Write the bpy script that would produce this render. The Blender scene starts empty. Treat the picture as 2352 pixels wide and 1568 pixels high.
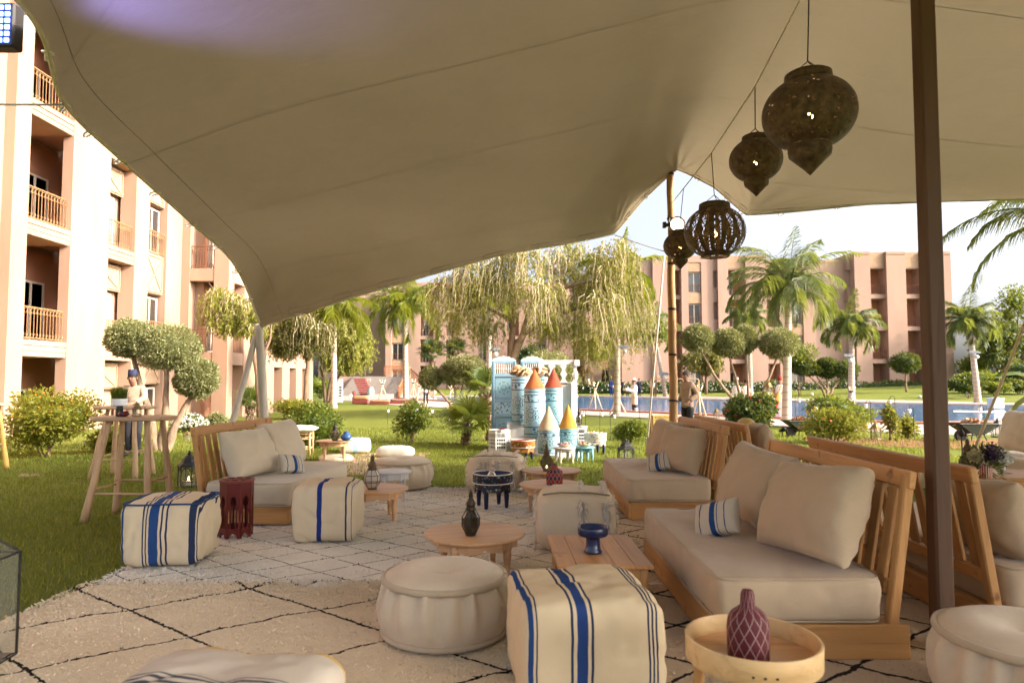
import bpy, bmesh, math, random
import numpy as np
from mathutils import Vector, Matrix, noise, Euler
random.seed(7)
rng = np.random.default_rng(7)
R = math.radians
SC = bpy.context.scene
COL = SC.collection
# ------------------------------------------------------------------ camera
CAM_H = 1.55
PITCH = math.atan(88 / 1568)
cd = bpy.data.cameras.new('camera')
cam = bpy.data.objects.new('camera', cd); COL.objects.link(cam)
cam.location = (0, 0, CAM_H)
cam.rotation_euler = (R(90) + PITCH, 0, 0)
cd.sensor_width = 36; cd.lens = 24; cd.clip_start = .05; cd.clip_end = 3000
cd.dof.use_dof = True; cd.dof.focus_distance = 9.5; cd.dof.aperture_fstop = 2.6
SC.camera = cam
# ------------------------------------------------------------------ sky, sun, exposure
SUN_AZ = R(-17)      # measured from +X towards +Y
SUN_EL = R(27)
w = bpy.data.worlds.new('World'); SC.world = w; w.use_nodes = True
nt = w.node_tree; nt.nodes.clear()
sky = nt.nodes.new('ShaderNodeTexSky'); sky.sky_type = 'NISHITA'; sky.sun_disc = False
sky.sun_elevation = SUN_EL; sky.sun_rotation = R(90) - SUN_AZ
sky.air_density = .5; sky.dust_density = 9.0; sky.ozone_density = 1.0; sky.altitude = 300
bg = nt.nodes.new('ShaderNodeBackground'); bg.inputs[1].default_value = .15
wo = nt.nodes.new('ShaderNodeOutputWorld')
hz = nt.nodes.new('ShaderNodeHueSaturation'); hz.inputs['Saturation'].default_value = .5; hz.inputs['Value'].default_value = 1.08
nt.links.new(sky.outputs[0], hz.inputs['Color']); nt.links.new(hz.outputs[0], bg.inputs[0]); nt.links.new(bg.outputs[0], wo.inputs[0])
sd = bpy.data.lights.new('sun', 'SUN'); sd.energy = 2.2; sd.angle = R(.6); sd.color = (1, .83, .62)
sun = bpy.data.objects.new('sun', sd); COL.objects.link(sun)
sdir = Vector((math.cos(SUN_EL) * math.cos(SUN_AZ), math.cos(SUN_EL) * math.sin(SUN_AZ), math.sin(SUN_EL)))
sun.rotation_euler = sdir.to_track_quat('Z', 'Y').to_euler()
sun.location = sdir * 60
vs = SC.view_settings
SC.display_settings.display_device = 'sRGB'
vs.view_transform = 'Standard'; vs.look = 'None'; vs.exposure = 1.92; vs.gamma = 1; vs.use_curve_mapping = False
SC.render.engine = 'CYCLES'
cy = SC.cycles
cy.use_denoising = True; cy.use_adaptive_sampling = True; cy.adaptive_threshold = .03; cy.max_bounces = 6; cy.diffuse_bounces = 3; cy.glossy_bounces = 3
cy.transmission_bounces = 5; cy.transparent_max_bounces = 8; cy.caustics_reflective = False; cy.caustics_refractive = False
cy.sample_clamp_indirect = 6

# ------------------------------------------------------------------ pixels of the 2352x1568 view -> places
CP, SP = math.cos(PITCH), math.sin(PITCH)
def ray(px, py):
    x = (px - 1176) / 1568; z = -(py - 784) / 1568
    return Vector((x, CP - z * SP, SP + z * CP))
def smooth(a, b, t):
    t = max(0, min(1, (t - a) / (b - a))); return t * t * (3 - 2 * t)
def gz(x, y):
    z = -.15 * smooth(14, 24, y) + .42 * smooth(70, 84, y)
    if x > 18: z += 1.1 * smooth(18, 60, x) * smooth(52, 72, y)
    return z
def at(px, py, Y):                       # point at world depth Y
    d = ray(px, py); return Vector((0, 0, CAM_H)) + d * (Y / d.y)
def onz(px, py, z=0.):                   # point on the level z
    d = ray(px, py); return Vector((0, 0, CAM_H)) + d * ((z - CAM_H) / d.z)
def ong(px, py):                         # point on the lawn
    z = 0
    for _ in range(30):
        p = onz(px, py, z); z = gz(p.x, p.y)
    return p
def px_x(px, Y): return (px - 1176) / 1568 * (Y * CP) * (1 / CP)

# ------------------------------------------------------------------ materials
_M = {}
def nodes(name):
    m = bpy.data.materials.new(name); m.use_nodes = True
    t = m.node_tree
    return m, t, t.nodes['Principled BSDF'], t.nodes['Material Output']
def rgba(c): return (c[0], c[1], c[2], 1)
def N(t, typ, **kw):
    n = t.nodes.new(typ)
    for k, v in kw.items():
        if k.startswith('i_'): n.inputs[int(k[2:])].default_value = v
        else: setattr(n, k, v)
    return n
def mixc(t, fac, a, b, mode='MIX'):
    n = t.nodes.new('ShaderNodeMix'); n.data_type = 'RGBA'; n.blend_type = mode
    for s, v in ((n.inputs[0], fac), (n.inputs[6], a), (n.inputs[7], b)):
        if hasattr(v, 'is_output'): t.links.new(v, s)
        elif isinstance(v, (tuple, list)): s.default_value = rgba(v)
        else: s.default_value = v
    return n.outputs[2]
def mth(t, op, a, b=None, c=None):
    n = t.nodes.new('ShaderNodeMath'); n.operation = op
    for i, v in enumerate((a, b, c)):
        if v is None: continue
        if hasattr(v, 'is_output'): t.links.new(v, n.inputs[i])
        else: n.inputs[i].default_value = v
    return n.outputs[0]
def ramp(t, fac, stops, interp='LINEAR'):
    n = t.nodes.new('ShaderNodeValToRGB'); cr = n.color_ramp; cr.interpolation = interp
    while len(cr.elements) < len(stops): cr.elements.new(.5)
    for e, (p, c) in zip(cr.elements, stops): e.position = p; e.color = rgba(c)
    if fac is not None: t.links.new(fac, n.inputs[0])
    return n.outputs[0]
def coord(t, kind='Object', scale=None):
    tc = t.nodes.new('ShaderNodeTexCoord')
    if scale is None: return tc.outputs[kind]
    mp = t.nodes.new('ShaderNodeMapping'); mp.inputs[3].default_value = scale
    t.links.new(tc.outputs[kind], mp.inputs[0]); return mp.outputs[0]
def noisef(t, vec, scale=5., detail=4., rough=.55, dist=0.):
    n = t.nodes.new('ShaderNodeTexNoise'); n.inputs['Scale'].default_value = scale
    n.inputs['Detail'].default_value = detail; n.inputs['Roughness'].default_value = rough; n.inputs['Distortion'].default_value = dist
    t.links.new(vec, n.inputs['Vector']); return n.outputs['Fac']
def bumpn(t, b, h, strength=.3, dist=.01):
    n = t.nodes.new('ShaderNodeBump'); n.inputs['Strength'].default_value = strength; n.inputs['Distance'].default_value = dist
    t.links.new(h, n.inputs['Height']); t.links.new(n.outputs[0], b.inputs['Normal'])
def dk(c, k): return tuple(max(0, min(1, v * k)) for v in c)
def mat(name, col, rough=.75, var=.18, scale=3., bump=.0, bscale=60., bdist=.004, metal=0., col2=None, stretch=None, spec=.35, rnd=0.):
    if name in _M: return _M[name]
    m, t, b, o = nodes(name)
    v = coord(t, 'Object', stretch)
    f = noisef(t, v, scale, 5)
    c = ramp(t, f, [(.28, dk(col, 1 - var)), (.72, col2 or dk(col, 1 + var))])
    if rnd:
        oi = t.nodes.new('ShaderNodeObjectInfo')
        k = mth(t, 'MULTIPLY_ADD', oi.outputs['Random'], 2 * rnd, 1 - rnd)
        hs = t.nodes.new('ShaderNodeHueSaturation'); t.links.new(c, hs.inputs['Color']); t.links.new(k, hs.inputs['Value']); c = hs.outputs[0]
    t.links.new(c, b.inputs['Base Color'])
    b.inputs['Roughness'].default_value = rough; b.inputs['Metallic'].default_value = metal
    b.inputs['Specular IOR Level'].default_value = spec
    if bump: bumpn(t, b, noisef(t, v, bscale, 6, .65), bump, bdist)
    _M[name] = m; return m
def fabric(name, col, var=.1, weave=420., bump=.25, soil=.12):
    if name in _M: return _M[name]
    m, t, b, o = nodes(name)
    v = coord(t)
    f = noisef(t, v, 4, 5, .6); g = noisef(t, coord(t, 'Object', (1, .12, 1)), 160, 3)
    c = mixc(t, f, dk(col, 1 - soil), dk(col, 1 + var))
    c = mixc(t, mth(t, 'MULTIPLY', g, .35), c, dk(col, .62))
    t.links.new(c, b.inputs['Base Color']); b.inputs['Roughness'].default_value = .95; b.inputs['Specular IOR Level'].default_value = .1
    try:
        b.inputs['Sheen Weight'].default_value = .2
    except KeyError: pass
    h = mth(t, 'ADD', noisef(t, v, weave, 2), mth(t, 'MULTIPLY', noisef(t, v, 14, 3), 2.5))
    bumpn(t, b, h, bump, .004)
    _M[name] = m; return m
def wood(name, col, col2, scale=1., rough=.5, axis='Y', knots=True):
    if name in _M: return _M[name]
    m, t, b, o = nodes(name)
    s = {'X': (.35, 6, 6), 'Y': (6, .35, 6), 'Z': (6, 6, .35)}[axis]
    oi = t.nodes.new('ShaderNodeObjectInfo')
    tc = t.nodes.new('ShaderNodeTexCoord'); mp = t.nodes.new('ShaderNodeMapping'); mp.inputs[3].default_value = s
    off = t.nodes.new('ShaderNodeVectorMath'); off.operation = 'ADD'
    cmb = t.nodes.new('ShaderNodeCombineXYZ')
    for i in range(3): t.links.new(mth(t, 'MULTIPLY', oi.outputs['Random'], 17. + 9 * i), cmb.inputs[i])
    t.links.new(tc.outputs['Object'], mp.inputs[0]); t.links.new(mp.outputs[0], off.inputs[0]); t.links.new(cmb.outputs[0], off.inputs[1])
    v = off.outputs[0]
    f = noisef(t, v, 3.2 * scale, 6, .62, .6)
    c = ramp(t, f, [(.25, col2), (.48, col), (.75, dk(col, 1.16))])
    if knots:
        k = noisef(t, tc.outputs['Object'], 7, 2)
        c = mixc(t, ramp(t, k, [(.66, (0, 0, 0)), (.74, (1, 1, 1))]), c, dk(col2, .6))
    kk = mth(t, 'MULTIPLY_ADD', oi.outputs['Random'], .3, .85)
    hs = t.nodes.new('ShaderNodeHueSaturation'); t.links.new(c, hs.inputs['Color']); t.links.new(kk, hs.inputs['Value'])
    t.links.new(hs.outputs[0], b.inputs['Base Color']); b.inputs['Roughness'].default_value = rough; b.inputs['Specular IOR Level'].default_value = .3
    bumpn(t, b, f, .15, .003)
    _M[name] = m; return m
def leafm(name, c1, c2, trans=.35, rough=.5, c3=None):
    if name in _M: return _M[name]
    m, t, b, o = nodes(name)
    g = t.nodes.new('ShaderNodeNewGeometry')
    st = [(.0, c1), (.75, c2)] + ([(.95, c3)] if c3 else [])
    c = ramp(t, g.outputs['Random Per Island'], st)
    f = noisef(t, coord(t), .9, 3)
    c = mixc(t, mth(t, 'MULTIPLY', f, .5), c, dk(c1, .7))
    t.links.new(c, b.inputs['Base Color']); b.inputs['Roughness'].default_value = rough; b.inputs['Specular IOR Level'].default_value = .25
    tr = t.nodes.new('ShaderNodeBsdfTranslucent'); t.links.new(mixc(t, .35, c, (.5, .5, .05)), tr.inputs[0])
    mx = t.nodes.new('ShaderNodeMixShader'); mx.inputs[0].default_value = trans
    t.links.new(b.outputs[0], mx.inputs[1]); t.links.new(tr.outputs[0], mx.inputs[2]); t.links.new(mx.outputs[0], o.inputs[0])
    _M[name] = m; return m
def glassm(name, col=(.03, .035, .04), rough=.08, alpha=None):
    if name in _M: return _M[name]
    m, t, b, o = nodes(name)
    b.inputs['Base Color'].default_value = rgba(col); b.inputs['Roughness'].default_value = rough; b.inputs['Specular IOR Level'].default_value = .8
    if alpha is not None:
        tr = t.nodes.new('ShaderNodeBsdfTransparent'); tr.inputs[0].default_value = (.9, .92, .9, 1)
        mx = t.nodes.new('ShaderNodeMixShader'); mx.inputs[0].default_value = alpha
        t.links.new(tr.outputs[0], mx.inputs[1]); t.links.new(b.outputs[0], mx.inputs[2]); t.links.new(mx.outputs[0], o.inputs[0])
    _M[name] = m; return m
def emis(name, col, s):
    if name in _M: return _M[name]
    m, t, b, o = nodes(name)
    b.inputs['Base Color'].default_value = rgba(col); b.inputs['Emission Color'].default_value = rgba(col); b.inputs['Emission Strength'].default_value = s
    _M[name] = m; return m

# ------------------------------------------------------------------ mesh helpers
class MB:
    def __init__(s): s.v = []; s.f = []; s.mi = []
    def add(s, vs, fs, mi=0):
        n = len(s.v); s.v += [tuple(p) for p in vs]; s.f += [tuple(i + n for i in f) for f in fs]; s.mi += [mi] * len(fs); return s
    def box(s, c, d, rot=None, b=0., mi=0):
        hx, hy, hz = d[0] / 2, d[1] / 2, d[2] / 2
        c = Vector(c)
        mt = Matrix.Identity(3) if rot is None else (Matrix.Rotation(rot, 3, 'Z') if isinstance(rot, (int, float)) else rot)
        if b <= 0:
            P = [(x, y, z) for x in (-hx, hx) for y in (-hy, hy) for z in (-hz, hz)]
            F = [(0, 1, 3, 2), (4, 6, 7, 5), (0, 4, 5, 1), (2, 3, 7, 6), (0, 2, 6, 4), (1, 5, 7, 3)]
        else:
            b = min(b, hx * .49, hy * .49, hz * .49)
            P = []; ix = {}
            for sx in (-1, 1):
                for sy in (-1, 1):
                    for sz in (-1, 1):
                        for a in range(3):
                            q = [sx * (hx - b), sy * (hy - b), sz * (hz - b)]; q[a] = (sx * hx, sy * hy, sz * hz)[a]
                            ix[(sx, sy, sz, a)] = len(P); P.append(q)
            F = []
            for a in range(3):
                u, w_ = [(1, 2), (2, 0), (0, 1)][a]
                for sg in (-1, 1):
                    def K(su, sw):
                        q = [0, 0, 0]; q[a] = sg; q[u] = su; q[w_] = sw; return ix[(q[0], q[1], q[2], a)]
                    f = [K(-1, -1), K(1, -1), K(1, 1), K(-1, 1)]
                    F.append(f if sg > 0 else f[::-1])
                    # edge chamfers along axis a
                for su in (-1, 1):
                    for sw in (-1, 1):
                        def E(sa, ax):
                            q = [0, 0, 0]; q[a] = sa; q[u] = su; q[w_] = sw; return ix[(q[0], q[1], q[2], ax)]
                        f = [E(-1, u), E(1, u), E(1, w_), E(-1, w_)]
                        F.append(f[::-1] if su * sw > 0 else f)
            for sx in (-1, 1):
                for sy in (-1, 1):
                    for sz in (-1, 1):
                        f = [ix[(sx, sy, sz, 0)], ix[(sx, sy, sz, 1)], ix[(sx, sy, sz, 2)]]
                        F.append(f if sx * sy * sz > 0 else f[::-1])
        return s.add([c + mt @ Vector(p) for p in P], F, mi)
    def beam(s, p0, p1, w, t, b=.004, up=(0, 0, 1), mi=0, ext=0):
        p0, p1 = Vector(p0), Vector(p1); y = (p1 - p0); L = y.length; y.normalize()
        u = Vector(up)
        if abs(y.dot(u)) > .98: u = Vector((1, 0, 0))
        x = y.cross(u).normalized(); z = x.cross(y)
        return s.box((p0 + p1) / 2, (w, L + ext, t), Matrix((x, y, z)).transposed(), b, mi)
    def tube(s, pts, r, n=8, caps=True, mi=0):
        pts = [Vector(p) for p in pts]; k = len(pts)
        rs = r if isinstance(r, (list, tuple)) else [r] * k
        ref = None; V = []
        for i, p in enumerate(pts):
            d = (pts[min(i + 1, k - 1)] - pts[max(i - 1, 0)])
            d = d.normalized() if d.length > 1e-9 else Vector((0, 0, 1))
            if ref is None: ref = d.orthogonal().normalized()
            ref = (ref - d * ref.dot(d)); ref = ref.normalized() if ref.length > 1e-6 else d.orthogonal().normalized()
            q = d.cross(ref)
            for j in range(n):
                a = 2 * math.pi * j / n; V.append(p + (ref * math.cos(a) + q * math.sin(a)) * rs[i])
        F = [(i * n + j, i * n + (j + 1) % n, (i + 1) * n + (j + 1) % n, (i + 1) * n + j) for i in range(k - 1) for j in range(n)]
        if caps: F += [tuple(range(n))[::-1], tuple((k - 1) * n + j for j in range(n))]
        return s.add(V, F, mi)
    def lathe(s, prof, n=24, c=(0, 0, 0), mi=0, skip=None, sq=None, closed=False):
        c = Vector(c); V = []; F = []
        for (r, z) in prof:
            for j in range(n):
                a = 2 * math.pi * j / n; k = sq(a) if sq else 1
                V.append(c + Vector((r * k * math.cos(a), r * k * math.sin(a), z)))
        m = len(prof)
        for i in range(m - 1):
            for j in range(n):
                if skip and skip(i, j): continue
                F.append((i * n + j, i * n + (j + 1) % n, (i + 1) * n + (j + 1) % n, (i + 1) * n + j))
        if not closed:
            if prof[0][0] > 1e-4: F.append(tuple(range(n))[::-1])
            if prof[-1][0] > 1e-4: F.append(tuple((m - 1) * n + j for j in range(n)))
        return s.add(V, F, mi)
    def quad(s, a, b, c, d, mi=0): return s.add([a, b, c, d], [(0, 1, 2, 3)], mi)
    def ball(s, c, r, n=12, m=8, mi=0):
        if not isinstance(r, (tuple, list)): r = (r, r, r)
        V = [(c[0], c[1], c[2] - r[2])]; F = []
        for i in range(1, m):
            ph = math.pi * i / m
            for j in range(n):
                a = 2 * math.pi * j / n
                V.append((c[0] + r[0] * math.sin(ph) * math.cos(a), c[1] + r[1] * math.sin(ph) * math.sin(a), c[2] - r[2] * math.cos(ph)))
        V.append((c[0], c[1], c[2] + r[2])); L = len(V) - 1
        for j in range(n): F.append((0, 1 + (j + 1) % n, 1 + j)); F.append((L, 1 + (m - 2) * n + j, 1 + (m - 2) * n + (j + 1) % n))
        for i in range(m - 2):
            for j in range(n): F.append((1 + i * n + j, 1 + i * n + (j + 1) % n, 1 + (i + 1) * n + (j + 1) % n, 1 + (i + 1) * n + j))
        return s.add(V, F, mi)
    def mesh(s, name, mats, smooth=False, fix=False, auto=None):
        me = bpy.data.meshes.new(name); me.from_pydata(s.v, [], s.f)
        for m in (mats if isinstance(mats, (list, tuple)) else [mats]): me.materials.append(m)
        if any(s.mi): me.polygons.foreach_set('material_index', s.mi)
        if smooth: me.polygons.foreach_set('use_smooth', [True] * len(s.f))
        if fix:
            bm = bmesh.new(); bm.from_mesh(me); bmesh.ops.recalc_face_normals(bm, faces=bm.faces); bm.to_mesh(me); bm.free()
        me.update()
        if auto: me.set_sharp_from_angle(angle=R(auto))
        return me
    def build(s, name, mats, parent=None, smooth=False, fix=False, auto=None, loc=None, rz=None):
        return link(name, s.mesh(name, mats, smooth or bool(auto), fix, auto), parent, loc, rz)
def link(name, me, parent=None, loc=None, rz=None):
    o = bpy.data.objects.new(name, me); COL.objects.link(o)
    if parent is not None: o.parent = parent
    if loc is not None: o.location = loc
    if rz is not None: o.rotation_euler = (0, 0, rz) if isinstance(rz, (int, float)) else rz
    return o
def tag(o, label, cat, group=None, kind=None):
    o['label'] = label; o['category'] = cat
    if group: o['group'] = group
    if kind: o['kind'] = kind
    return o
def thing(name, label, cat, loc=(0, 0, 0), rz=0, group=None):
    o = bpy.data.objects.new(name, None); COL.objects.link(o)
    o.empty_display_size = .1; o.location = loc; o.rotation_euler = (0, 0, rz) if isinstance(rz, (int, float)) else rz
    return tag(o, label, cat, group)
KIDS = {}
def copy_tree(o, label=None, loc=None, rz=None, parent=None, scale=None):
    c = o.copy(); COL.objects.link(c)
    if parent is not None: c.parent = parent
    if label: c['label'] = label
    if loc is not None: c.location = loc
    if rz is not None: c.rotation_euler = (0, 0, rz) if isinstance(rz, (int, float)) else rz
    if scale is not None: c.scale = (scale,) * 3
    for ch in list(o.children): copy_tree(ch, parent=c)
    return c
def structure(o, label=None, cat=None):
    o['kind'] = 'structure'
    if label: o['label'] = label; o['category'] = cat
    return o
# rounded, slightly slumped upholstered block
def softblock(wx, wy, wz, k=7., n=12, seed=0, wr=.006, bulge=.03, base=True, nz=None):
    V = []; F = []; ix = {}
    nz = nz or max(4, n // 2)
    dims = (n, n, nz)
    def vid(i, j, l):
        key = (i, j, l)
        if key in ix: return ix[key]
        p = Vector((2 * i / n - 1, 2 * j / n - 1, 2 * l / nz - 1))
        f = (abs(p.x) ** k + abs(p.y) ** k + abs(p.z) ** k) ** (-1 / k)
        # spread towards edges so corners stay crisp
        q = p * f
        bl = bulge
        sx = 1 + bl * (1 - q.z * q.z); top = 1 + bl * 1.4 * (1 - q.x ** 2) * (1 - q.y ** 2)
        w_ = Vector((q.x * wx / 2 * sx, q.y * wy / 2 * sx, q.z * wz / 2 * (top if q.z > 0 else 1)))
        nn = noise.noise(w_ * 5 + Vector((seed * 3.1, 1, 2))) + .5 * noise.noise(w_ * 13 + Vector((seed, 7, 3)))
        cr = max(0., 1 - 6 * abs(noise.noise(w_ * 3.3 + Vector((seed * 1.7, 4, 9))))) * (.4 + .6 * noise.noise(w_ * 2 + Vector((9, seed, 2))))
        w_ += q.normalized() * (nn * wr - max(0., cr) * wr * 1.1)
        ix[key] = len(V); V.append((w_.x, w_.y, w_.z + wz / 2)); return ix[key]
    for a in range(3):
        u, v = [(1, 2), (2, 0), (0, 1)][a]
        for sd_ in (0, dims[a]):
            for i in range(dims[u]):
                for j in range(dims[v]):
                    def K(di, dj):
                        q = [0, 0, 0]; q[a] = sd_; q[u] = i + di; q[v] = j + dj; return vid(*q)
                    f = (K(0, 0), K(1, 0), K(1, 1), K(0, 1))
                    F.append(f if sd_ else f[::-1])
    m = MB(); m.add(V, F); return m
def pillowmesh(w, h, t, n=18, seed=0, ear=.07, wr=.012, p=.3):
    """pillow in the XZ plane, thickness along Y"""
    m = MB(); V = []; ix = {}
    def pt(u, v, s):
        ex = 1 - ear * (1 - v * v) ** 1 * abs(u) ** 3; ez = 1 - ear * (1 - u * u) * abs(v) ** 3
        th = (max(0, 1 - u * u) * max(0, 1 - v * v)) ** p
        ed = max(abs(u), abs(v))
        x = u * w / 2 * ex; z = v * h / 2 * ez
        fold = (noise.noise(Vector((u * 2.2 + seed, v * 2.2, s * 3))) + .6 * noise.noise(Vector((u * 6 + seed * 2, v * 6, s)))) * wr * (.35 + ed) - max(0., 1 - 5 * abs(noise.noise(Vector((u * 2.6 + seed * 3, v * 1.4, 7))))) * s * wr * .7
        return (x, s * t / 2 * th + fold * (1 if th > 0 else .4), z - .04 * h * (1 - th) * 0)
    def vid(i, j, s):
        edge = i in (0, n) or j in (0, n)
        key = (i, j, 0 if edge else s)
        if key not in ix:
            u = math.sin((2 * i / n - 1) * math.pi / 2); v = math.sin((2 * j / n - 1) * math.pi / 2)
            ix[key] = len(V); V.append(pt(u, v, 0 if edge else s))
        return ix[key]
    F = []
    for s in (-1, 1):
        for i in range(n):
            for j in range(n):
                f = (vid(i, j, s), vid(i + 1, j, s), vid(i + 1, j + 1, s), vid(i, j + 1, s))
                F.append(f if s < 0 else f[::-1])
    m.add(V, F); return m
def npmesh(name, V, F, mats, smooth=False):
    """V (n,3) array, F (m,k) int array of equal-sized faces"""
    me = bpy.data.meshes.new(name); k = F.shape[1]
    me.vertices.add(len(V)); me.vertices.foreach_set('co', V.astype(np.float32).ravel())
    me.loops.add(F.size); me.loops.foreach_set('vertex_index', F.astype(np.int32).ravel())
    me.polygons.add(len(F)); me.polygons.foreach_set('loop_start', np.arange(0, F.size, k, dtype=np.int32))
    try: me.polygons.foreach_set('loop_total', np.full(len(F), k, dtype=np.int32))
    except Exception: pass
    for m in (mats if isinstance(mats, (list, tuple)) else [mats]): me.materials.append(m)
    me.update(calc_edges=True); me.validate()
    if smooth: me.polygons.foreach_set('use_smooth', [True] * len(F))
    return me
def unit(a): return a / np.maximum(np.linalg.norm(a, axis=1, keepdims=True), 1e-9)
def leafcards(P, D, L, W, curl=.0):
    """diamond leaves: base points P, directions D, length L, width W (arrays)"""
    n = len(P); D = unit(D)
    S = unit(np.cross(D, rng.normal(size=(n, 3))))
    L = np.broadcast_to(L, (n,))[:, None]; W = np.broadcast_to(W, (n,))[:, None]
    a = P; b = P + D * L * .5 + S * W * .5; c = P + D * L; d = P + D * L * .5 - S * W * .5
    c = c + np.array([0, 0, -1.]) * curl * L
    V = np.stack([a, b, c, d], 1).reshape(-1, 3)
    F = np.arange(4 * n).reshape(n, 4)
    return V, F
# ================================================================== SETTING
def lawnmat():
    m, t, b, o = nodes('lawn')
    v = coord(t)
    f = noisef(t, v, .35, 4); g = noisef(t, v, 6, 6, .7); h = noisef(t, v, 60, 4, .8)
    c = mixc(t, f, (.12, .15, .022), (.21, .215, .035))
    c = mixc(t, mth(t, 'MULTIPLY', g, .6), c, (.075, .105, .015))
    c = mixc(t, ramp(t, h, [(.6, (0, 0, 0)), (.75, (.5, .5, .5))]), c, (.21, .19, .06))
    t.links.new(c, b.inputs['Base Color']); b.inputs['Roughness'].default_value = .9; b.inputs['Specular IOR Level'].default_value = .15
    bumpn(t, b, mth(t, 'ADD', h, g), .8, .03)
    return m
LAWN = lawnmat()
xs = [-900, -300, -150, -90, -60, -45] + list(np.arange(-36, 90, 3.)) + [100, 130, 200, 400, 900]
ys = [-60, -20] + list(np.arange(-4, 100, 2.)) + [110, 130, 170, 300, 700, 1800]
m = MB(); nx = len(xs)
V = [(x, y, gz(x, y)) for y in ys for x in xs]
F = [(j * nx + i, j * nx + i + 1, (j + 1) * nx + i + 1, (j + 1) * nx + i) for j in range(len(ys) - 1) for i in range(nx - 1)]
structure(m.add(V, F).build('ground', LAWN, smooth=True))

def strip(pl0, pl1, z, name, matl, n=6, thick=0):
    """sheet between two pixel polylines, laid at level z (or on the lawn + dz when z is ('g', dz))"""
    def sample(pl, k):
        out = []
        for a, b in zip(pl[:-1], pl[1:]):
            out += [(a[0] + (b[0] - a[0]) * i / k, a[1] + (b[1] - a[1]) * i / k) for i in range(k)]
        return out + [pl[-1]]
    A, B = sample(pl0, n), sample(pl1, n)
    def pl(p):
        if isinstance(z, tuple):
            q = ong(*p); q.z += z[1]; return q
        return onz(p[0], p[1], z)
    A = [pl(p) for p in A]; B = [pl(p) for p in B]
    m = MB(); k = 8
    V = [a.lerp(b, i / k) for a, b in zip(A, B) for i in range(k + 1)]
    if isinstance(z, tuple):
        for q in V: q.z = max(q.z, gz(q.x, q.y) + z[1])
    F = [(i * (k + 1) + j, (i + 1) * (k + 1) + j, (i + 1) * (k + 1) + j + 1, i * (k + 1) + j + 1) for i in range(len(A) - 1) for j in range(k)]
    m.add(V, F)
    return m.build(name, matl, fix=True)
FAR = [(900, 911), (1330, 910), (1585, 917), (1850, 923), (2122, 928), (2360, 932), (2700, 938)]
NEAR = [(900, 914), (1330, 942), (1582, 952), (1850, 965), (2122, 974), (2360, 970), (2700, 972)]
FAR2 = [(840, 901), (1330, 901), (1585, 909), (1850, 915), (2122, 920), (2360, 926), (2700, 931)]
NEAR2 = [(840, 926), (1330, 952), (1582, 964), (1850, 982), (2122, 997), (2360, 1001), (2700, 1003)]
def watermat():
    m, t, b, o = nodes('pool_water')
    v = coord(t, 'Object', (1, .5, 1))
    f = noisef(t, v, .25, 3)
    t.links.new(mixc(t, f, (.035, .11, .27), (.1, .21, .4)), b.inputs['Base Color'])
    b.inputs['Roughness'].default_value = .08; b.inputs['Specular IOR Level'].default_value = .5
    bumpn(t, b, noisef(t, v, 2.2, 4), .35, .06)
    return m
structure(strip(NEAR, FAR, -.125, 'water', watermat()))
PAVE = mat('paving', (.40, .31, .26), .85, .16, .8, .4, 30)
structure(strip(NEAR2, NEAR, -.115, 'pool_terrace', PAVE))
structure(strip(FAR, FAR2, -.105, 'pool_path', PAVE))
STONE = mat('coping', (.5, .44, .38), .8, .12, 2, .3, 30)
def kerb(pl, z0, z1, w_, name, matl):
    P = []
    for a, b in zip(pl[:-1], pl[1:]): P += [(a[0] + (b[0] - a[0]) * i / 5, a[1] + (b[1] - a[1]) * i / 5) for i in range(5)]
    P = [onz(p[0], p[1], z0) for p in P]
    m = MB()
    V = []; F = []
    for i, p in enumerate(P):
        V += [(p.x, p.y - w_ / 2, z0 - .06), (p.x, p.y - w_ / 2, z1), (p.x, p.y + w_ / 2, z1), (p.x, p.y + w_ / 2, z0 - .06)]
        if i:
            a, b = 4 * (i - 1), 4 * i
            F += [(a, b, b + 1, a + 1), (a + 1, b + 1, b + 2, a + 2), (a + 2, b + 2, b + 3, a + 3)]
    m.add(V, F); return structure(m.build(name, matl, fix=True))
kerb(NEAR, -.12, -.03, .45, 'pool_kerb', mat('red_coping', (.42, .17, .10), .8, .15, 2))
kerb(FAR, -.12, -.02, .5, 'pool_kerb', STONE)
# pale wet strip of shallow ledge inside the pool, far bank
structure(strip([(2190, 946), (2360, 950), (2700, 955)], [(2190, 942), (2360, 945), (2700, 949)], -.11, 'pool_step', STONE))
# soil and mulch beds
SOIL = mat('mulch', (.26, .10, .05), .95, .4, 6, .8, 40, .03)
structure(strip([(1850, 1015), (2130, 1030), (2500, 1036)], [(1850, 1003), (2130, 1009), (2500, 1010)], ('g', .012), 'flower_bed', SOIL))
structure(strip([(40, 1095), (92, 1094)], [(50, 1087), (90, 1088)], ('g', .008), 'bare_patch', mat('bare_earth', (.30, .20, .12), .95, .2, 5, .5, 30)))
structure(strip([(740, 918), (905, 926)], [(760, 900), (905, 904)], ('g', .012), 'stair_forecourt', PAVE))

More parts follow.
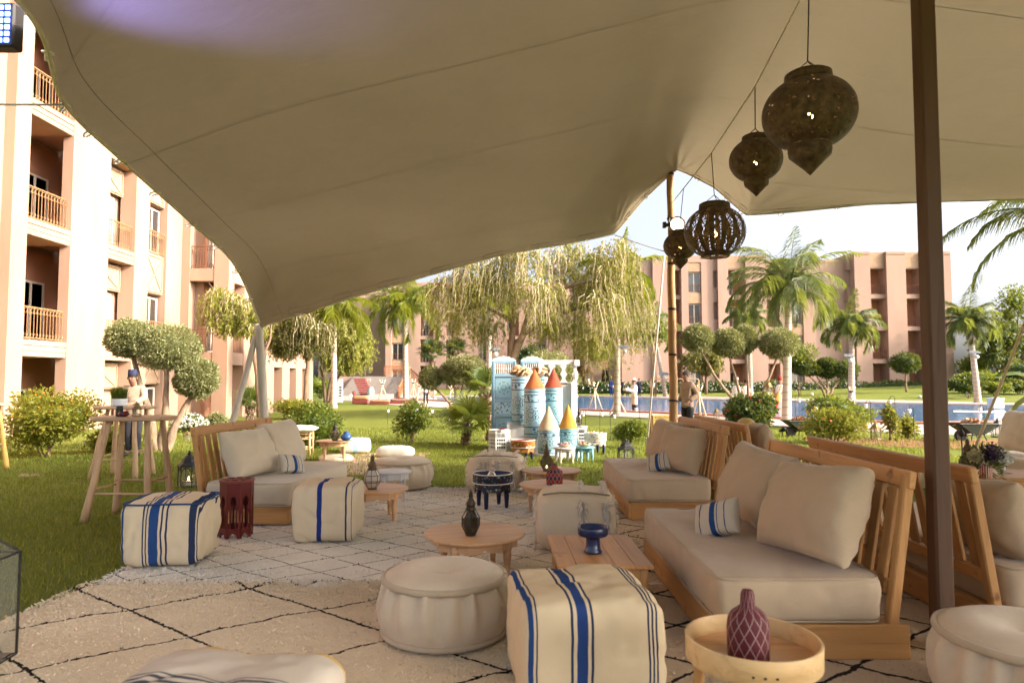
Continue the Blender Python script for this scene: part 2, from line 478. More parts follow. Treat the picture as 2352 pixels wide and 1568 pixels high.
# grass blades on the nearer lawn (nobody could count them)
def grass():
    P = []
    for (x0, x1, y0, y1, den, h) in ((-10, -3.1, 2.2, 9, 900, .05), (-13, -3.1, 9, 15, 520, .06), (-4, 9, 9.8, 16, 420, .06), (-11, 12, 15, 24, 130, .075), (-3.5, 1, 24, 34, 50, .09)):
        n = int((x1 - x0) * (y1 - y0) * den)
        q = np.empty((n, 4)); q[:, 0] = rng.uniform(x0, x1, n); q[:, 1] = rng.uniform(y0, y1, n); q[:, 3] = h
        q[:, 2] = 0
        P.append(q)
    P = np.concatenate(P)
    vis = np.abs(P[:, 0]) < P[:, 1] * 1.15 + .8
    P = P[vis]
    rug = (P[:, 0] > -3.15) & (P[:, 1] < 9.8)
    P = P[~rug]
    P[:, 2] = [gz(a, b) for a, b in P[:, :2]]
    n = len(P); a = rng.uniform(0, 6.283, n); hh = P[:, 3] * rng.uniform(.5, 1.25, n)
    w_ = .004 * (1 + P[:, 1] * .12)
    dx, dy = np.cos(a), np.sin(a)
    b0 = P[:, :3] + np.stack([dx * w_, dy * w_, -.01 + 0 * a], 1); b1 = P[:, :3] - np.stack([dx * w_, dy * w_, .01 + 0 * a], 1)
    le = rng.normal(0, .4, (n, 2)) * hh[:, None]
    tp = P[:, :3] + np.concatenate([le, hh[:, None]], 1)
    V = np.stack([b0, b1, tp], 1).reshape(-1, 3); F = np.arange(3 * n).reshape(n, 3)
    o = link('grass', npmesh('grass', V, F, leafm('grass_blade', (.075, .115, .014), (.19, .225, .032), .45, .6, (.30, .27, .07))))
    tag(o, 'short mown green lawn grass around the rugs', 'grass', kind='stuff')
grass()

# ================================================================== BUILDINGS
WALL = mat('terracotta_render', (.355, .222, .155), .9, .14, 1.1, .3, 35, .012, stretch=(1, 1, .22))
WALLR = mat('terracotta_far', (.36, .235, .18), .9, .13, .5, .2, 10, .02, stretch=(1, 1, .2))
PANEL = mat('carved_panel', (.36, .235, .15), .9, .15, 3, .6, 24, .02)
REDW = mat('loggia_red', (.40, .19, .11), .9, .08, .6, .2, 30)
FRAME = mat('window_frame', (.62, .55, .45), .6, .05)
GLASS = glassm('window_glass', (.035, .03, .028), .06)
GLASS2 = glassm('window_glass_sky', (.10, .115, .11), .05)
CURT = mat('curtain', (.36, .24, .07), .9, .25, 3, stretch=(8, 8, .3))
CURTP = mat('pale_curtain', (.30, .27, .24), .8, .25, 4, stretch=(8, 8, .3))
RAIL = mat('rail_iron', (.20, .085, .04), .6, .1)
RAILY = mat('rail_ochre', (.27, .14, .06), .6, .12)
LAMPB = mat('lamp_black', (.03, .025, .022), .5, .1)
def axes_box(m, U, Nn, O, u0, u1, n0, n1, z0, z1, mi=0):
    """box spanned along unit U (u), outward unit Nn (n) and z"""
    P = [O + U * u + Nn * n + Vector((0, 0, z)) for u in (u0, u1) for n in (n0, n1) for z in (z0, z1)]
    m.add(P, [(0, 1, 3, 2), (4, 6, 7, 5), (0, 4, 5, 1), (2, 3, 7, 6), (0, 2, 6, 4), (1, 5, 7, 3)], mi)
def window(par, U, Nn, O, u0, u1, n, z0, z1, matg=None, bars=1, fw=.06, name='window', curtain=0):
    m = MB(); t_ = .05
    axes_box(m, U, Nn, O, u0, u1, n - t_, n + .02, z1 - fw, z1); axes_box(m, U, Nn, O, u0, u1, n - t_, n + .02, z0, z0 + fw)
    axes_box(m, U, Nn, O, u0, u0 + fw, n - t_, n + .018, z0 + fw, z1 - fw); axes_box(m, U, Nn, O, u1 - fw, u1, n - t_, n + .018, z0 + fw, z1 - fw)
    for k in range(bars):
        c = u0 + (u1 - u0) * (k + 1) / (bars + 1)
        axes_box(m, U, Nn, O, c - fw * .6, c + fw * .6, n - t_, n + .014, z0 + fw, z1 - fw)
    f = m.build(name, FRAME, par)
    for k in range(bars + 1):
        a = u0 + (u1 - u0) * k / (bars + 1) + fw * .5; b = u0 + (u1 - u0) * (k + 1) / (bars + 1) - fw * .5
        g = MB(); axes_box(g, U, Nn, O, a, b, n - .035, n - .02, z0 + fw * .5, z1 - fw * .5)
        gm = matg or GLASS
        if matg is GLASS2 and random.random() < .3: gm = CURTP
        if curtain and k == curtain - 1: gm = CURT
        g.build('pane', gm, f)
    return f
def railing(par, U, Nn, O, u0, u1, n, z0, h=1.0, matl=None, pitch=.13, fancy=True, r=.012):
    m = MB()
    def P(u, z, nn=n): return O + U * u + Nn * nn + Vector((0, 0, z))
    m.beam(P(u0, z0 + h), P(u1, z0 + h), .05, .035, 0); m.beam(P(u0, z0 + .06), P(u1, z0 + .06), .025, .025, 0)
    k = max(2, int((u1 - u0) / pitch)); st = (u1 - u0) / k
    if fancy: m.beam(P(u0, z0 + h - .18), P(u1, z0 + h - .18), .015, .015, 0)
    for i in range(k + 1):
        u = u0 + i * st
        m.tube([P(u, z0 + .03), P(u, z0 + h)], r, 4, False)
        if fancy and i < k:
            for zc, sg in ((z0 + h - .17, 1), (z0 + .2, -1)):
                m.tube([P(u + st * .5 - st * .75 * math.cos(a), zc + sg * .13 * math.sin(a)) for a in (0, .5, 1.05, 1.57, 2.1, 2.64, 3.14)], r * .7, 3, False)
    return m.build('railing', matl or RAIL, par)
def relief(par, U, Nn, O, u0, u1, n, z0, z1):
    m = MB(); g = .02
    axes_box(m, U, Nn, O, u0, u1, n - .06, n, z0, z1)
    uc, zc = (u0 + u1) / 2, (z0 + z1) / 2
    def P(u, z, d=.02): return O + U * u + Nn * (n + d) + Vector((0, 0, z))
    i = .08
    for (a, b) in (((u0 + i, z0 + i), (u1 - i, z1 - i)), ((u0 + i, z1 - i), (u1 - i, z0 + i))):
        m.beam(P(*a), P(*b), .05, .03, 0, up=Nn)
    for a, b in (((u0 + i, z0 + i), (u1 - i, z0 + i)), ((u0 + i, z1 - i), (u1 - i, z1 - i)), ((u0 + i, z0 + i), (u0 + i, z1 - i)), ((u1 - i, z0 + i), (u1 - i, z1 - i))):
        m.beam(P(*a), P(*b), .05, .034, 0, up=Nn)
    return m.build('relief_panel', PANEL, par)
def walllamp(par, U, Nn, O, u, n, z):
    m = MB(); axes_box(m, U, Nn, O, u - .1, u + .1, n, n + .14, z - .17, z + .17)
    for dz in (-.1, 0, .1): axes_box(m, U, Nn, O, u - .12, u + .12, n, n + .16, z + dz - .015, z + dz + .015)
    return m.build('wall_lamp', LAMPB, par)

# ---- long hotel wing beside the lawn (its sunlit face runs away from the camera)
def left_wing():
    root = thing('hotel_wing', 'sunlit terracotta hotel wing with ochre balcony railings beside the lawn', 'building', (-14.5, 20, -.5))
    X0 = -14.5; Y = Vector((0, 1, 0)); NX = Vector((1, 0, 0)); O = Vector((X0, 0, 0)) - root.location
    FL = [-.91, 2.76, 6.43, 10.1, 13.77]; TOP = 17.6
    m = MB()
    def W(u0, u1, n0, n1, z0, z1): axes_box(m, Y, NX, O, u0, u1, n0, n1, z0, z1)
    W(6, 19.55, -2.6, -.32, -1.2, TOP)            # set back start of the wing
    W(19.55, 20.2, -.35, 0, -1.2, TOP); W(22.2, 24.3, -.35, 0, -1.2, TOP)
    W(26.0, 27.0, -.6, 0, -1.2, TOP); W(28.4, 29.7, -.6, 0, -1.2, TOP)
    W(19.55, 29.7, -6, -1.95, -1.2, TOP)          # body behind the loggias
    W(24.9, 29.7, -1.95, -.75, -1.2, TOP)
    W(19.55, 29.7, -6, -.003, TOP, TOP + .3)
    wl = m.build('wall', WALL, root)
    for z in FL[1:]:
        for (a, b, dep) in ((20.2, 22.2, -1.95), (24.3, 26.0, -.75)):
            s = MB(); axes_box(s, Y, NX, O, a, b, dep, -.04, z - .5, z)
            axes_box(s, Y, NX, O, a, b, -.04, -.005, z - .16, z - .02); axes_box(s, Y, NX, O, a, b, -.04, -.018, z - .33, z - .19); axes_box(s, Y, NX, O, a, b, -.04, -.03, z - .48, z - .36)
            s.build('balcony_slab', WALL, root)
        s = MB(); axes_box(s, Y, NX, O, 22.2, 24.3, -1.95, -.35, z - .3, z); s.build('floor_slab', WALL, root)
    for i, z in enumerate(FL):
        top = z + 3.17 if i < 4 else TOP - .3
        # loggia A
        mm = MB(); axes_box(mm, Y, NX, O, 20.2, 24.88, -1.945, -1.9, z + .003, top)
        mm.build('loggia_wall', REDW, root)
        window(root, Y, NX, O, 22.45, 23.75, -1.88, z + .01, z + 2.15, None, 1, .07, 'balcony_door', curtain=2 if i == 1 else 0)
        walllamp(root, Y, NX, O, 22.1, -1.89, z + 2.35)
        if i: railing(root, Y, NX, O, 20.25, 22.15, -.14, z, 1.0, RAILY, .14)
        # bay B
        if i:
            window(root, Y, NX, O, 24.45, 25.75, -.72, z + .03, z + 2.05, GLASS2, 1, .06)
            railing(root, Y, NX, O, 24.35, 25.95, -.1, z, .95, RAILY, .13)
        relief(root, Y, NX, O, 24.32, 25.98, -.5, z + 2.12, z + 3.1)
        # bay C
        window(root, Y, NX, O, 27.15, 28.3, -.3, z + .35, z + 2.15, None, 1, .06)
        f = MB(); axes_box(f, Y, NX, O, 27.0, 28.4, -.75, -.22, z + 3.17 - .9, z + 3.17 + .5 + .3); f.build('window_surround', WALL, root)
        relief(root, Y, NX, O, 27.02, 28.38, -.12, z + 2.3, z + 3.9)
        if i: railing(root, Y, NX, O, 27.05, 28.35, -.06, z + .25, .9, RAILY, .13)
    # wing that steps forward, its loggia faces the camera
    XU = Vector((1, 0, 0)); NY = Vector((0, -1, 0)); OF = Vector((0, 29.7, 0)) - root.location
    m = MB()
    def Wf(u0, u1, n0, n1, z0, z1): axes_box(m, XU, NY, OF, u0, u1, n0, n1, z0, z1)
    Wf(-14.62, -14.13, -.6, .001, -1.2, TOP); Wf(-13.05, -12.4, -.6, .001, -1.2, TOP)
    Wf(-14.6, -12.95, -3, -1.55, -1.2, TOP); Wf(-14.6, -12.4, -6, .002, TOP - .8, TOP + .3)
    for z in FL[1:]: Wf(-14.13, -13.05, -1.55, -.02, z - .55, z)
    OS = Vector((-12.4, 0, 0)) - root.location
    def Ws(u0, u1, n0, n1, z0, z1): axes_box(m, Y, NX, OS, u0, u1, n0, n1, z0, z1)
    bays = [(30.3, 31.5), (33.2, 34.4), (35.6, 36.9), (38.1, 39.3), (40.4, 41.5)]
    e = [30.302] + [v for bb in bays for v in bb] + [42.6]
    for a, b in zip([30.3] + [bb[1] for bb in bays], [bb[0] for bb in bays] + [42.6]):
        if b > a: Ws(a, b, -.6, 0, -1.2, TOP)
    Ws(30.302, 42.6, -5, -1.4, -1.2, TOP); Ws(30.302, 42.6, -5, -.004, TOP, TOP + .3)
    for (a, b) in bays:
        for z in FL[1:]: Ws(a, b, -1.4, -.03, z - .55, z)
    m.build('wall', WALL, root)
    for i, z in enumerate(FL):
        window(root, XU, NY, OF, -14.05, -13.55, -1.5, z + .02, z + 2.25, GLASS, 0, .07, 'balcony_door')
        if i < 4: walllamp(root, XU, NY, OF, -13.3, -1.54, z + 2.0)
        if i: railing(root, XU, NY, OF, -14.12, -13.06, -.12, z, 1.0, RAIL, .13)
        mm = MB(); axes_box(mm, XU, NY, OF, -14.12, -12.96, -1.548, -1.515, z + .004, z + 3.1); mm.build('loggia_wall', REDW, root)
        for (a, b) in bays:
            mm = MB(); axes_box(mm, Y, NX, OS, a + .002, b - .002, -1.398, -1.36, z + .004, z + 3.1); mm.build('loggia_wall', REDW, root)
            if i:
                railing(root, Y, NX, OS, a + .02, b - .02, -.12, z, 1.0, RAIL, .15, False)
                window(root, Y, NX, OS, a + .3, b - .1, -1.3, z + .05, z + 2.2, GLASS, 1, .06)
    # sun terrace chairs on the balconies
left_wing()

# ---- generic facade facing the camera
def facade(name, label, Yd, cols, FL, TOP, dep=9., left_end=None, yaw=0.):
    x0 = cols[0][0]; root = thing(name, label, 'building', (px_x(x0, Yd), Yd, FL[0] - .1))
    U = Vector((math.cos(yaw), math.sin(yaw), 0)); Nn = Vector((math.sin(yaw), -math.cos(yaw), 0))
    O = Vector((0, 0, 0))
    base = root.location.z
    m = MB()
    def band(*a):
        q = MB(); axes_box(q, *a); q.build('carved_band', PANEL, root)
    def uu(p):                               # u where the column of pixels p meets the facade line
        # camera ray x = k*y ; point = root + U*u
        k = (p - 1176) / 1568
        return (k * root.location.y - root.location.x) / (U.x - k * U.y)
    for c in cols:
        a, b, kind = c[0], c[1], c[2]; u0, u1 = uu(a), uu(b)
        top = TOP - base + (c[3] if len(c) > 3 else 0)
        pr = c[4] if len(c) > 4 else 0
        def Bx(n0, n1, z0, z1, mm=m, a0=u0, a1=u1): axes_box(mm, U, Nn, O, a0, a1, n0 + pr, n1 + pr, z0, z1)
        if kind in 'wp':
            p = .35 if kind == 'p' else 0
            Bx(-dep - pr, p, -2, top); band(U, Nn, O, u0, u1, p + pr, p + pr + .06, top - .32, top - .18)
        else:
            Bx(-dep - pr, -1.7 if kind == 'b' else -.5, -2, top - .01)
            for i, z in enumerate(FL):
                z -= base
                nxt = (FL[i + 1] - base) if i + 1 < len(FL) else top
                if kind == 'b':
                    h = nxt - .5
                    if i + 1 < len(FL): Bx(-1.7, -.03, nxt - .5, nxt)
                    else: Bx(-1.7, -.02, z + 3.0, top)
                    cc = MB(); axes_box(cc, U, Nn, O, u0, u1, -1.69 + pr, -1.65 + pr, z + .01, min(h, z + 3.0)); cc.build('loggia_wall', REDW, root)
                    wd = (u1 - u0)
                    window(root, U, Nn, O, u0 + .06 * wd, u0 + .55 * wd, -1.62 + pr, z + .05, z + 2.3, GLASS, 1, .09, 'balcony_door')
                    if i: railing(root, U, Nn, O, u0 + .03, u1 - .03, -.12 + pr, z, 1.05, RAIL, .22, False, .02)
                    if i == len(FL) - 1: band(U, Nn, O, u0 + .02, u1 - .02, -.02 + pr, .03 + pr, z + 3.15, top - .1)
                elif kind == 'v':
                    window(root, U, Nn, O, u0 + .05, u1 - .05, -.42 + pr, z + .35, z + 2.75, GLASS2 if (i + int(a)) % 3 else GLASS, 1, .09)
                    if i: railing(root, U, Nn, O, u0 + .05, u1 - .05, -.2 + pr, z + .3, .95, RAIL, .2, False, .018)
                    if i + 1 < len(FL): band(U, Nn, O, u0, u1, -.5 + pr, -.12 + pr, z + 2.8, nxt + .3)
                    else:
                        band(U, Nn, O, u0, u1, -.5 + pr, -.08 + pr, z + 2.8, z + 3.9); Bx(-.5, 0, z + 3.9, top)
                    if i == 0: Bx(-.5, -.1, -2, z + .3)
                elif kind == 's':
                    Bx(-.5, -.05, z + 2.9, nxt + .9 if i + 1 < len(FL) else top)
    m.build('wall', WALLR, root)
    return root
FLR = [.2, 3.95, 7.75, 11.5]
facade('hotel_block', 'pink terracotta hotel block with rows of balconies across the pool', 80, [
    (1428, 1500, 'w', -.2), (1500, 1544, 'p', -.1), (1544, 1566, 'b', 0), (1566, 1582, 'p', 0), (1582, 1614, 'v', 0), (1614, 1641, 'w', 0), (1641, 1650, 's', 0), (1650, 1674, 'p', 0),
    (1674, 1714, 'b', 0), (1714, 1762, 'p', 0), (1762, 1792, 'b', -.5), (1792, 1816, 'w', -.5), (1816, 1848, 'v', -.5), (1848, 1946, 'w', -.5),
    (1946, 1956, 's', 0, .6), (1956, 1992, 'p', .25, .9), (1992, 2029, 'b', .25, .9), (2029, 2073, 'p', .25, .9), (2073, 2110, 'b', .25, .9), (2110, 2176, 'p', .25, .9)], FLR, 16.2, 10)
FLC = [.3, 4.05, 7.85, 11.7]
facade('hotel_block', 'shaded far hotel block behind the palms and the stairs', 98, [
    (700, 842, 'w', -.6, -7), (842, 886, 'w', -.5, -6), (886, 899, 'p'), (899, 926, 'v'), (926, 965, 'w'), (965, 996, 'b'), (996, 1024, 'p'), (1024, 1055, 'b'), (1055, 1099, 'w'), (1099, 1118, 'v'),
    (1118, 1165, 'p'), (1165, 1192, 'b'), (1192, 1235, 'w'), (1235, 1255, 'v'), (1255, 1316, 'p'), (1316, 1343, 'b'), (1343, 1380, 'p'), (1380, 1402, 'v'), (1402, 1420, 'w'), (1420, 1432, 's'), (1432, 1478, 'b'), (1478, 1500, 'w')], FLC, 15.6, 10)
# outside stair with terracotta parapet railing, red runner laid on it in front of the far block
def stairs():
    y0 = 62.; x0, x1 = px_x(775, y0), px_x(935, y0)
    root = thing('garden_stair', 'pale stone garden stair with rust railings at the far end of the lawn', 'stairs', (x0, y0, gz(x0, y0)))
    n = 12; rise, run = .17, .55; wd = 5.4
    for k in range(n):
        m = MB(); m.box((wd / 2, k * run + run / 2 + (n - k) * 0, (k + 1) * rise / 2), (wd, run - .004, (k + 1) * rise)); m.build('step', mat('stair_stone', (.26, .22, .19), .85, .12, 2), root)
    m = MB(); m.box((wd / 2, n * run + 4, n * rise / 2), (wd + 4, 8, n * rise - .01)); m.build('landing', WALLR, root)
    rl = MB()
    P0 = Vector((wd + .2, 0, 1.0)); P1 = Vector((wd + .2, n * run, n * rise + 1.0))
    rl.beam(P0, P1, .12, .1, 0); rl.beam(P0 - Vector((0, 0, .85)), P1 - Vector((0, 0, .85)), .2, .25, 0)
    for k in range(34):
        q = P0.lerp(P1, k / 33); rl.beam(q - Vector((0, 0, .85)), q, .05, .05, 0)
    P2 = P1 + Vector((-2.6, .1, 0)); rl.beam(P1, P2, .12, .1, 0)
    for k in range(18):
        q = P1.lerp(P2, k / 17); rl.beam(q - Vector((0, 0, .9)), q, .05, .05, 0)
    rl.build('railing', mat('rust_rail', (.38, .13, .05), .7, .2, 3), root)
    rl = MB(); P0 = Vector((wd + 3.6, -2.2, .9)); P1 = Vector((wd + .5, n * run - 1, n * rise + .7))
    rl.beam(P0, P1, .12, .1, 0)
    for k in range(26):
        q = P0.lerp(P1, k / 25); rl.beam(q - Vector((0, 0, .9)), q, .05, .05, 0)
    rl.build('railing', mat('dark_rail', (.16, .07, .035), .7, .2, 3), root)
    red = mat('red_rug', (.24, .02, .015), .9, .3, 6)
    for k in range(10):
        m = MB(); m.box((.9 + .2 * (9 - k), k * run + run * .4, (k + 1) * rise + .06), (1.15, run * .7, .12), b=.04)
        o = m.build('seat_cushion', red, loc=root.location)
        tag(o, 'red cushion on the %s step of the far garden stair' % ('lowest second third fourth fifth sixth seventh eighth ninth tenth'.split()[k]), 'cushion', 'red cushions on the garden stair')
stairs()
# ================================================================== PLANTS
OLIVE = leafm('olive_leaf', (.11, .125, .045), (.29, .29, .12), .25, .55, (.48, .45, .26))
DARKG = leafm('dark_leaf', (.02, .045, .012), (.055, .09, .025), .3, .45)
MIDG = leafm('mid_leaf', (.05, .085, .012), (.12, .16, .025), .4, .45, (.22, .25, .04))
YELG = leafm('yellow_leaf', (.11, .13, .015), (.24, .24, .03), .45, .5, (.34, .29, .05))
PEPPER = leafm('pepper_leaf', (.13, .15, .02), (.29, .29, .05), .45, .6, (.44, .36, .14))
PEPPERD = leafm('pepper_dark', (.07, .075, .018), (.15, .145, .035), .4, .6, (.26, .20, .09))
TWIG = mat('twig', (.44, .34, .23), .9, .2)
PALMY = leafm('palm_leaf_bright', (.10, .14, .015), (.22, .25, .025), .45, .45, (.36, .31, .04))
PALMG = leafm('palm_leaf_green', (.06, .10, .024), (.16, .20, .05), .4, .4, (.30, .31, .11))
FANG = leafm('fan_leaf', (.05, .09, .02), (.11, .17, .04), .4, .4)
BARK = mat('olive_bark', (.26, .18, .12), .95, .4, 9, .9, 26, .03, stretch=(1, 1, .35))
BARKD = mat('tree_bark', (.17, .11, .07), .95, .35, 6, .9, 22, .03, stretch=(1, 1, .3))
WHITEF = leafm('white_petal', (.6, .6, .58), (.8, .8, .78), .3)
ORANGEF = leafm('orange_petal', (.55, .12, .02), (.75, .28, .04), .3)
REDF = leafm('red_petal', (.45, .01, .03), (.6, .04, .08), .3)
def palmbark():
    m, t, b, o = nodes('palm_bark')
    v = coord(t); sx = t.nodes.new('ShaderNodeSeparateXYZ'); t.links.new(v, sx.inputs[0])
    wv = mth(t, 'FRACT', mth(t, 'ADD', mth(t, 'MULTIPLY', sx.outputs[2], 3.2), mth(t, 'MULTIPLY', noisef(t, v, 2, 2), .35)))
    c = mixc(t, noisef(t, v, 5, 5), (.34, .27, .20), (.55, .47, .38))
    c = mixc(t, ramp(t, wv, [(.0, (1, 1, 1)), (.14, (0, 0, 0)), (.95, (0, 0, 0)), (1, (1, 1, 1))]), c, (.22, .16, .11))
    t.links.new(c, b.inputs['Base Color']); b.inputs['Roughness'].default_value = .9
    bumpn(t, b, wv, .3, .02); return m
PBARK = palmbark()
def icoquads(c, r, n=5):
    V = []; F = []
    for a in range(3):
        for sg in (-1, 1):
            o = len(V)
            for i in range(n + 1):
                for j in range(n + 1):
                    q = [0, 0, 0]; q[a] = sg; q[(a + 1) % 3] = 2 * i / n - 1; q[(a + 2) % 3] = 2 * j / n - 1
                    q = np.array(q, float); q /= np.linalg.norm(q); V.append(c + q * r)
            for i in range(n):
                for j in range(n):
                    k = o + i * (n + 1) + j; f = (k, k + n + 1, k + n + 2, k + 1); F.append(f if sg > 0 else f[::-1])
    return np.array(V), np.array(F)
def blob(c, r, n, L, W, shell=.7, up=.15, lump=.16, core=.8, out=.8, seed=0, cut=None):
    c = np.array(c, float); r = np.array(r, float)
    d = unit(rng.normal(size=(n, 3)))
    rad = shell + (1 - shell) * rng.random(n) ** .7
    lm = np.array([noise.noise(Vector(q * 2.3) + Vector((seed, 0, 0))) for q in d])
    rad *= 1 + lump * lm
    P = c + d * r * rad[:, None]
    if cut is not None:
        k = P[:, 2] > cut; P = P[k]; d = d[k]; n = len(P)
    D = d * out + rng.normal(size=(n, 3)) * .55 + np.array([0, 0, up])
    V, F = leafcards(P, D, L * rng.uniform(.6, 1.3, n), W * rng.uniform(.7, 1.3, n), .1)
    if core:
        v2, f2 = icoquads(c, r * core); F = np.concatenate([F, f2 + len(V)]); V = np.concatenate([V, v2])
    return V, F
def join(parts):
    V = []; F = []; k = 0
    for v, f in parts: V.append(v); F.append(f + k); k += len(v)
    return np.concatenate(V), np.concatenate(F)
def limbs(par, paths, matl, name='trunk', n=7):
    for pts, rs in paths:
        m = MB(); pts = [Vector(p) for p in pts]
        # subdivide with wobble
        Q = []; RR = []
        for i in range(len(pts) - 1):
            for k in range(4):
                t_ = k / 4; q = pts[i].lerp(pts[i + 1], t_); r_ = rs[i] + (rs[i + 1] - rs[i]) * t_
                if i + k: q = q + noise.noise_vector(q * 2.1) * r_ * .7
                Q.append(q); RR.append(r_ * (1 + .12 * noise.noise(q * 6)))
        Q.append(pts[-1]); RR.append(rs[-1])
        m.tube(Q, RR, n); m.build(name, matl, par, smooth=True)
def topiary(label, base, poms, leaf, n, L, W, stemr, group=None, cat='tree', name='topiary_tree', Y=None, bark=None, dy=.35):
    """poms: (px, py, rx, ry) in view pixels at the tree's depth"""
    b = ong(*base) if Y is None else Vector((px_x(base[0], Y), Y, gz(px_x(base[0], Y), Y)))
    Y = b.y; s = Y / 1568
    root = thing(name, label, cat, b, 0, group)
    for i, (px, py, rx, ry) in enumerate(poms):
        off = ((i * 37) % 5 - 2) * dy * rx * s * .5
        c = at(px, py, Y + off) - b
        r = (rx * s, rx * s * .95, ry * s)
        V, F = blob(c, r, n, L, W, .66, .1, .17, .64, 1., i)
        me = npmesh('crown', V, F, leaf); link('crown', me, root)
        j = Vector((c.x * .25 + (.04 * (i - 1.5)) * 1, c.y * .3, c.z * .28))
        st = Vector(((i - len(poms) / 2) * stemr * .8, off * .2, -.05))
        limbs(root, [([st, j, j.lerp(Vector(c), .55) + Vector((0, 0, -.08 * c.z)), Vector(c) - Vector((0, 0, r[2] * .55))], [stemr, stemr * .78, stemr * .55, stemr * .4])], bark or BARK)
    return root
topiary('olive topiary with two fused cushions and a side ball, lawn by the high tables', (375, 1035), [(300, 777, 52, 42), (385, 797, 74, 52), (452, 868, 49, 44)], OLIVE, 9500, .068, .024, .11, 'clipped olive trees')
topiary('four-headed clipped olive tree behind the beige sofas near the pool', (1720, 980), [(1602, 777, 36, 31), (1672, 787, 38, 32), (1712, 778, 26, 31), (1789, 788, 44, 32)], OLIVE, 5600, .10, .034, .085, 'clipped olive trees')
topiary('clipped olive tree with low rounded heads beside the painted screen', (1050, 945), [(988, 868, 25, 27), (1041, 857, 36, 26), (1094, 866, 29, 26), (1067, 838, 46, 21)], OLIVE, 4200, .12, .042, .1, 'clipped olive trees')
topiary('broad clipped olive behind the spice barrels and painted screen', (1262, 985), [(1258, 843, 62, 36), (1290, 868, 40, 30)], OLIVE, 5600, .09, .03, .1, 'clipped olive trees')
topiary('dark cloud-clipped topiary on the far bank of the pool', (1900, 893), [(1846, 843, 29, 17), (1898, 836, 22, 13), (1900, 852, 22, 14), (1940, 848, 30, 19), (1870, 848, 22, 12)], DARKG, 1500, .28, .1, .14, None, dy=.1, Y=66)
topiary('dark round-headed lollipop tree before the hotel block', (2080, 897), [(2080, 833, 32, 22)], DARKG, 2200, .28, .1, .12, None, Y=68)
# ---- shrubs
def shrub(label, base, ext, leaf, n, L, W, group=None, flowers=None, nf=0, fl=.05, lumps=5, name='shrub', stems=True, core=.55, cat='shrub', flat=False, Y=None):
    """ext: px x0, y0, x1, y1 of the foliage"""
    b = ong(*base) if Y is None else Vector((px_x(base[0], Y), Y, gz(0, Y)))
    Y = b.y; s = Y / 1568
    root = thing(name, label, cat, b, 0, group)
    cx, cy_ = (ext[0] + ext[2]) / 2, (ext[1] + ext[3]) / 2; rx, rz = (ext[2] - ext[0]) / 2 * s, (ext[3] - ext[1]) / 2 * s
    c0 = at(cx, cy_, Y) - b; parts = []; fps = []
    k = max(1, lumps)
    for i in range(k):
        if k == 1: c, r = np.array(c0), np.array((rx, rx * .9, rz))
        else:
            a = 6.283 * i / k + 1; q = .45 if i else 0
            c = np.array(c0) + np.array((math.cos(a) * rx * q, math.sin(a) * rx * q * .8, (random.uniform(-.35, .4)) * rz * (1 if i else 0)))
            r = np.array((rx * random.uniform(.5, .62), rx * random.uniform(.5, .6), rz * random.uniform(.55, .68)))
        parts.append(blob(c, r, n // k, L, W, .45, .35, .35, core, .7, i * 3.7, cut=-.02))
        if nf:
            d = unit(rng.normal(size=(nf // k, 3))); d[:, 2] = np.abs(d[:, 2]) * .9 - .15
            fps.append(c + unit(d) * r * 1.03)
    V, F = join(parts); link('foliage', npmesh('foliage', V, F, leaf), root)
    if nf:
        P = np.concatenate(fps); P = np.repeat(P, 5, 0)
        V, F = leafcards(P, rng.normal(size=P.shape) + np.array([0, -.3, .5]), fl, fl * .7)
        o = link('blossom', npmesh('blossom', V, F, flowers), root); o['kind'] = 'stuff'
    if stems:
        limbs(root, [([(random.uniform(-.1, .1) * rx, random.uniform(-.1, .1), -.03), (random.uniform(-.5, .5) * rx, random.uniform(-.3, .3) * rx, max(.12, c0.z))], [.02 + rx * .012, .008])for _ in range(4)], BARKD, 'stem', 5)
    return root
shrub('yellow-green lantana bush full of orange flowers beside the sunlit wing', (110, 1050), (18, 890, 222, 1052), YELG, 9000, .075, .04, None, ORANGEF, 90, .035, 7)
shrub('low pale creeping shrub between the flower bush and the olive trunk', (265, 1040), (205, 975, 345, 1042), YELG, 3600, .08, .04, None, WHITEF, 30, .03, 5)
shrub('white-flowered bush behind the olive trunk', (435, 992), (392, 938, 482, 994), MIDG, 3000, .09, .04, None, WHITEF, 500, .06, 4)
shrub('small grey-green shrub beside the white-flowered bush', (506, 988), (478, 940, 532, 990), OLIVE, 1800, .09, .04, None, None, 0, .05, 3)
shrub('round clipped bush behind the rattan stool', (718, 1028), (660, 928, 778, 1030), MIDG, 7000, .075, .04, None, None, 0, .05, 1, core=.82)
shrub('loose leafy young shrub standing on the middle of the lawn', (945, 1015), (905, 920, 992, 1016), MIDG, 2600, .09, .04, None, WHITEF, 6, .05, 5, core=.3)
shrub('small fresh green shrub on the lawn between barrels and sofa', (1448, 1030), (1410, 955, 1488, 1018), MIDG, 2600, .08, .035, None, None, 0, .05, 5, core=.35)
shrub('dark shrub with red flowers round the foot of the olive', (1724, 1000), (1664, 905, 1782, 1000), DARKG, 5200, .12, .07, None, REDF, 40, .08, 5)
shrub('square-clipped dark hedge bush behind the sofas by the pool', (1927, 985), (1852, 908, 2004, 975), MIDG, 5200, .11, .06, None, None, 0, .05, 6, core=.7)
shrub('straggling yellow-green rose bush in front of the clipped hedge bush', (1912, 1018), (1845, 925, 1990, 1018), YELG, 3600, .09, .045, None, ORANGEF, 18, .05, 6, core=.2)
shrub('thin young sapling with bright leaves near the mulch bed', (2047, 1012), (2028, 918, 2066, 1012), YELG, 700, .1, .05, None, None, 0, .05, 4, core=.15)
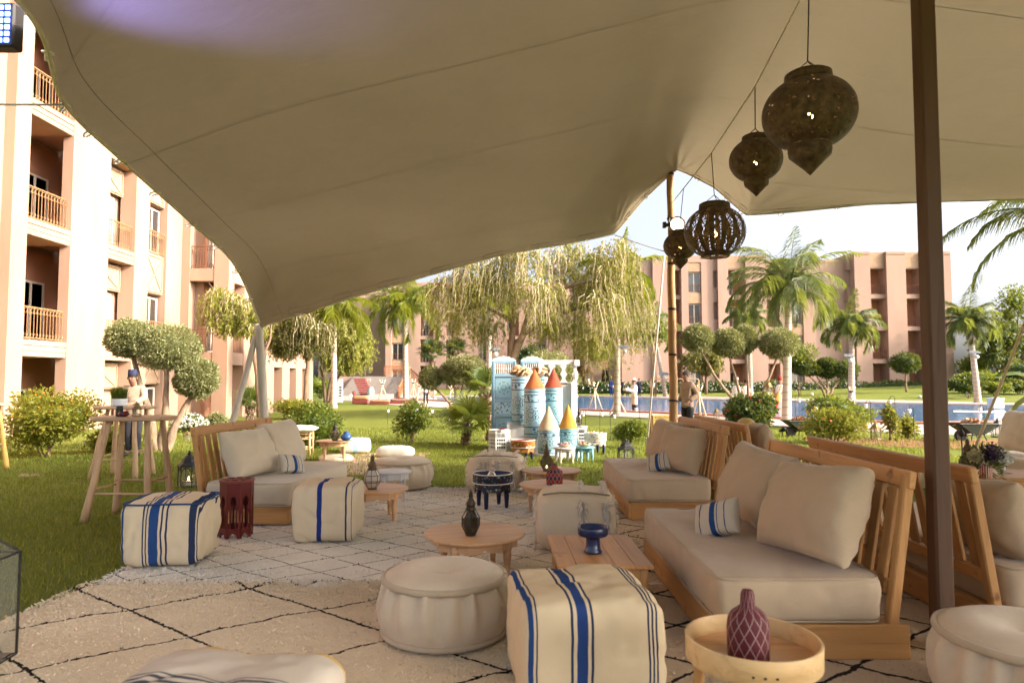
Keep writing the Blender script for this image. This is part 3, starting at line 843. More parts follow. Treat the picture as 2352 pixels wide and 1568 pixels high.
shrub('small bushy sapling close to the dark tent pole', (2084, 1008), (2062, 940, 2106, 1008), YELG, 800, .1, .05, None, None, 0, .05, 4, core=.2)
shrub('low yellow-green clipped hedge before the arcade of the wing', (690, 962), (630, 915, 765, 962), YELG, 4600, .12, .06, None, None, 0, .05, 5, name='hedge', core=.7, cat='hedge')
shrub('dark green bush at the corner by the garden stair', (735, 915), (702, 858, 775, 914), MIDG, 3000, .16, .08, None, None, 0, .05, 4, core=.7)
for i, (a, b, c, d, lb) in enumerate(((1185, 790, 1240, 850, 'dark garden bush behind the painted screen'), (1465, 720, 1540, 800, 'tall dark bush behind the bamboo pole'), (1790, 790, 1880, 850, 'wispy young tree in front of the far wall'))):
    shrub(lb, ((a + c) / 2, 905), (a, b, c, d), (DARKG, MIDG, MIDG)[i], 1500, .3, .13, None, None, 0, .05, 4, core=.5 if i < 2 else .1, Y=66)
# hedge along the far bank
def longhedge():
    A, B = onz(1330, 903, .05), onz(2178, 899, .2)
    root = thing('hedge', 'long white-flowered hedge in front of the hotel block across the pool', 'hedge', A)
    n = 9000; t_ = rng.random(n)
    P = np.outer(t_, np.array(B - A)); P += np.stack([np.zeros(n), rng.uniform(-.7, .7, n), rng.uniform(.0, 1.15, n)], 1)
    P[:, 2] += .12 * np.sin(P[:, 0] * .9)
    V, F = leafcards(P, rng.normal(size=(n, 3)), .34, .18)
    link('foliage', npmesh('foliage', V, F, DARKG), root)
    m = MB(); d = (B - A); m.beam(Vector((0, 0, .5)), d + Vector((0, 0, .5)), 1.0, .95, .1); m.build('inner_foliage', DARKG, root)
    n = 700; t_ = rng.random(n) ** .8 * .75
    P = np.outer(t_, np.array(B - A)) + np.stack([np.zeros(n), rng.uniform(-.85, -.7, n), rng.uniform(.2, 1.2, n)], 1)
    V, F = leafcards(P, rng.normal(size=(n, 3)), .13, .12); link('blossom', npmesh('blossom', V, F, WHITEF), root)['kind'] = 'stuff'
longhedge()
# bank of bushes and trees at the far end of the pool
for i, (a, b, c, d, lf, lb) in enumerate([
    (2178, 868, 2262, 905, DARKG, 'wide dark bush on the bank beyond the pool'), (2255, 878, 2318, 903, MIDG, 'clipped low box bush on the bank beyond the pool'),
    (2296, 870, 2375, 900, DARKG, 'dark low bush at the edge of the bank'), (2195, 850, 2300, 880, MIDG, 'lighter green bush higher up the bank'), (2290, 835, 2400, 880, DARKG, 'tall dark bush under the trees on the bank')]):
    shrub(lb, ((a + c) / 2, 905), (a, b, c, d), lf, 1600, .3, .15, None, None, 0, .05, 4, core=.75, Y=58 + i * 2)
def bigtree(label, base, ext, leaf, Y, n=5000, L=.4, W=.16, trunk=BARKD):
    b = Vector((px_x(base[0], Y), Y, gz(px_x(base[0], Y), Y))); s = Y / 1568
    root = thing('garden_tree', label, 'tree', b)
    cx, cy_ = (ext[0] + ext[2]) / 2, (ext[1] + ext[3]) / 2; rx, rz = (ext[2] - ext[0]) / 2 * s, (ext[3] - ext[1]) / 2 * s
    c0 = at(cx, cy_, Y) - b; parts = []; lm = []
    for i in range(11):
        d = Vector(rng.normal(size=3)).normalized()
        c = Vector((c0.x + d.x * rx * .6, c0.y + d.y * rx * .5, c0.z + d.z * rz * .6))
        parts.append(blob(c, (rx * .42, rx * .4, rz * .4), n // 11, L, W, .3, .1, .4, .35, .6, i))
        lm.append(([(0, 0, -.1), (c.x * .3, c.y * .3, c0.z * .45), c], [.16, .11, .03]))
    V, F = join(parts); link('crown', npmesh('crown', V, F, leaf), root)
    limbs(root, lm[:6], trunk)
bigtree('tall dense tree behind the bank at the edge of the garden', (2330, 890), (2270, 640, 2430, 850), MIDG, 75, 5200)
bigtree('rounded tree between the hotel block and the leaning palm', (2235, 890), (2180, 770, 2290, 862), MIDG, 78, 2600)
bigtree('dark tree standing under the tall dense tree', (2300, 890), (2245, 730, 2345, 860), DARKG, 72, 3000)
# ---- weeping pepper trees
def weeping(label, base, Y, ext, leaf, nst, ntw, trunks, L=.17, W=.04, droop=(1.2, 3.2), name='pepper_tree', cl=None, cr=44):
    b = Vector((px_x(base[0], Y), Y, gz(0, Y))); s = Y / 1568
    root = thing(name, label, 'tree', b)
    x0, y0, x1, y1 = ext
    c = at((x0 + x1) / 2, (y0 + y1) / 2, Y) - b; rx = (x1 - x0) / 2 * s; rz = (y1 - y0) / 2 * s
    if cl is None:
        cl = []
        while len(cl) < 12:
            a_, r_ = random.uniform(0, 6.283), math.sqrt(random.random()); cl.append(((x0 + x1) / 2 + (x1 - x0) * .42 * r_ * math.cos(a_), (y0 + y1) / 2 + (y1 - y0) * .42 * r_ * math.sin(a_)))
    C = np.array([at(q[0], q[1], Y + random.uniform(-1, 1) * rx * .45) - b for q in cl])
    k_ = rng.integers(0, len(C), nst); d = unit(rng.normal(size=(nst, 3))) * (rng.random(nst) ** .45)[:, None]
    S = C[k_] + d * cr * s * np.array([1.15, 1.1, .75])
    d = unit(d + .5 * unit(S - np.array(c)))
    ln = rng.uniform(droop[0], droop[1], nst); ln = np.minimum(ln, np.maximum(.25, S[:, 2] - (c.z - rz * rng.uniform(.55, 1.35, nst))))
    out = d * np.array([1, 1, 0]); out = unit(out + rng.normal(size=(nst, 3)) * .25) * np.array([1, 1, 0])
    K = 13
    t_ = np.linspace(0, 1, K)[None, :]
    hx = (.45 * np.sqrt(t_) + .12 * t_) * ln[:, None] * .45; hz = (.12 * np.sin(t_ * 2.2) - .95 * t_ ** 1.35) * ln[:, None]
    P = S[:, None, :] + out[:, None, :] * hx[:, :, None]; P[:, :, 2] += hz
    P += rng.normal(size=P.shape) * .05
    # leaflets
    PP = np.repeat(P.reshape(-1, 3), 2, 0)
    keep = rng.random(len(PP)) < .72; PP = PP[keep]
    D = rng.normal(size=PP.shape) * .55 + np.array([0, 0, -.8])
    V, F = leafcards(PP, D, L * rng.uniform(.7, 1.5, len(PP)), W * rng.uniform(.8, 1.3, len(PP)))
    link('crown', npmesh('crown', V, F, leaf), root)
    # twigs as thin three-sided strings
    kt = rng.choice(nst, min(ntw, nst), replace=False)
    m = MB()
    for i in kt: m.tube([Vector(q) for q in P[i][::3]], [.022, .014, .01, .008, .006], 3, False)
    m.build('twig', TWIG, root)['kind'] = 'stuff'
    for pts, rs in trunks:
        limbs(root, [([at(p[0], p[1], Y + (p[2] if len(p) > 2 else 0)) - b for p in pts], rs)], BARKD if len(pts) < 5 else BARK)
    return root
weeping('large weeping pepper tree spreading behind the painted screen', (1165, 940), 30.5, (1003, 548, 1482, 830), PEPPER, 1750, 1300, [
    ([(1160, 955), (1170, 850), (1200, 770), (1225, 690), (1245, 600)], [.2, .19, .16, .12, .05]),
    ([(1162, 955), (1168, 850), (1180, 740), (1182, 640)], [.16, .15, .13, .05]),
    ([(1200, 770), (1290, 720, 1), (1390, 690, 1)], [.1, .07, .03]), ([(1225, 690), (1330, 650, -1), (1420, 640, -1), (1455, 650)], [.1, .07, .05, .02]),
    ([(1180, 740), (1110, 700, .5), (1050, 715)], [.09, .06, .02]), ([(1182, 640), (1140, 600), (1100, 620)], [.07, .05, .02])], .18, .042, (.9, 2.3), cl=[(1035, 650), (1075, 605), (1050, 710), (1100, 660), (1135, 612), (1120, 735), (1180, 640), (1205, 585), (1245, 655), (1275, 600), (1290, 690), (1330, 640), (1345, 585), (1385, 690), (1400, 620), (1440, 655), (1468, 700), (1300, 565), (1170, 568), (1415, 572), (1335, 740), (1255, 735), (1395, 755), (1360, 790), (1440, 740)], cr=40)
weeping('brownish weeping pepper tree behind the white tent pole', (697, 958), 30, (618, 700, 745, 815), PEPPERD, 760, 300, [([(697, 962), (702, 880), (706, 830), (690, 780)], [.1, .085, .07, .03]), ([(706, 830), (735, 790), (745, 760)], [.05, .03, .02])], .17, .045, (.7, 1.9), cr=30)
weeping('bushy green pepper tree beside the far garden stair', (752, 925), 46, (735, 715, 850, 845), PEPPER, 1000, 200, [([(748, 925), (744, 880), (735, 840)], [.14, .1, .06]), ([(752, 925), (756, 885), (775, 830)], [.14, .1, .06]), ([(757, 925), (766, 890), (800, 820)], [.12, .09, .05])], .24, .07, (.9, 2.2), cr=26)
weeping('weeping pepper tree hanging against the sunlit wing', (596, 955), 27, (470, 640, 640, 760), PEPPER, 560, 300, [([(596, 958), (590, 860), (575, 760), (540, 690)], [.12, .1, .08, .03]), ([(590, 860), (620, 780), (625, 720)], [.07, .05, .02]), ([(575, 760), (510, 690), (480, 650)], [.05, .03, .015])], .17, .045, (.8, 2.2), cr=30)
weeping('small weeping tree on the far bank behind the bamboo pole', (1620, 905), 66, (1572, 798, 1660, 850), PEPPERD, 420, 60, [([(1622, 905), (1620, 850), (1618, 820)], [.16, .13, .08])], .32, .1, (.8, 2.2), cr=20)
# ---- palms
def frond(base, az, el, Ln, droop, k=46, leaf=.55, wdt=.035, hang=.8):
    s = np.linspace(0, 1, k); ang = el - droop * s ** 1.3
    ds = Ln / (k - 1)
    h = np.cumsum(np.cos(ang)) * ds; z = np.cumsum(np.sin(ang)) * ds
    ca, sa = math.cos(az), math.sin(az)
    P = np.stack([base[0] + h * ca, base[1] + h * sa, base[2] + z], 1)
    T = np.stack([np.cos(ang) * ca, np.cos(ang) * sa, np.sin(ang)], 1); S = np.array([-sa, ca, 0])
    Vs = []; m0 = int(k * .1)
    out = []
    for sd_ in (-1, 1):
        D = T[m0:] * .5 + S * sd_ * .8 + np.array([0, 0, -.55 * hang]) + rng.normal(size=(k - m0, 3)) * .16
        L = leaf * np.sin(np.clip(s[m0:] * .88 + .14, 0, 1) * math.pi) ** .6 * rng.uniform(.8, 1.15, k - m0)
        D = unit(D); q = P[m0:]
        W_ = unit(np.cross(D, T[m0:])) * wdt
        mid = q + D * (L * .5)[:, None]; tip = mid + unit(D + np.array([0, 0, -1.1 * hang])) * (L * .55)[:, None]
        out.append(np.stack([q - W_ * .4, q + W_ * .4, mid + W_ * .5, mid - W_ * .5], 1)); out.append(np.stack([mid - W_ * .5, mid + W_ * .5, tip + W_ * .06, tip - W_ * .06], 1))
    V = np.concatenate(out).reshape(-1, 3); F = np.arange(len(V)).reshape(-1, 4)
    return V, F, P
def palm(label, base, crown, Y, nf, Ln, leafm_, tr=.13, leaf=.6, bulge=0, lean=None, name='palm_tree', wdt=.035, sh=None, k=46, spear=True, ds=1.):
    b = ong(*base) if Y is None else Vector((px_x(base[0], Y), Y, gz(px_x(base[0], Y), Y)))
    Y = b.y; root = thing(name, label, 'palm tree', b)
    c = at(crown[0], crown[1], Y) - b
    pts = [Vector((0, 0, -.1)), Vector((c.x * .25, 0, c.z * .3)), Vector((c.x * .6, 0, c.z * .65)), c]
    m = MB(); Q = []; RR = []
    for i in range(17):
        t_ = i / 16; q = pts[0].lerp(pts[1], t_ * 3) if t_ < 1 / 3 else (pts[1].lerp(pts[2], t_ * 3 - 1) if t_ < 2 / 3 else pts[2].lerp(pts[3], t_ * 3 - 2))
        Q.append(q); RR.append(tr * (1.2 - .45 * t_ + (.35 if i == 0 else 0) + bulge * math.exp(-((t_ - .9) / .1) ** 2)))
    m.tube(Q, RR, 10); m.build('trunk', PBARK, root, smooth=True)
    rach = MB()
    for i in range(nf):
        az = i * 2.39996 + .3; lvl = i / nf
        el = R(80) - R(78) * lvl; dr = (R(85) + R(75) * lvl) * ds + random.uniform(-.25, .25)
        if i == 0 and spear: el, dr = R(86), R(14)
        ll = Ln * random.uniform(.8, 1.15)
        V, F, P = frond((c.x, c.y, c.z), az + random.uniform(-.25, .25), el, ll, dr, int(k * 1.5), leaf * 1.25, wdt * 1.25, .7 + .6 * lvl)
        fr = link('frond', npmesh('frond', V, F, leafm_), root)
        m = MB(); m.tube([Vector(p) for p in P[::6]], [max(.006, tr * .2 * (1 - j / len(P[::6]))) for j in range(len(P[::6]))], 4, False); m.build('stalk', leafm_, fr)
    return root
palm('bright queen palm left of the loose leafy shrub', (932, 925), (930, 708), None, 24, 3.9, PALMY, .19, .95, wdt=.05)
palm('tall pale-trunked palm beside the far garden stair', (766, 937), (768, 715), None, 22, 3.2, PALMY, .17, .8, wdt=.05)
palm('yellowish queen palm rising beside the weeping tree', (1417, 957), (1420, 648), None, 22, 2.7, PALMY, .14, .75, wdt=.04)
palm('big feathery queen palm next to the man in the red fez', (1806, 968), (1812, 668), None, 26, 3.2, PALMG, .16, .74, wdt=.026, k=56)
palm('shorter palm on the far bank with swollen trunk', (1953, 908), (1957, 752), 58, 22, 3.2, PALMG, .24, .9, .7, wdt=.06)
palm('leaning palm on the grass bank beyond the pool', (2243, 925), (2226, 745), 50, 22, 3.0, PALMG, .2, .8, 1.0, wdt=.055)
palm('palm at the picture edge with one frond reaching past the dark pole', (2500, 1010), (2470, 500), 15.5, 22, 3.5, PALMG, .14, .5, wdt=.018, k=80, ds=.62)
palm('slim grey-trunked palm on the far bank behind the clipped olive', (1723, 908), (1720, 735), 66, 18, 2.8, PALMG, .2, .8, wdt=.06)
palm('palm half hidden inside the weeping tree', (1124, 925), (1124, 700), 52, 14, 3.0, PALMY, .18, .8, wdt=.05)
palm('palm on the far bank just behind the bamboo tent pole', (1528, 907), (1500, 760), 68, 14, 3.2, PALMG, .2, .9, wdt=.06)
def fanleaf(c, az, el, stalk, rad, nseg=22, wd=.045):
    """a palmate leaf: stalk then a fan of blades"""
    ca, sa = math.cos(az), math.sin(az)
    T = np.array([math.cos(el) * ca, math.cos(el) * sa, math.sin(el)]); S = np.array([-sa, ca, 0]); U = np.cross(T, S)
    h = np.array(c) + T * stalk; out = []
    for i in range(nseg):
        a = (i / (nseg - 1) - .5) * R(250)
        D = T * math.cos(a) + S * math.sin(a) + U * (-.12 + .1 * math.cos(a)); D = D / np.linalg.norm(D)
        L = rad * (.75 + .25 * math.cos(a)) * random.uniform(.92, 1.05)
        P_ = np.cross(D, U); P_ = P_ / np.linalg.norm(P_) * wd
        mid = h + D * L * .6; tip = h + D * L + np.array([0, 0, -.22 * L])
        out.append(np.array([h, mid + P_, tip, mid - P_]))
    V = np.concatenate(out); return V, np.arange(len(V)).reshape(-1, 4), h
def fanpalm(label, base, top, Y, nl, stalk, rad, leaf=None, tr=.1, shag=True, name='fan_palm'):
    b = ong(*base) if Y is None else Vector((px_x(base[0], Y), Y, gz(0, Y)))
    Y = b.y; root = thing(name, label, 'palm tree', b); c = at(top[0], top[1], Y) - b
    m = MB(); m.tube([Vector((0, 0, -.05)), Vector((c.x * .5, 0, c.z * .5)), c], [tr * 1.1, tr, tr * .8], 9); m.build('trunk', BARKD, root, smooth=True)
    if shag:
        n = 160; t_ = rng.random(n); a = rng.uniform(0, 6.283, n)
        P = np.outer(t_, np.array(c)) + np.stack([np.cos(a), np.sin(a), 0 * a], 1) * tr
        V, F = leafcards(P, np.stack([np.cos(a), np.sin(a), .9 + 0 * a], 1), tr * 1.3, tr * .7); link('leaf_base', npmesh('leaf_base', V, F, BARK), root)['kind'] = 'stuff'
    for i in range(nl):
        az = i * 2.39996; el = R(78) - R(95) * i / nl
        V, F, h = fanleaf(c, az, el, stalk * random.uniform(.8, 1.1), rad, 24, rad * .046)
        f = link('fan_leaf', npmesh('fan_leaf', V, F, leaf or FANG), root)
        m = MB(); m.tube([c, Vector(h)], [tr * .12, tr * .08], 4, False); m.build('stalk', FANG, f)
    return root
fanpalm('young fan palm on the lawn in front of the painted screen', (1068, 1022), (1075, 972), None, 17, .40, .56, leafm('fan_bright', (.09, .13, .02), (.19, .23, .04), .45, .4), .07)
fanpalm('shaggy-trunked palm close against the painted screen', (1128, 1012), (1116, 893), None, 12, .35, .5, None, .12)
fanpalm('small fan palm at the corner of the sunlit wing', (577, 968), (575, 925), None, 12, .35, .6, None, .12)
fanpalm('fan palm in front of the far block, nearer the queen palm', (993, 905), (993, 812), 84, 16, 1.1, 1.5, leafm('fan_dark', (.02, .045, .015), (.05, .08, .03), .3, .4), .25)
fanpalm('fan palm in front of the far block, nearer the weeping tree', (1047, 905), (1047, 805), 86, 15, 1.0, 1.4, leafm('fan_dark', (.02, .045, .015), (.05, .08, .03), .3, .4), .25)
# ================================================================== TENT
def catmull(P, t_):
    n = len(P) - 1; f = min(max(t_, 0), 1) * n; i = min(int(f), n - 1); f -= i
    p1, p2 = P[i], P[i + 1]
    p0 = P[i - 1] if i else p1 * 2 - p2; p3 = P[i + 2] if i + 2 <= n else p2 * 2 - p1
    t1 = max(1e-4, (p1 - p0).length) ** .6; t2 = t1 + max(1e-4, (p2 - p1).length) ** .6; t3 = t2 + max(1e-4, (p3 - p2).length) ** .6
    t = t1 + (t2 - t1) * f
    a1 = p0.lerp(p1, t / t1); a2 = p1.lerp(p2, (t - t1) / (t2 - t1)); a3 = p2.lerp(p3, (t - t2) / (t3 - t2))
    return a1.lerp(a2, t / t2).lerp(a2.lerp(a3, (t - t1) / (t3 - t1)), (t - t1) / (t2 - t1))
def tentmat():
    m, t, b, o = nodes('tent_canvas')
    v = coord(t); f = noisef(t, v, .8, 4)
    c = mixc(t, f, (.245, .195, .122), (.295, .24, .155))
    t.links.new(c, b.inputs['Base Color']); b.inputs['Roughness'].default_value = .85; b.inputs['Specular IOR Level'].default_value = .2
    st = noisef(t, coord(t, 'Object', (.5, 1.6, 1)), 2.2, 5, .6, .8)
    bumpn(t, b, mth(t, 'ADD', mth(t, 'MULTIPLY', st, 3.), mth(t, 'MULTIPLY', noisef(t, v, 240, 2), .25)), .35, .01)
    c = mixc(t, mth(t, 'MULTIPLY', ramp(t, noisef(t, v, 1.7, 6, .7), [(.5, (0, 0, 0)), (.8, (1, 1, 1))]), .25), c, (.13, .10, .065)); t.links.new(c, b.inputs['Base Color'])
    tr = t.nodes.new('ShaderNodeBsdfTranslucent'); tr.inputs[0].default_value = (.40, .32, .205, 1)
    mx = t.nodes.new('ShaderNodeMixShader'); mx.inputs[0].default_value = .12
    t.links.new(b.outputs[0], mx.inputs[1]); t.links.new(tr.outputs[0], mx.inputs[2]); t.links.new(mx.outputs[0], o.inputs[0])
    return m
CANVAS = tentmat(); BAND = mat('tent_band', (.27, .215, .15), .85, .08, 1)
A = at
ROWS = [  # unseen right edge lowered and unseen rear cut short to shape the light underneath
 [A(600, 750, 12), A(850, 671, 12.3), A(1150, 586, 12.4), A(1410, 537, 12.2), A(1478, 458, 11.8), A(1555, 389, 11.3), A(1640, 430, 10.9), A(1715, 493, 10.6), A(2000, 469, 10.3), A(2360, 458, 10), Vector((13.5, 9.3, 2.6))],
 [A(545, 618, 10.5), A(830, 560, 10.6), Vector((-.2, 10.6, 4.05)), Vector((1.6, 10.6, 4.5)), Vector((2.1, 10.5, 4.85)), Vector((2.6, 10.4, 5.12)), Vector((3.05, 10.1, 4.9)), Vector((3.6, 9.6, 4.45)), Vector((5.4, 9.4, 4.2)), Vector((7.7, 9.2, 4.05)), Vector((13.5, 8.6, 2.5))],
 [A(440, 512, 8.4), Vector((-2.3, 8.4, 3.9)), Vector((-.3, 8.4, 4.4)), Vector((1.2, 8.4, 4.75)), Vector((1.8, 8.4, 4.95)), Vector((2.4, 8.4, 5.1)), Vector((2.95, 8.2, 5.0)), Vector((3.6, 8.0, 4.75)), Vector((5.2, 8, 4.5)), Vector((7.7, 8, 4.2)), Vector((13.5, 7.5, 2.4))],
 [A(280, 368, 6.7), Vector((-2.3, 6.4, 4.2)), Vector((-.4, 6.3, 4.65)), Vector((1.0, 6.2, 4.95)), Vector((1.6, 6.2, 5.08)), Vector((2.2, 6.2, 5.15)), Vector((2.8, 6.1, 5.08)), Vector((3.6, 6, 4.9)), Vector((5.2, 6, 4.65)), Vector((7.7, 6, 4.3)), Vector((13.5, 6, 2.3))],
 [A(150, 240, 5.5), Vector((-2.2, 4.6, 4.3)), Vector((-.4, 4.3, 4.75)), Vector((1.0, 4.2, 5.0)), Vector((1.6, 4.2, 5.1)), Vector((2.2, 4.2, 5.15)), Vector((2.8, 4.2, 5.1)), Vector((3.6, 4.2, 4.95)), Vector((5.2, 4.2, 4.7)), Vector((7.7, 4.2, 4.3)), Vector((13.5, 4.2, 2.3))],
 [A(48, 10, 4.2), Vector((-1.9, 2.8, 4.3)), Vector((-.4, 2.3, 4.7)), Vector((1.0, 2, 4.9)), Vector((1.6, 2, 5)), Vector((2.2, 2, 5.05)), Vector((2.8, 2, 5)), Vector((3.6, 2, 4.9)), Vector((5.2, 2, 4.6)), Vector((7.7, 2, 4.2)), Vector((13.5, 2, 2.2))],
 [Vector((-3.3, .6, 3.7)), Vector((-1.9, -.5, 4.0)), Vector((-.4, -1.5, 4.2)), Vector((1, -1.6, 4.4)), Vector((1.6, -1.6, 4.4)), Vector((2.2, -1.6, 4.4)), Vector((2.8, -1.6, 4.4)), Vector((3.6, -1.6, 4.3)), Vector((5.2, -1.6, 4.1)), Vector((7.7, -1.6, 3.8)), Vector((13.5, -1.6, 2.6))],
]
def linear(P, t_):
    n = len(P) - 1; f = min(max(t_, 0), 1) * n; i = min(int(f), n - 1); return P[i].lerp(P[i + 1], f - i)
def tentpt(u, v):
    q = catmull([catmull(r, u) for r in ROWS], v)
    k = .8 * math.exp(-(v * 7) ** 2)          # the edge itself is pulled taut between its loops
    return q + (linear(ROWS[0], u) - catmull(ROWS[0], u)) * k if k > .01 else q
def tent():
    root = thing('stretch_tent', 'beige stretch tent canopy with scalloped edge spanning overhead', 'tent', (0, 4, 0))
    L = root.location
    nu, nv = 190, 110; m = MB()
    P = [[tentpt(i / nu, j / nv) for i in range(nu + 1)] for j in range(nv + 1)]
    # soft pull creases at the attachment points of the edge
    V = []
    for j in range(nv + 1):
        for i in range(nu + 1):
            q = P[j][i].copy(); u, v = i / nu, j / nv
            q.z += .012 * noise.noise(q * 1.3) + .03 * math.sin(u * 120 + 6 * noise.noise(q)) * math.exp(-v * 40) * math.exp(-((u) / .12) ** 2) + .02 * math.sin(u * 260 - v * 200) * math.exp(-((u) / .05) ** 2 - (v / .09) ** 2)
            for u0, amp in ((0., .03), (.3, .022), (.5, .03), (.7, .02)):
                dx_, dy_ = (u - u0) * 7, v * 3.2; r_ = math.hypot(dx_, dy_)
                if r_ < 1.2: q.z += amp * math.sin(math.atan2(dy_, dx_) * 13 + 2 * noise.noise(q)) * math.exp(-(r_ / .42) ** 2) * min(1, r_ * 6)
            V.append(q - L)
    F = [(j * (nu + 1) + i, (j + 1) * (nu + 1) + i, (j + 1) * (nu + 1) + i + 1, j * (nu + 1) + i + 1) for j in range(nv) for i in range(nu)]
    m.add(V, F); m.build('canopy', CANVAS, root, smooth=True)
    hem = mat('tent_hem', (.66, .60, .48), .8, .06)
    h = MB(); h.tube([tentpt(i / 160, 0) - L for i in range(161)], .016, 6); h.build('hem', hem, root, smooth=True)
    h = MB(); h.tube([tentpt(0, i / 120) - L for i in range(121)], .018, 6); h.build('hem', hem, root, smooth=True)
    k = 150
    st = mat('tent_stitch', (.14, .105, .065), .9, .1)
    for fn in (lambda t_: tentpt(t_, .022), lambda t_: tentpt(.02, t_)):
        h = MB(); h.tube([fn(i / k) - L + Vector((0, 0, -.008)) for i in range(k + 1)], .0022, 4); h.build('stitch_line', st, root)
    seam = mat('tent_seam', (.26, .21, .135), .9, .1)
    for v in (.15, .33, .5, .7):
        s = MB(); VV = []
        for i in range(k + 1):
            u = i / k; vv = v + .012 * math.sin(u * 5 + v * 20)
            p = tentpt(u, vv) - L; d = tentpt(u, vv + .01) - tentpt(u, vv); d = d.normalized() * .0042
            VV += [p - d + Vector((0, 0, -.02)), p + d + Vector((0, 0, -.02))]
        s.add(VV, [(2 * i, 2 * i + 1, 2 * i + 3, 2 * i + 2) for i in range(k)]); s.build('seam', seam, root)
    # reinforcement patches and white loops along the edge
    tabm = mat('tent_loop', (.75, .74, .72), .5, .05)
    for (fn, ts) in ((lambda t_: (t_, .0, 1), [.035, .075, .115, .155, .195, .235, .275, .345, .41, .555, .64, .685, .73, .775, .82, .865]), (lambda t_: (.0, t_, 0), [.08, .16, .245, .33, .42, .5, .59, .665, .765])):
        for t_ in ts:
            u, v, e = fn(t_)
            p = tentpt(u, v) - L
            if e: tan = (tentpt(u + .004, 0) - tentpt(u - .004, 0)).normalized(); inn = (tentpt(u, .05) - tentpt(u, 0)).normalized()
            else: tan = (tentpt(0, v + .004) - tentpt(0, v - .004)).normalized(); inn = (tentpt(.05, v) - tentpt(0, v)).normalized()
            q = MB()
            a, b_ = p - inn * .075, p + inn * .015
            ring = [b_ - tan * .04, a - tan * .028, a - inn * .02, a + tan * .028, b_ + tan * .04]
            q.tube(ring, .009, 5); q.box(p - inn * .0, (.06, .06, .012)); q.build('edge_loop', tabm, root)
            if not e: continue
            q = MB()
            du = .016; base = []
            for (x_, y_) in ((-.4, .03), (.4, .03), (.34, .065), (-.34, .065)):
                base.append((tentpt(u + x_ * .022, v + y_ * .45) if e else tentpt(u + y_ * .32, v + x_ * .03)) - L + Vector((0, 0, -.02)))
            q.tube(base + [base[0]], .0035, 4); q.build('edge_patch', st, root)
tent()
# ---- poles
def pole(label, name, p0, p1, r0, r1, matl, rings=0, sq=False, wob=.0, ringm=None):
    p0, p1 = Vector(p0), Vector(p1)
    root = thing(name, label, 'pole', p0); d = p1 - p0
    m = MB()
    if sq:
        m.beam((0, 0, 0), d, r0 * 2, r0 * 2, .012)
        m.build('post', matl, root)
    else:
        k = 18; pts = []; rs = []
        for i in range(k + 1):
            t_ = i / k; q = d * t_; q += noise.noise_vector(q * 1.1 + p0) * wob; pts.append(q); rs.append((r0 + (r1 - r0) * t_) * (1 + .05 * noise.noise(q * 3)))
        m.tube(pts, rs, 12); m.build('shaft', matl, root, smooth=True)
        for i in range(rings):
            t_ = (i + .6) / rings; q = d * t_; dd = d.normalized()
            rr = (r0 + (r1 - r0) * t_) * 1.07
            g = MB(); g.tube([q - dd * .018, q, q + dd * .018], [rr * .98, rr * 1.03, rr * .98], 12); g.build('node_ring', ringm or LAMPB, root, smooth=True)
    return root
DARKW = wood('dark_post', (.10, .052, .028), (.055, .028, .014), 1, .55, 'Z', False)
BAMB = wood('bamboo', (.36, .20, .085), (.22, .11, .045), 1, .5, 'Z', False)
GREYP = mat('pale_pole', (.42, .37, .29), .8, .15, 5, .3, 20, stretch=(3, 3, .3))
LBAM = mat('light_bamboo', (.55, .44, .28), .6, .15, 5, stretch=(4, 4, .4))
pole('dark brown square timber tent post in front of the wooden sofas', 'tent_post', at(2166, 1487, 3.95), at(2119, 0, 3.95) + (at(2119, 0, 3.95) - at(2166, 1487, 3.95)) * .3, .05, .05, DARKW, sq=True)
b0 = at(1548, 960, 11.3); b1 = at(1539, 380, 11.3)
pole('knotted brown bamboo tent pole under the canopy peak', 'tent_pole', (b0.x, 11.3, 0), (b1.x, 11.3, 5.3), .072, .058, BAMB, 7, wob=.03)
w0 = at(608, 955, 12); w1 = at(593, 752, 12)
pole('pale wooden tent pole at the low corner behind the sofa', 'tent_pole', (w0.x + .06, 12, 0), (w1.x, 12, 2.52), .085, .07, GREYP, 0, wob=.02)
w2 = at(527, 968, 11.6); w3 = at(586, 772, 12)
pole('slanting pale strut propping the low tent corner', 'tent_strut', (w2.x - .12, 11.5, 0), (w3.x, 12, w3.z), .055, .05, GREYP, 0, wob=.02)
r0 = at(2238, 1020, 9.4); r1 = at(2362, 720, 9.4)
pole('thin light bamboo cane slanting beside the dark post', 'bamboo_cane', r0 - Vector((.25, 0, .62)), r1, .022, .018, LBAM, 0, wob=.02)
def rope(label, pts, r, matl, name='rope', n=5):
    p0 = Vector(pts[0]); m = MB(); m.tube([Vector(p) - p0 for p in pts], r, n)
    return tag(m.build(name, matl, loc=p0, smooth=True), label, 'rope')
ROPE = mat('rope_fibre', (.52, .46, .38), .9, .2, 30)
WIRE = mat('wire', (.05, .045, .04), .6, .1)
rope('straight guy rope stretched down from the tent corner to the lawn', [at(1526, 588, 12.3), at(1497, 900, 12.6), ong(1484, 1046)], .018, ROPE)
rope('guy line from the scalloped corner to the bamboo pole', [at(1412, 540, 12.2), at(1470, 560, 11.9), at(1534, 580, 11.3)], .008, ROPE)
rope('guy line running off from the tent edge past the balconies', [at(148, 240, 5.5), at(110, 241, 5.2), at(-60, 240, 4.6)], .009, ROPE)
LP = [at(1546, 463, 11.25), at(1570, 433, 8.2), at(1634, 352, 6.9), at(1734, 200, 5.3), at(1843, -10, 4.55), at(1900, -120, 4.3), Vector((2.1, 4.1, 5.02))]
rope('string carrying the lanterns from the bamboo pole to the tent peak', LP, .006, ROPE)
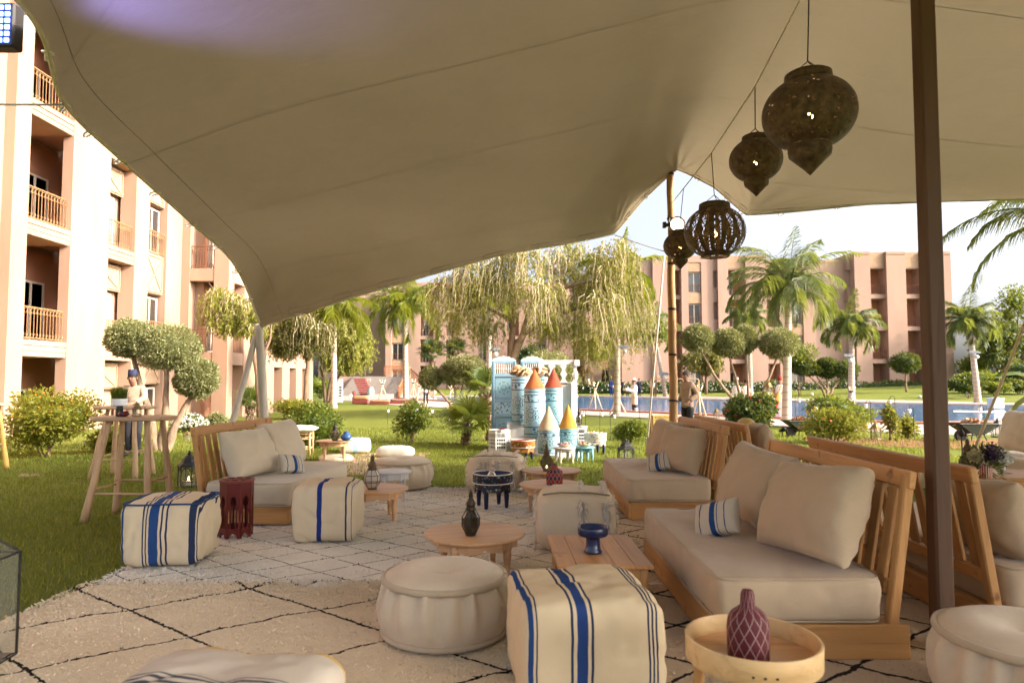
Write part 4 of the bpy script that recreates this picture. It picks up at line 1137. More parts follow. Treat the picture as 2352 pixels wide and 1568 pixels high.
# ---- pierced metal lanterns
BRONZE = mat('bronze', (.085, .055, .032), .42, .4, 22, 1., 60, .01, metal=.55, col2=(.17, .115, .065))
BULB = emis('warm_bulb', (1, .55, .16), 7)
def hanging(label, c, Rr, top, style, squash=.8):
    """c: centre of the body"""
    c = Vector(c); root = thing('hanging_lantern', label, 'lantern', c, 0, 'pierced metal lanterns on the string')
    n = 144; rows = 40; prof = []
    for i in range(rows + 1):
        th = math.pi * (.14 + .72 * i / rows)
        prof.append((Rr * math.sin(th) ** .9, Rr * squash * math.cos(th)))
    prof = prof[::-1]
    def skip(i, j):
        if i < 3 or i > rows - 4: return False
        if style == 'open':
            jj = j % 9
            return jj in (2, 3, 4, 5, 6) and ((i * 7 + (j // 9) * 5 + jj * 3) % 5 < 2 or (i + 2 * jj) % 5 == 0)
        jj, ii = j % 12, i % 8
        return (jj, ii) in ((4, 2), (7, 5), (5, 6), (2, 4), (5, 2), (4, 3), (8, 5)) and (i * 3 + j) % 7 < 5
    m = MB(); m.lathe(prof, n, skip=skip, closed=True); m.build('shell', BRONZE, root, smooth=True)
    m = MB()
    zt = prof[-1][1]; rt = prof[-1][0]
    m.lathe([(rt * .98, zt - .01), (rt * 1.12, zt + .0), (rt * 1.08, zt + .05 * Rr / .3), (rt * .96, zt + .06 * Rr / .3)], 48, closed=True); m.build('collar', BRONZE, root, smooth=True)
    zb = prof[0][1]; rb = prof[0][0]
    if style != 'open':
        m = MB(); k = Rr / .3
        m.lathe([(rb * .95, zb + .0), (rb * 1.0, zb - .03 * k), (rb * .96, zb - .07 * k), (rb * .8, zb - .09 * k), (rb * .3, zb - .16 * k), (.003, zb - .2 * k)], 48, closed=True); m.build('finial', BRONZE, root, smooth=True)
    else:
        m = MB(); m.lathe([(rb * 1.05, zb), (rb * .98, zb - .02), (rb * .8, zb - .02)], 48, closed=True); m.build('base_ring', BRONZE, root, smooth=True)
    m = MB(); m.ball((0, 0, -.02), Rr * .085, 12, 8); m.build('bulb', BULB, root, smooth=True)
    m = MB(); tp = Vector(top) - c; kn = Vector((0, 0, zt + .055 * Rr / .3 + .3 * Rr))
    for a in (.4, 2.5, 4.6):
        m.tube([kn, Vector((rt * 1.02 * math.cos(a), rt * 1.02 * math.sin(a), zt + .05 * Rr / .3))], .004, 4)
    m.tube([kn, kn.lerp(tp, .5), tp], .005, 4); m.build('chain', WIRE, root)
    l = bpy.data.lights.new('bulb_light', 'POINT'); l.energy = .8 * (Rr / .3) ** 2; l.color = (1, .6, .25); l.shadow_soft_size = .04
    lo = link('bulb_light', l, root)
hanging('largest bronze lantern, hanging highest and closest to the dark post', at(1858, 262, 4.5), .30, LP[4] + Vector((.05, 0, .12)), 'onion', .8)
hanging('mid-sized onion-shaped bronze lantern, second along the string from the dark post', at(1736, 368, 5.3), .203, LP[3], 'onion', .84)
hanging('openwork globe lantern with many slits, seen against the sky', at(1642, 533, 6.9), .305, LP[2], 'open', .86)
hanging('small onion lantern hanging closest to the bamboo pole', at(1562, 565, 8.2), .20, LP[1], 'onion', .84)
def parcan():
    c = at(1556, 515, 11.05); root = thing('spotlight', 'round lit stage spotlight clamped to the bamboo pole', 'spotlight', c)
    m = MB(); m.lathe([(.06, .26), (.10, .2), (.125, 0), (.13, -.01), (.118, -.012), (.112, .02)], 24, closed=True)
    rot = Matrix.Rotation(R(90), 3, 'X')
    m.v = [tuple(Vector((v[0], v[2], v[1]))) for v in m.v]; m.build('housing', BRONZE, root, smooth=True, fix=True)
    m = MB(); m.lathe([(.11, 0), (.0, 0)], 24, closed=True); m.v = [(v[0], .022, v[1]) for v in m.v]; m.build('lens', emis('spot_lens', (1, .82, .6), 2), root)
    m = MB(); m.box((-.15, .06, 0), (.06, .05, .05)); m.box((-.2, .06, 0), (.05, .08, .09)); m.tube([(-.13, .1, 0), (-.08, .2, .15), (-.1, .25, .2)], .012, 5); m.build('clamp', LAMPB, root)
parcan()
def flood():
    c = at(2, 56, 4.35); root = thing('floodlight', 'black LED floodlight with blue lit panel beside the tent edge', 'floodlight', c)
    m = MB(); m.box((0, .05, 0), (.17, .1, .30), b=.012); m.build('housing', LAMPB, root)
    led = emis('blue_led', (.10, .18, 1.0), 3)
    for i in range(3):
        for j in range(6):
            m = MB(); m.box((-.045 + .045 * i, -.006, -.11 + .044 * j), (.032, .01, .03), b=.004); m.build('led', led, root)
    m = MB(); m.tube([(.0, .1, .1), (.05, .2, .2), (.02, .3, .35)], .012, 6); m.build('bracket', LAMPB, root)
    l = bpy.data.lights.new('blue_wash', 'SPOT'); l.energy = 110; l.color = (.22, .22, 1); l.spot_size = R(50); l.spot_blend = .9; l.shadow_soft_size = .1
    lo = link('blue_wash', l, root, loc=(.25, -.25, -.75)); d = Vector((-2.25, 4.75, 4.3)) - (c + Vector((.25, -.25, -.75)))
    lo.rotation_euler = d.to_track_quat('-Z', 'Y').to_euler()
flood()
# ================================================================== RUGS
def rugmat(name, px_, py_, lw, base, line, ox=0, oy=0, brk=.0):
    m, t, b, o = nodes(name)
    v = coord(t); sx = t.nodes.new('ShaderNodeSeparateXYZ'); t.links.new(v, sx.inputs[0])
    wob = mth(t, 'MULTIPLY', mth(t, 'SUBTRACT', noisef(t, v, 3.0, 3), .5), .16)
    w2 = mth(t, 'MULTIPLY', mth(t, 'SUBTRACT', noisef(t, v, 45, 2), .5), .05)
    X = mth(t, 'ADD', mth(t, 'DIVIDE', mth(t, 'ADD', sx.outputs[0], ox), px_), mth(t, 'ADD', wob, w2))
    Yv = mth(t, 'ADD', mth(t, 'DIVIDE', mth(t, 'ADD', sx.outputs[1], oy), py_), mth(t, 'MULTIPLY', wob, -.6))
    masks = []
    for op in ('ADD', 'SUBTRACT'):
        u = mth(t, 'FRACT', mth(t, 'ADD', mth(t, op, X, Yv), 100.))
        d = mth(t, 'ABSOLUTE', mth(t, 'SUBTRACT', u, .5))
        wdt = mth(t, 'MULTIPLY', noisef(t, v, 24, 3), lw * 1.6)
        masks.append(mth(t, 'LESS_THAN', d, wdt))
    k = mth(t, 'MAXIMUM', masks[0], masks[1])
    if brk: k = mth(t, 'MULTIPLY', k, mth(t, 'GREATER_THAN', noisef(t, v, 16, 3), brk))
    f = noisef(t, v, 1.6, 5, .6); g = noisef(t, v, 55, 5, .7)
    c = mixc(t, f, dk(base, .8), dk(base, 1.12)); c = mixc(t, mth(t, 'MULTIPLY', g, .25), c, dk(base, .7))
    c = mixc(t, mth(t, 'MULTIPLY', ramp(t, noisef(t, v, .9, 3), [(.5, (0, 0, 0)), (.7, (1, 1, 1))]), .35), c, (.58, .44, .29))
    c = mixc(t, k, c, line)
    t.links.new(c, b.inputs['Base Color']); b.inputs['Roughness'].default_value = 1; b.inputs['Specular IOR Level'].default_value = .05
    bumpn(t, b, mth(t, 'ADD', g, noisef(t, v, 160, 3)), .7, .012)
    return m
def rug(label, x0, x1, y0, y1, z, matl, pile, seed=0, edge=.05, h=.02, fringe=None, roll=None):
    o = Vector(((x0 + x1) / 2, (y0 + y1) / 2, z)); root = thing('rug', label, 'rug', o)
    nx, ny = 70, 60; m = MB(); V = []
    def Z(x, y):
        zz = .011 * noise.noise(Vector((x * 2 + seed, y * 2, 0))) + .004 * noise.noise(Vector((x * 7, y * 7 + seed, 1)))
        if roll: zz += roll[1] * math.exp(-((y - roll[0]) / .05) ** 2)
        return zz
    def pos(i, j):
        x = -(x1 - x0) / 2 + (x1 - x0) * i / nx; y = -(y1 - y0) / 2 + (y1 - y0) * j / ny
        e = edge * noise.noise(Vector((x * 1.7 + seed, y * 1.7, 3)))
        fx = abs(2 * i / nx - 1) ** 6; fy = abs(2 * j / ny - 1) ** 6
        return Vector((x + e * fx * 1.0, y + e * fy, h + Z(x, y) - (.008 * max(fx, fy))))
    V = [pos(i, j) for j in range(ny + 1) for i in range(nx + 1)]
    F = [(j * (nx + 1) + i, j * (nx + 1) + i + 1, (j + 1) * (nx + 1) + i + 1, (j + 1) * (nx + 1) + i) for j in range(ny) for i in range(nx)]
    m.add(V, F)
    # skirt
    per = [i for i in range(nx + 1)] + [(j) * (nx + 1) + nx for j in range(1, ny + 1)] + [ny * (nx + 1) + i for i in range(nx - 1, -1, -1)] + [j * (nx + 1) for j in range(ny - 1, 0, -1)]
    SK = [V[i] for i in per]; n = len(SK)
    m.add(SK + [Vector((p.x, p.y, .001)) for p in SK], [(i, (i + 1) % n + 0, n + (i + 1) % n, n + i)[::-1] for i in range(n)])
    m.build('weave', matl, root, smooth=True)
    # woollen pile
    k = int((x1 - x0) * (y1 - y0) * pile)
    x = rng.uniform(-(x1 - x0) / 2, (x1 - x0) / 2, k); y = rng.uniform(-(y1 - y0) / 2, (y1 - y0) / 2, k)
    yy = y + o.y; xx = x + o.x
    keep = (np.abs(xx) < yy * .8 + .3) & (yy > 1.6); x, y = x[keep], y[keep]; k = len(x)
    z_ = np.array([Z(a, b) for a, b in zip(x, y)]) + h - .004
    P = np.stack([x, y, z_], 1); D = rng.normal(size=(k, 3)) * np.array([.8, .8, .22]) + np.array([.0, -.2, .18]); D[:, 2] = np.abs(D[:, 2])
    Vv, Ff = leafcards(P, D, rng.uniform(.012, .024, k), .012)
    link('pile', npmesh('pile', Vv, Ff, matl), root)['kind'] = 'stuff'
    if fringe:
        P = []; 
        for (ax, cst) in fringe:
            kk = 900; t_ = rng.uniform(-.5, .5, kk)
            if ax == 'x': P.append((np.stack([np.full(kk, cst - o.x), t_ * (y1 - y0), np.full(kk, h)], 1), np.array([np.sign(cst - o.x), 0, -.25])))
            else: P.append((np.stack([t_ * (x1 - x0), np.full(kk, cst - o.y), np.full(kk, h)], 1), np.array([0, np.sign(cst - o.y), -.25])))
        Vs = [leafcards(p, d + rng.normal(size=p.shape) * .35, .035, .012) for p, d in P]
        Vv, Ff = join(Vs); link('fringe', npmesh('fringe', Vv, Ff, matl), root)['kind'] = 'stuff'
    return root
RUG1 = rugmat('rug_big_diamond', 1.26, .94, .017, (.82, .69, .50), (.025, .02, .02), 0, 0)
RUG2 = rugmat('rug_small_diamond', .555, .43, .019, (.85, .79, .69), (.035, .03, .03), 0, 0, .38)
RUG3 = rugmat('rug_speckle', .8, .62, .03, (.62, .49, .37), (.03, .025, .025), 0, 0, .3)
rug('cream rug with small broken diamonds between the striped poufs', -3.15, 1.15, 5.12, 9.85, .002, RUG2, 2600, 1, .06, .02, [('x', -3.15), ('y', 9.85)], roll=(-2.3, .03))
rug('beige shaggy rug with large black diamonds, closest to the camera', -3.2, .62, 1.2, 5.2, .006, RUG1, 5200, 5, .06, .026, [('x', -3.2)], roll=(1.97, .02))
rug('darker brownish patterned rug under the beige sofas', .55, 3.9, 1.3, 8.6, .012, RUG3, 2600, 9, .05, .022, [('x', .55)])
rug('thin sand-coloured mat under the far lawn table', -3.75, -1.75, 11.2, 14.6, .004, mat('jute', (.40, .28, .18), .95, .2, 5, .8, 70, .01, stretch=(1, 6, 1)), 300, 4, .1, .012)

# ================================================================== SOFAS
PINE = wood('pine', (.47, .245, .09), (.33, .15, .05), 1, .5, 'Y')
PINEX = wood('pine_x', (.47, .245, .09), (.33, .15, .05), 1, .5, 'X')
PINEZ = wood('pine_z', (.47, .245, .09), (.33, .15, .05), 1, .5, 'Z')
LINEN = fabric('linen_beige', (.50, .385, .262))
LINENL = fabric('linen_light', (.60, .505, .37))
def sofa(label, x, y, facing, Lg=2.05, rz=0., h=1.03):
    """facing 'L': seat front towards -x, near end at y; facing 'R' mirrored"""
    D = 1.02
    if facing == 'L': loc, r_ = (x, y, .03), rz
    else: loc, r_ = (x, y + Lg, .03), math.pi + rz
    s = thing('wooden_sofa', label, 'sofa', loc, r_)
    m = MB(); m.box((.015, Lg / 2, .10), (.03, Lg, .17), b=.005); m.build('front_board', PINE, s)
    m = MB(); m.box((D - .05, Lg / 2, .10), (.03, Lg - .07, .17), b=.005); m.build('back_board', PINE, s)
    for yy in (.017, Lg - .017):
        m = MB(); m.box((D / 2 + .03, yy, .095), (D + .0, .034, .185), b=.005); m.build('end_board', PINEX, s)
    m = MB(); m.box((D / 2, Lg / 2, .175), (D - .1, Lg - .08, .025)); m.build('seat_board', PINE, s)
    t0 = Vector((.95, 0, .19)); t1 = Vector((1.09, 0, h - .03)); dirn = (t1 - t0).normalized()
    for yy in (.045, Lg - .045):
        m = MB(); m.beam(t0 + Vector((0, yy, -.15)) - dirn * .0, t1 + Vector((0, yy, 0)), .06, .055, .008, up=(1, 0, 0)); m.build('back_post', PINEZ, s)
    m = MB(); m.beam(t1 + Vector((.003, .006, -.035)), t1 + Vector((.003, Lg - .006, -.035)), .045, .10, .008, up=dirn); m.build('top_rail', PINE, s)
    lo = t0.lerp(t1, .22); m = MB(); m.beam(lo + Vector((0, .09, 0)), lo + Vector((0, Lg - .09, 0)), .04, .08, .006, up=dirn); m.build('lower_rail', PINE, s)
    k = 13
    a, b_ = lo + dirn * .04, t1 - dirn * .085
    sm = MB(); sm.beam(a, b_, .085, .022, .004, up=(1, 0, 0)); me = sm.mesh('slat', PINEZ)
    for i in range(k):
        link('slat', me, s, loc=(0, .16 + (Lg - .32) * i / (k - 1), 0))
    return s
def seatcushion(label, sf, facing, x, y, Lg=2.05, matl=None, rz=0., seed=0, dx=.0, dep=.93):
    m = softblock(dep, Lg - .02, .245, 20, 40, seed, .010, .012, nz=12)
    c = (x + (dep / 2 - .005 + dx) * (1 if facing == 'L' else -1), y + Lg / 2, .222)
    o = m.build('seat_cushion', matl or LINEN, loc=c, rz=rz, smooth=True)
    for zz in (.965, .03):
        P = []
        for i in range(129):
            t_ = i / 32; sd_, f_ = int(t_) % 4, (t_ % 1) * 2 - 1
            x_, y_ = ((1, f_), (-f_, 1), (-1, -f_), (f_, -1))[sd_]; g = (abs(x_) ** 20 + abs(y_) ** 20) ** (-1 / 20)
            P.append((x_ * g * dep / 2 * .987, y_ * g * (Lg - .02) / 2 * .994, .245 * zz))
        q = MB(); q.tube(P, .0065, 5, False); q.build('piping', matl or LINEN, o, smooth=True)
    return tag(o, label, 'cushion', 'long sofa seat cushions')
_ps = [0]
def pillow(label, loc, w_, h_, t_, yaw, tilt=16, roll=0, matl=None, group='back pillows on the sofas', name='pillow', ear=.06, wr=.02):
    _ps[0] += 1
    m = pillowmesh(w_, h_, t_, 22, _ps[0] * 1.7, ear, wr)
    o = m.build(name, matl or LINEN, loc=loc, smooth=True)
    o.rotation_euler = (Matrix.Rotation(R(yaw), 3, 'Z') @ Matrix.Rotation(R(-tilt), 3, 'X') @ Matrix.Rotation(R(roll), 3, 'Y')).to_euler()
    return tag(o, label, 'pillow', group)
BLUE = (.02, .055, .165); NAVY = (.02, .03, .07)
def stripes(name, base, bands, axis=0, edges=None, col=None):
    """bands: (from, to, colour) along the local axis in metres"""
    m, t, b, o = nodes(name)
    v = coord(t); sx = t.nodes.new('ShaderNodeSeparateXYZ'); t.links.new(v, sx.inputs[0])
    wob = mth(t, 'MULTIPLY', mth(t, 'SUBTRACT', noisef(t, v, 6, 2), .5), .012)
    x = mth(t, 'ADD', sx.outputs[axis], wob)
    f = noisef(t, v, 3.5, 5, .6); g = noisef(t, v, 220, 2); st = noisef(t, v, 2.1, 4)
    c = mixc(t, f, dk(base, .86), dk(base, 1.08)); c = mixc(t, mth(t, 'MULTIPLY', g, .3), c, dk(base, .7))
    c = mixc(t, mth(t, 'MULTIPLY', ramp(t, st, [(.52, (0, 0, 0)), (.75, (1, 1, 1))]), .3), c, dk(base, .6))
    for (a, e, cc) in bands:
        k = mth(t, 'MULTIPLY', mth(t, 'GREATER_THAN', x, a), mth(t, 'LESS_THAN', x, e))
        c = mixc(t, k, c, mixc(t, mth(t, 'MULTIPLY', g, .4), cc, dk(cc, 1.8)))
    t.links.new(c, b.inputs['Base Color']); b.inputs['Roughness'].default_value = .95; b.inputs['Specular IOR Level'].default_value = .1
    bumpn(t, b, mth(t, 'ADD', mth(t, 'MULTIPLY', noisef(t, v, 12, 3), 2.5), g), .3, .004)
    return m
CUSH = stripes('cushion_stripe', (.56, .50, .40), [(-.015, .03, BLUE), (.045, .052, BLUE), (-.11, -.1, BLUE), (.10, .108, BLUE)], 0)
# sofa by the lawn, facing the rugs
s1 = sofa('slatted pine sofa standing on the lawn edge beside the red stool', -2.19, 7.25, 'R', 2.0, R(-4))
seatcushion('pale sofa seat cushion beside the red octagonal stool', s1, 'R', -2.26, 7.25, 2.0, LINENL, R(-4), 1)
pillow('big linen pillow at the end nearer the high tables, lawn sofa', (-2.96, 7.76, .73), .86, .54, .34, 80, 22, 1, LINENL)
pillow('tall pale linen pillow at the far end of the lawn sofa', (-2.86, 8.55, .76), .74, .58, .34, 78, 22, -3, LINENL)
pillow('little blue-striped cushion on the lawn sofa', (-2.56, 8.0, .575), .33, .22, .13, 62, 28, 10, CUSH, 'small striped cushions', 'small_cushion', .05, .006)
# near sofa of the row
s2 = sofa('slatted pine sofa beside the bentwood tray table', 1.12, 3.8, 'L', 2.1)
seatcushion('beige seat cushion closest to the tray table', s2, 'L', 1.12, 3.8, 2.1, LINEN, 0, 2)
pillow('large crumpled beige pillow on the sofa end by the dark post', (1.84, 4.25, .755), .82, .58, .36, -80, 22, -4)
pillow('large smooth beige pillow behind the striped cushion', (1.84, 5.2, .76), .84, .58, .36, -84, 22, 3)
pillow('blue-striped small cushion on the sofa by the tray table', (1.44, 4.86, .575), .36, .25, .14, -58, 24, -20, CUSH, 'small striped cushions', 'small_cushion', .05, .006)
# second sofa of the row
s3 = sofa('slatted pine sofa beside the bamboo tent pole', 1.26, 7.5, 'L', 2.1)
seatcushion('beige seat cushion on the sofa beyond the fringed pouf', s3, 'L', 1.26, 7.5, 2.1, LINEN, 0, 3)
pillow('plump beige pillow facing the camera, sofa beyond the fringed pouf', (2.0, 8.1, .74), .66, .54, .34, -66, 16, 2)
pillow('plump beige pillow farther back, sofa beyond the fringed pouf', (1.98, 8.85, .76), .72, .56, .34, -80, 20, 2)
pillow('small cushion with thin dark stripe under the plump pillow', (1.74, 8.15, .575), .32, .22, .13, -50, 24, -20, CUSH, 'small striped cushions', 'small_cushion', .05, .006)
# sofas standing back to back with the row
s4 = sofa('pine sofa backing onto the sofa by the tray table, behind the dark post', 3.78, 4.0, 'R', 2.2)
seatcushion('seat cushion in shade at the picture edge behind the dark post', s4, 'R', 3.78, 4.0, 2.2, LINEN, 0, 4)
pillow('shaded linen pillow at the picture edge, seen edge-on', (3.02, 4.38, .69), .62, .48, .3, 96, 14, 4)
s5 = sofa('pine sofa backing onto the sofa by the bamboo pole', 3.76, 7.8, 'R', 2.15)
seatcushion('seat cushion mostly hidden behind two slatted backs', s5, 'R', 3.76, 7.8, 2.15, LINEN, 0, 5)
pillow('grey-beige pillow showing above the two slatted sofa backs', (2.98, 8.2, .79), .6, .52, .24, 88, 16, 0)
s6 = sofa('pine sofa near the bouquet table at the picture edge', 7.0, 8.6, 'L', 2.0)
seatcushion('white seat cushion behind the bouquet', s6, 'L', 6.98, 8.6, 2.0, LINENL, 0, 6, 0, 1.0)
pillow('rounded pale pillow at the picture edge behind the bouquet', (7.42, 10.0, .80), .8, .62, .3, -96, 16, 0, LINENL)

# ================================================================== POUFS
def cubepouf(label, px, Y, w_, d_, h_, rz, matl, seed, k=9., z=.03):
    m = softblock(w_, d_, h_, k, 40, seed, .02, .03, nz=22)
    x = px_x(px, Y)
    o = m.build('pouf', matl, loc=(x, Y, z), rz=rz, smooth=True)
    return o
P1 = stripes('pouf_stripe_a', (.66, .55, .38), [(-.075, .0, BLUE), (-.125, -.113, NAVY), (-.1, -.09, NAVY), (.018, .032, NAVY), (.055, .07, NAVY), (.235, .285, NAVY), (.293, .3, NAVY), (-.294, -.272, BLUE)])
P2 = stripes('pouf_stripe_b', (.64, .53, .37), [(-.055, -.01, (.015, .03, .16)), (.205, .222, NAVY), (.262, .268, BLUE), (-.3, -.29, BLUE)])
P3 = stripes('pouf_stripe_c', (.68, .55, .36), [(-.1, -.05, (.02, .045, .15)), (-.128, -.116, NAVY), (-.035, -.023, NAVY), (.235, .245, NAVY), (.255, .265, NAVY), (.275, .285, NAVY), (-.318, -.296, BLUE), (-.285, -.278, NAVY)])
tag(cubepouf('', 408, 5.92, .62, .62, .52, R(6), P1, 1), 'cream cube pouf with wide blue stripes at the rug edge by the lawn', 'pouf', 'striped cube poufs')
def edgepipe(o, w_, h_, matl):
    n = 64; q = .985; m = MB(); P = []
    for j in range(n + 1):
        a = 6.2832 * j / n; c, s_ = math.cos(a), math.sin(a); f = (abs(c) ** 9 + abs(s_) ** 9) ** (-1 / 9)
        P.append((c * f * w_ / 2 * .985, s_ * f * w_ / 2 * .985, h_ * .975 + .004 * noise.noise(Vector((c * 3, s_ * 3, w_)))))
    m.tube(P, .008, 5, False); m.build('piping', matl, o, smooth=True)
for o_ in [q for q in bpy.data.objects if q.name.startswith('pouf')]: edgepipe(o_, .62, .52, mat('blue_pipe', BLUE, .9, .2))
tag(cubepouf('', 762, 6.75, .60, .60, .53, R(3), P2, 2), 'cube pouf with a single dark blue band beside the pine sofa end', 'pouf', 'striped cube poufs')
tag(cubepouf('', 1330, 3.5, .67, .68, .51, R(8), P3, 3), 'cream cube pouf with navy bands in front of the square table', 'pouf', 'striped cube poufs')
P4 = stripes('pouf_stripe_d', (.58, .51, .42), [(-.02, .0, (.06, .065, .08)), (.02, .035, (.06, .065, .08)), (.05, .058, (.08, .085, .1)), (.3, .33, (.5, .33, .12)), (.35, .36, (.4, .26, .1))], 1)
tag(cubepouf('', 490, 2.33, .72, .72, .50, R(-8), P4, 4), 'out-of-focus pale pouf cut off by the bottom of the picture', 'pouf', 'striped cube poufs')
WOOLP = fabric('wool_pouf', (.68, .55, .39), .1, 200, .5)
def fringepouf(label, px, Y, w_, h_, rz, seed, groovedx):
    root = thing('fringed_pouf', label, 'pouf', (px_x(px, Y), Y, .03), rz, 'fringed wool poufs')
    m = softblock(w_, w_, h_, 5.5, 26, seed, .016, .06, nz=14); m.build('body', WOOLP, root, smooth=True)
    parts = []
    fr = fabric('fringe_wool', (.74, .66, .55))
    for xx in groovedx:
        n = 500
        z = rng.uniform(.05, h_ * .93, n); P = np.stack([xx + rng.normal(0, .012, n), np.full(n, -w_ * .515) + rng.normal(0, .01, n), z], 1)
        parts.append(leafcards(P, np.array([0, -.5, -1.]) + rng.normal(size=(n, 3)) * .4, .06, .012))
        n = 260; y = rng.uniform(-.45, .45, n) * w_; P = np.stack([xx + rng.normal(0, .01, n), y, np.full(n, h_ * 1.03)], 1)
        parts.append(leafcards(P, np.array([0, -.2, .5]) + rng.normal(size=(n, 3)) * .6, .03, .01))
    for xs_ in (-1, 1):
        n = 200; z = rng.uniform(.02, h_ * .9, n); P = np.stack([np.full(n, xs_ * w_ * .515), rng.uniform(-.45, .45, n) * w_, z], 1)
        parts.append(leafcards(P, np.array([xs_ * .6, 0, -1.]) + rng.normal(size=(n, 3)) * .3, .05, .014))
    V, F = join(parts); link('fringe', npmesh('fringe', V, F, fr), root)['kind'] = 'stuff'
    m = MB(); m.tube([(-.42 * w_, -.46 * w_, h_ * .99), (-.2 * w_, -.47 * w_, h_ * 1.03), (.2 * w_, -.47 * w_, h_ * 1.03), (.44 * w_, -.45 * w_, h_ * .99)], .007, 5); m.build('seam', mat('seam_dark', (.2, .16, .12), .9), root, smooth=True)
fringepouf('fringed wool pouf behind the navy inlaid tray stand', 1142, 9.75, .74, .47, R(-6), 11, (-.1, -.2, -.02, .06, .27))
fringepouf('fringed wool pouf between the square table and the round tables', 1318, 6.35, .68, .52, R(-4), 12, (.06, .27))
POUFC = fabric('canvas_pouf', (.64, .53, .39), .1, 300, .4)
def roundpouf(label, x, Y, R_, h_, seed=0, matl=None, z=.03):
    root = thing('round_pouf', label, 'pouf', (x, Y, z), 0, 'round quilted poufs')
    n = 168; prof = []; m = MB()
    V = []; F = []
    zs = 18
    for i in range(zs + 1):
        t_ = i / zs; r_ = R_ * (.885 + .125 * math.sin(math.pi * t_) ** .8); zz = .015 + t_ * (h_ - .03)
        for j in range(n):
            a = 6.283 * j / n; pl = .03 * math.sin(a * 17 + 3 * noise.noise(Vector((math.cos(a) * 2, math.sin(a) * 2, seed)))) * (t_ ** 1.5) * (1 - t_ * .3) * (1 + .8 * noise.noise(Vector((a * 3, t_ * 2, seed))))
            rr = r_ + pl + .008 * noise.noise(Vector((math.cos(a) * 3, math.sin(a) * 3, zz * 5 + seed)))
            V.append((rr * math.cos(a), rr * math.sin(a), zz))
    F = [(i * n + j, i * n + (j + 1) % n, (i + 1) * n + (j + 1) % n, (i + 1) * n + j) for i in range(zs) for j in range(n)]
    m.add(V, F); m.build('side', matl or POUFC, root, smooth=True)
    t = MB()
    prof = [(R_ * .93, h_ - .02), (R_ * .9, h_ + .012), (R_ * .75, h_ + .04), (R_ * .5, h_ + .05), (R_ * .25, h_ + .035), (R_ * .1, h_ + .008), (R_ * .03, h_ - .015), (.001, h_ - .018)]
    t.lathe(prof, 48, closed=True); t.build('top', matl or POUFC, root, smooth=True)
    for zz in (h_ - .005, .03):
        p = MB(); p.tube([((R_ * .925) * math.cos(6.283 * j / 48), (R_ * .925) * math.sin(6.283 * j / 48), zz + .006 * noise.noise(Vector((j * .4, seed, zz)))) for j in range(49)], .019, 6); p.build('piping', fabric('piping', (.50, .40, .28)), root, smooth=True)
    p = MB(); p.tube([(R_ * .98, 0, h_ * .86), (R_ * 1.06, .02, h_ * .8), (R_ * 1.06, .03, h_ * .66), (R_ * .99, .02, h_ * .6)], .008, 5); p.build('handle', fabric('piping', (.50, .40, .28)), root, smooth=True)
roundpouf('round buttoned pouf in front of the round pine table', px_x(1024, 4.22), 4.22, .395, .34, 1)
roundpouf('round pouf cut by the picture corner beside the pine sofa', 2.36, 3.18, .40, .36, 2)
roundpouf('round white-topped pouf at the far edge of the cream rug', px_x(925, 9.85), 9.85, .44, .36, 3, LINENL)
roundpouf('round pale pouf glimpsed between the sofa backs', 5.6, 10.2, .5, .4, 4, LINENL, 0)
# far lawn lounge pieces
m = softblock(.62, .62, .30, 6, 16, 31, .01, .05); P5 = stripes('pouf_stripe_e', (.66, .62, .55), [(-.05, .05, (.25, .42, .5)), (.09, .1, (.25, .42, .5))])
tag(m.build('pouf', P5, loc=ong(812, 1042) + Vector((0, .15, .015)), rz=R(12), smooth=True), 'low white square pouf with faded stripe beside the far lawn table', 'pouf')
m = softblock(.75, .26, .24, 3.2, 16, 33, .008, .03); 
tag(m.build('bolster', stripes('bolster_pale', (.66, .66, .60), [(-.2, -.19, (.4, .5, .5)), (.0, .01, (.4, .5, .5)), (.2, .21, (.4, .5, .5))], 2), loc=ong(906, 1052) + Vector((0, .1, .0)), rz=R(-4), smooth=True), 'pale bolster lying on the lawn behind the round pouf', 'bolster')
m = softblock(.6, .6, .12, 4, 14, 35, .01, .05)
tag(m.build('floor_cushion', WOOLP, loc=ong(765, 1062) + Vector((0, .2, .0)), rz=R(20), smooth=True), 'flat pale floor cushion on the sand-coloured mat', 'cushion')
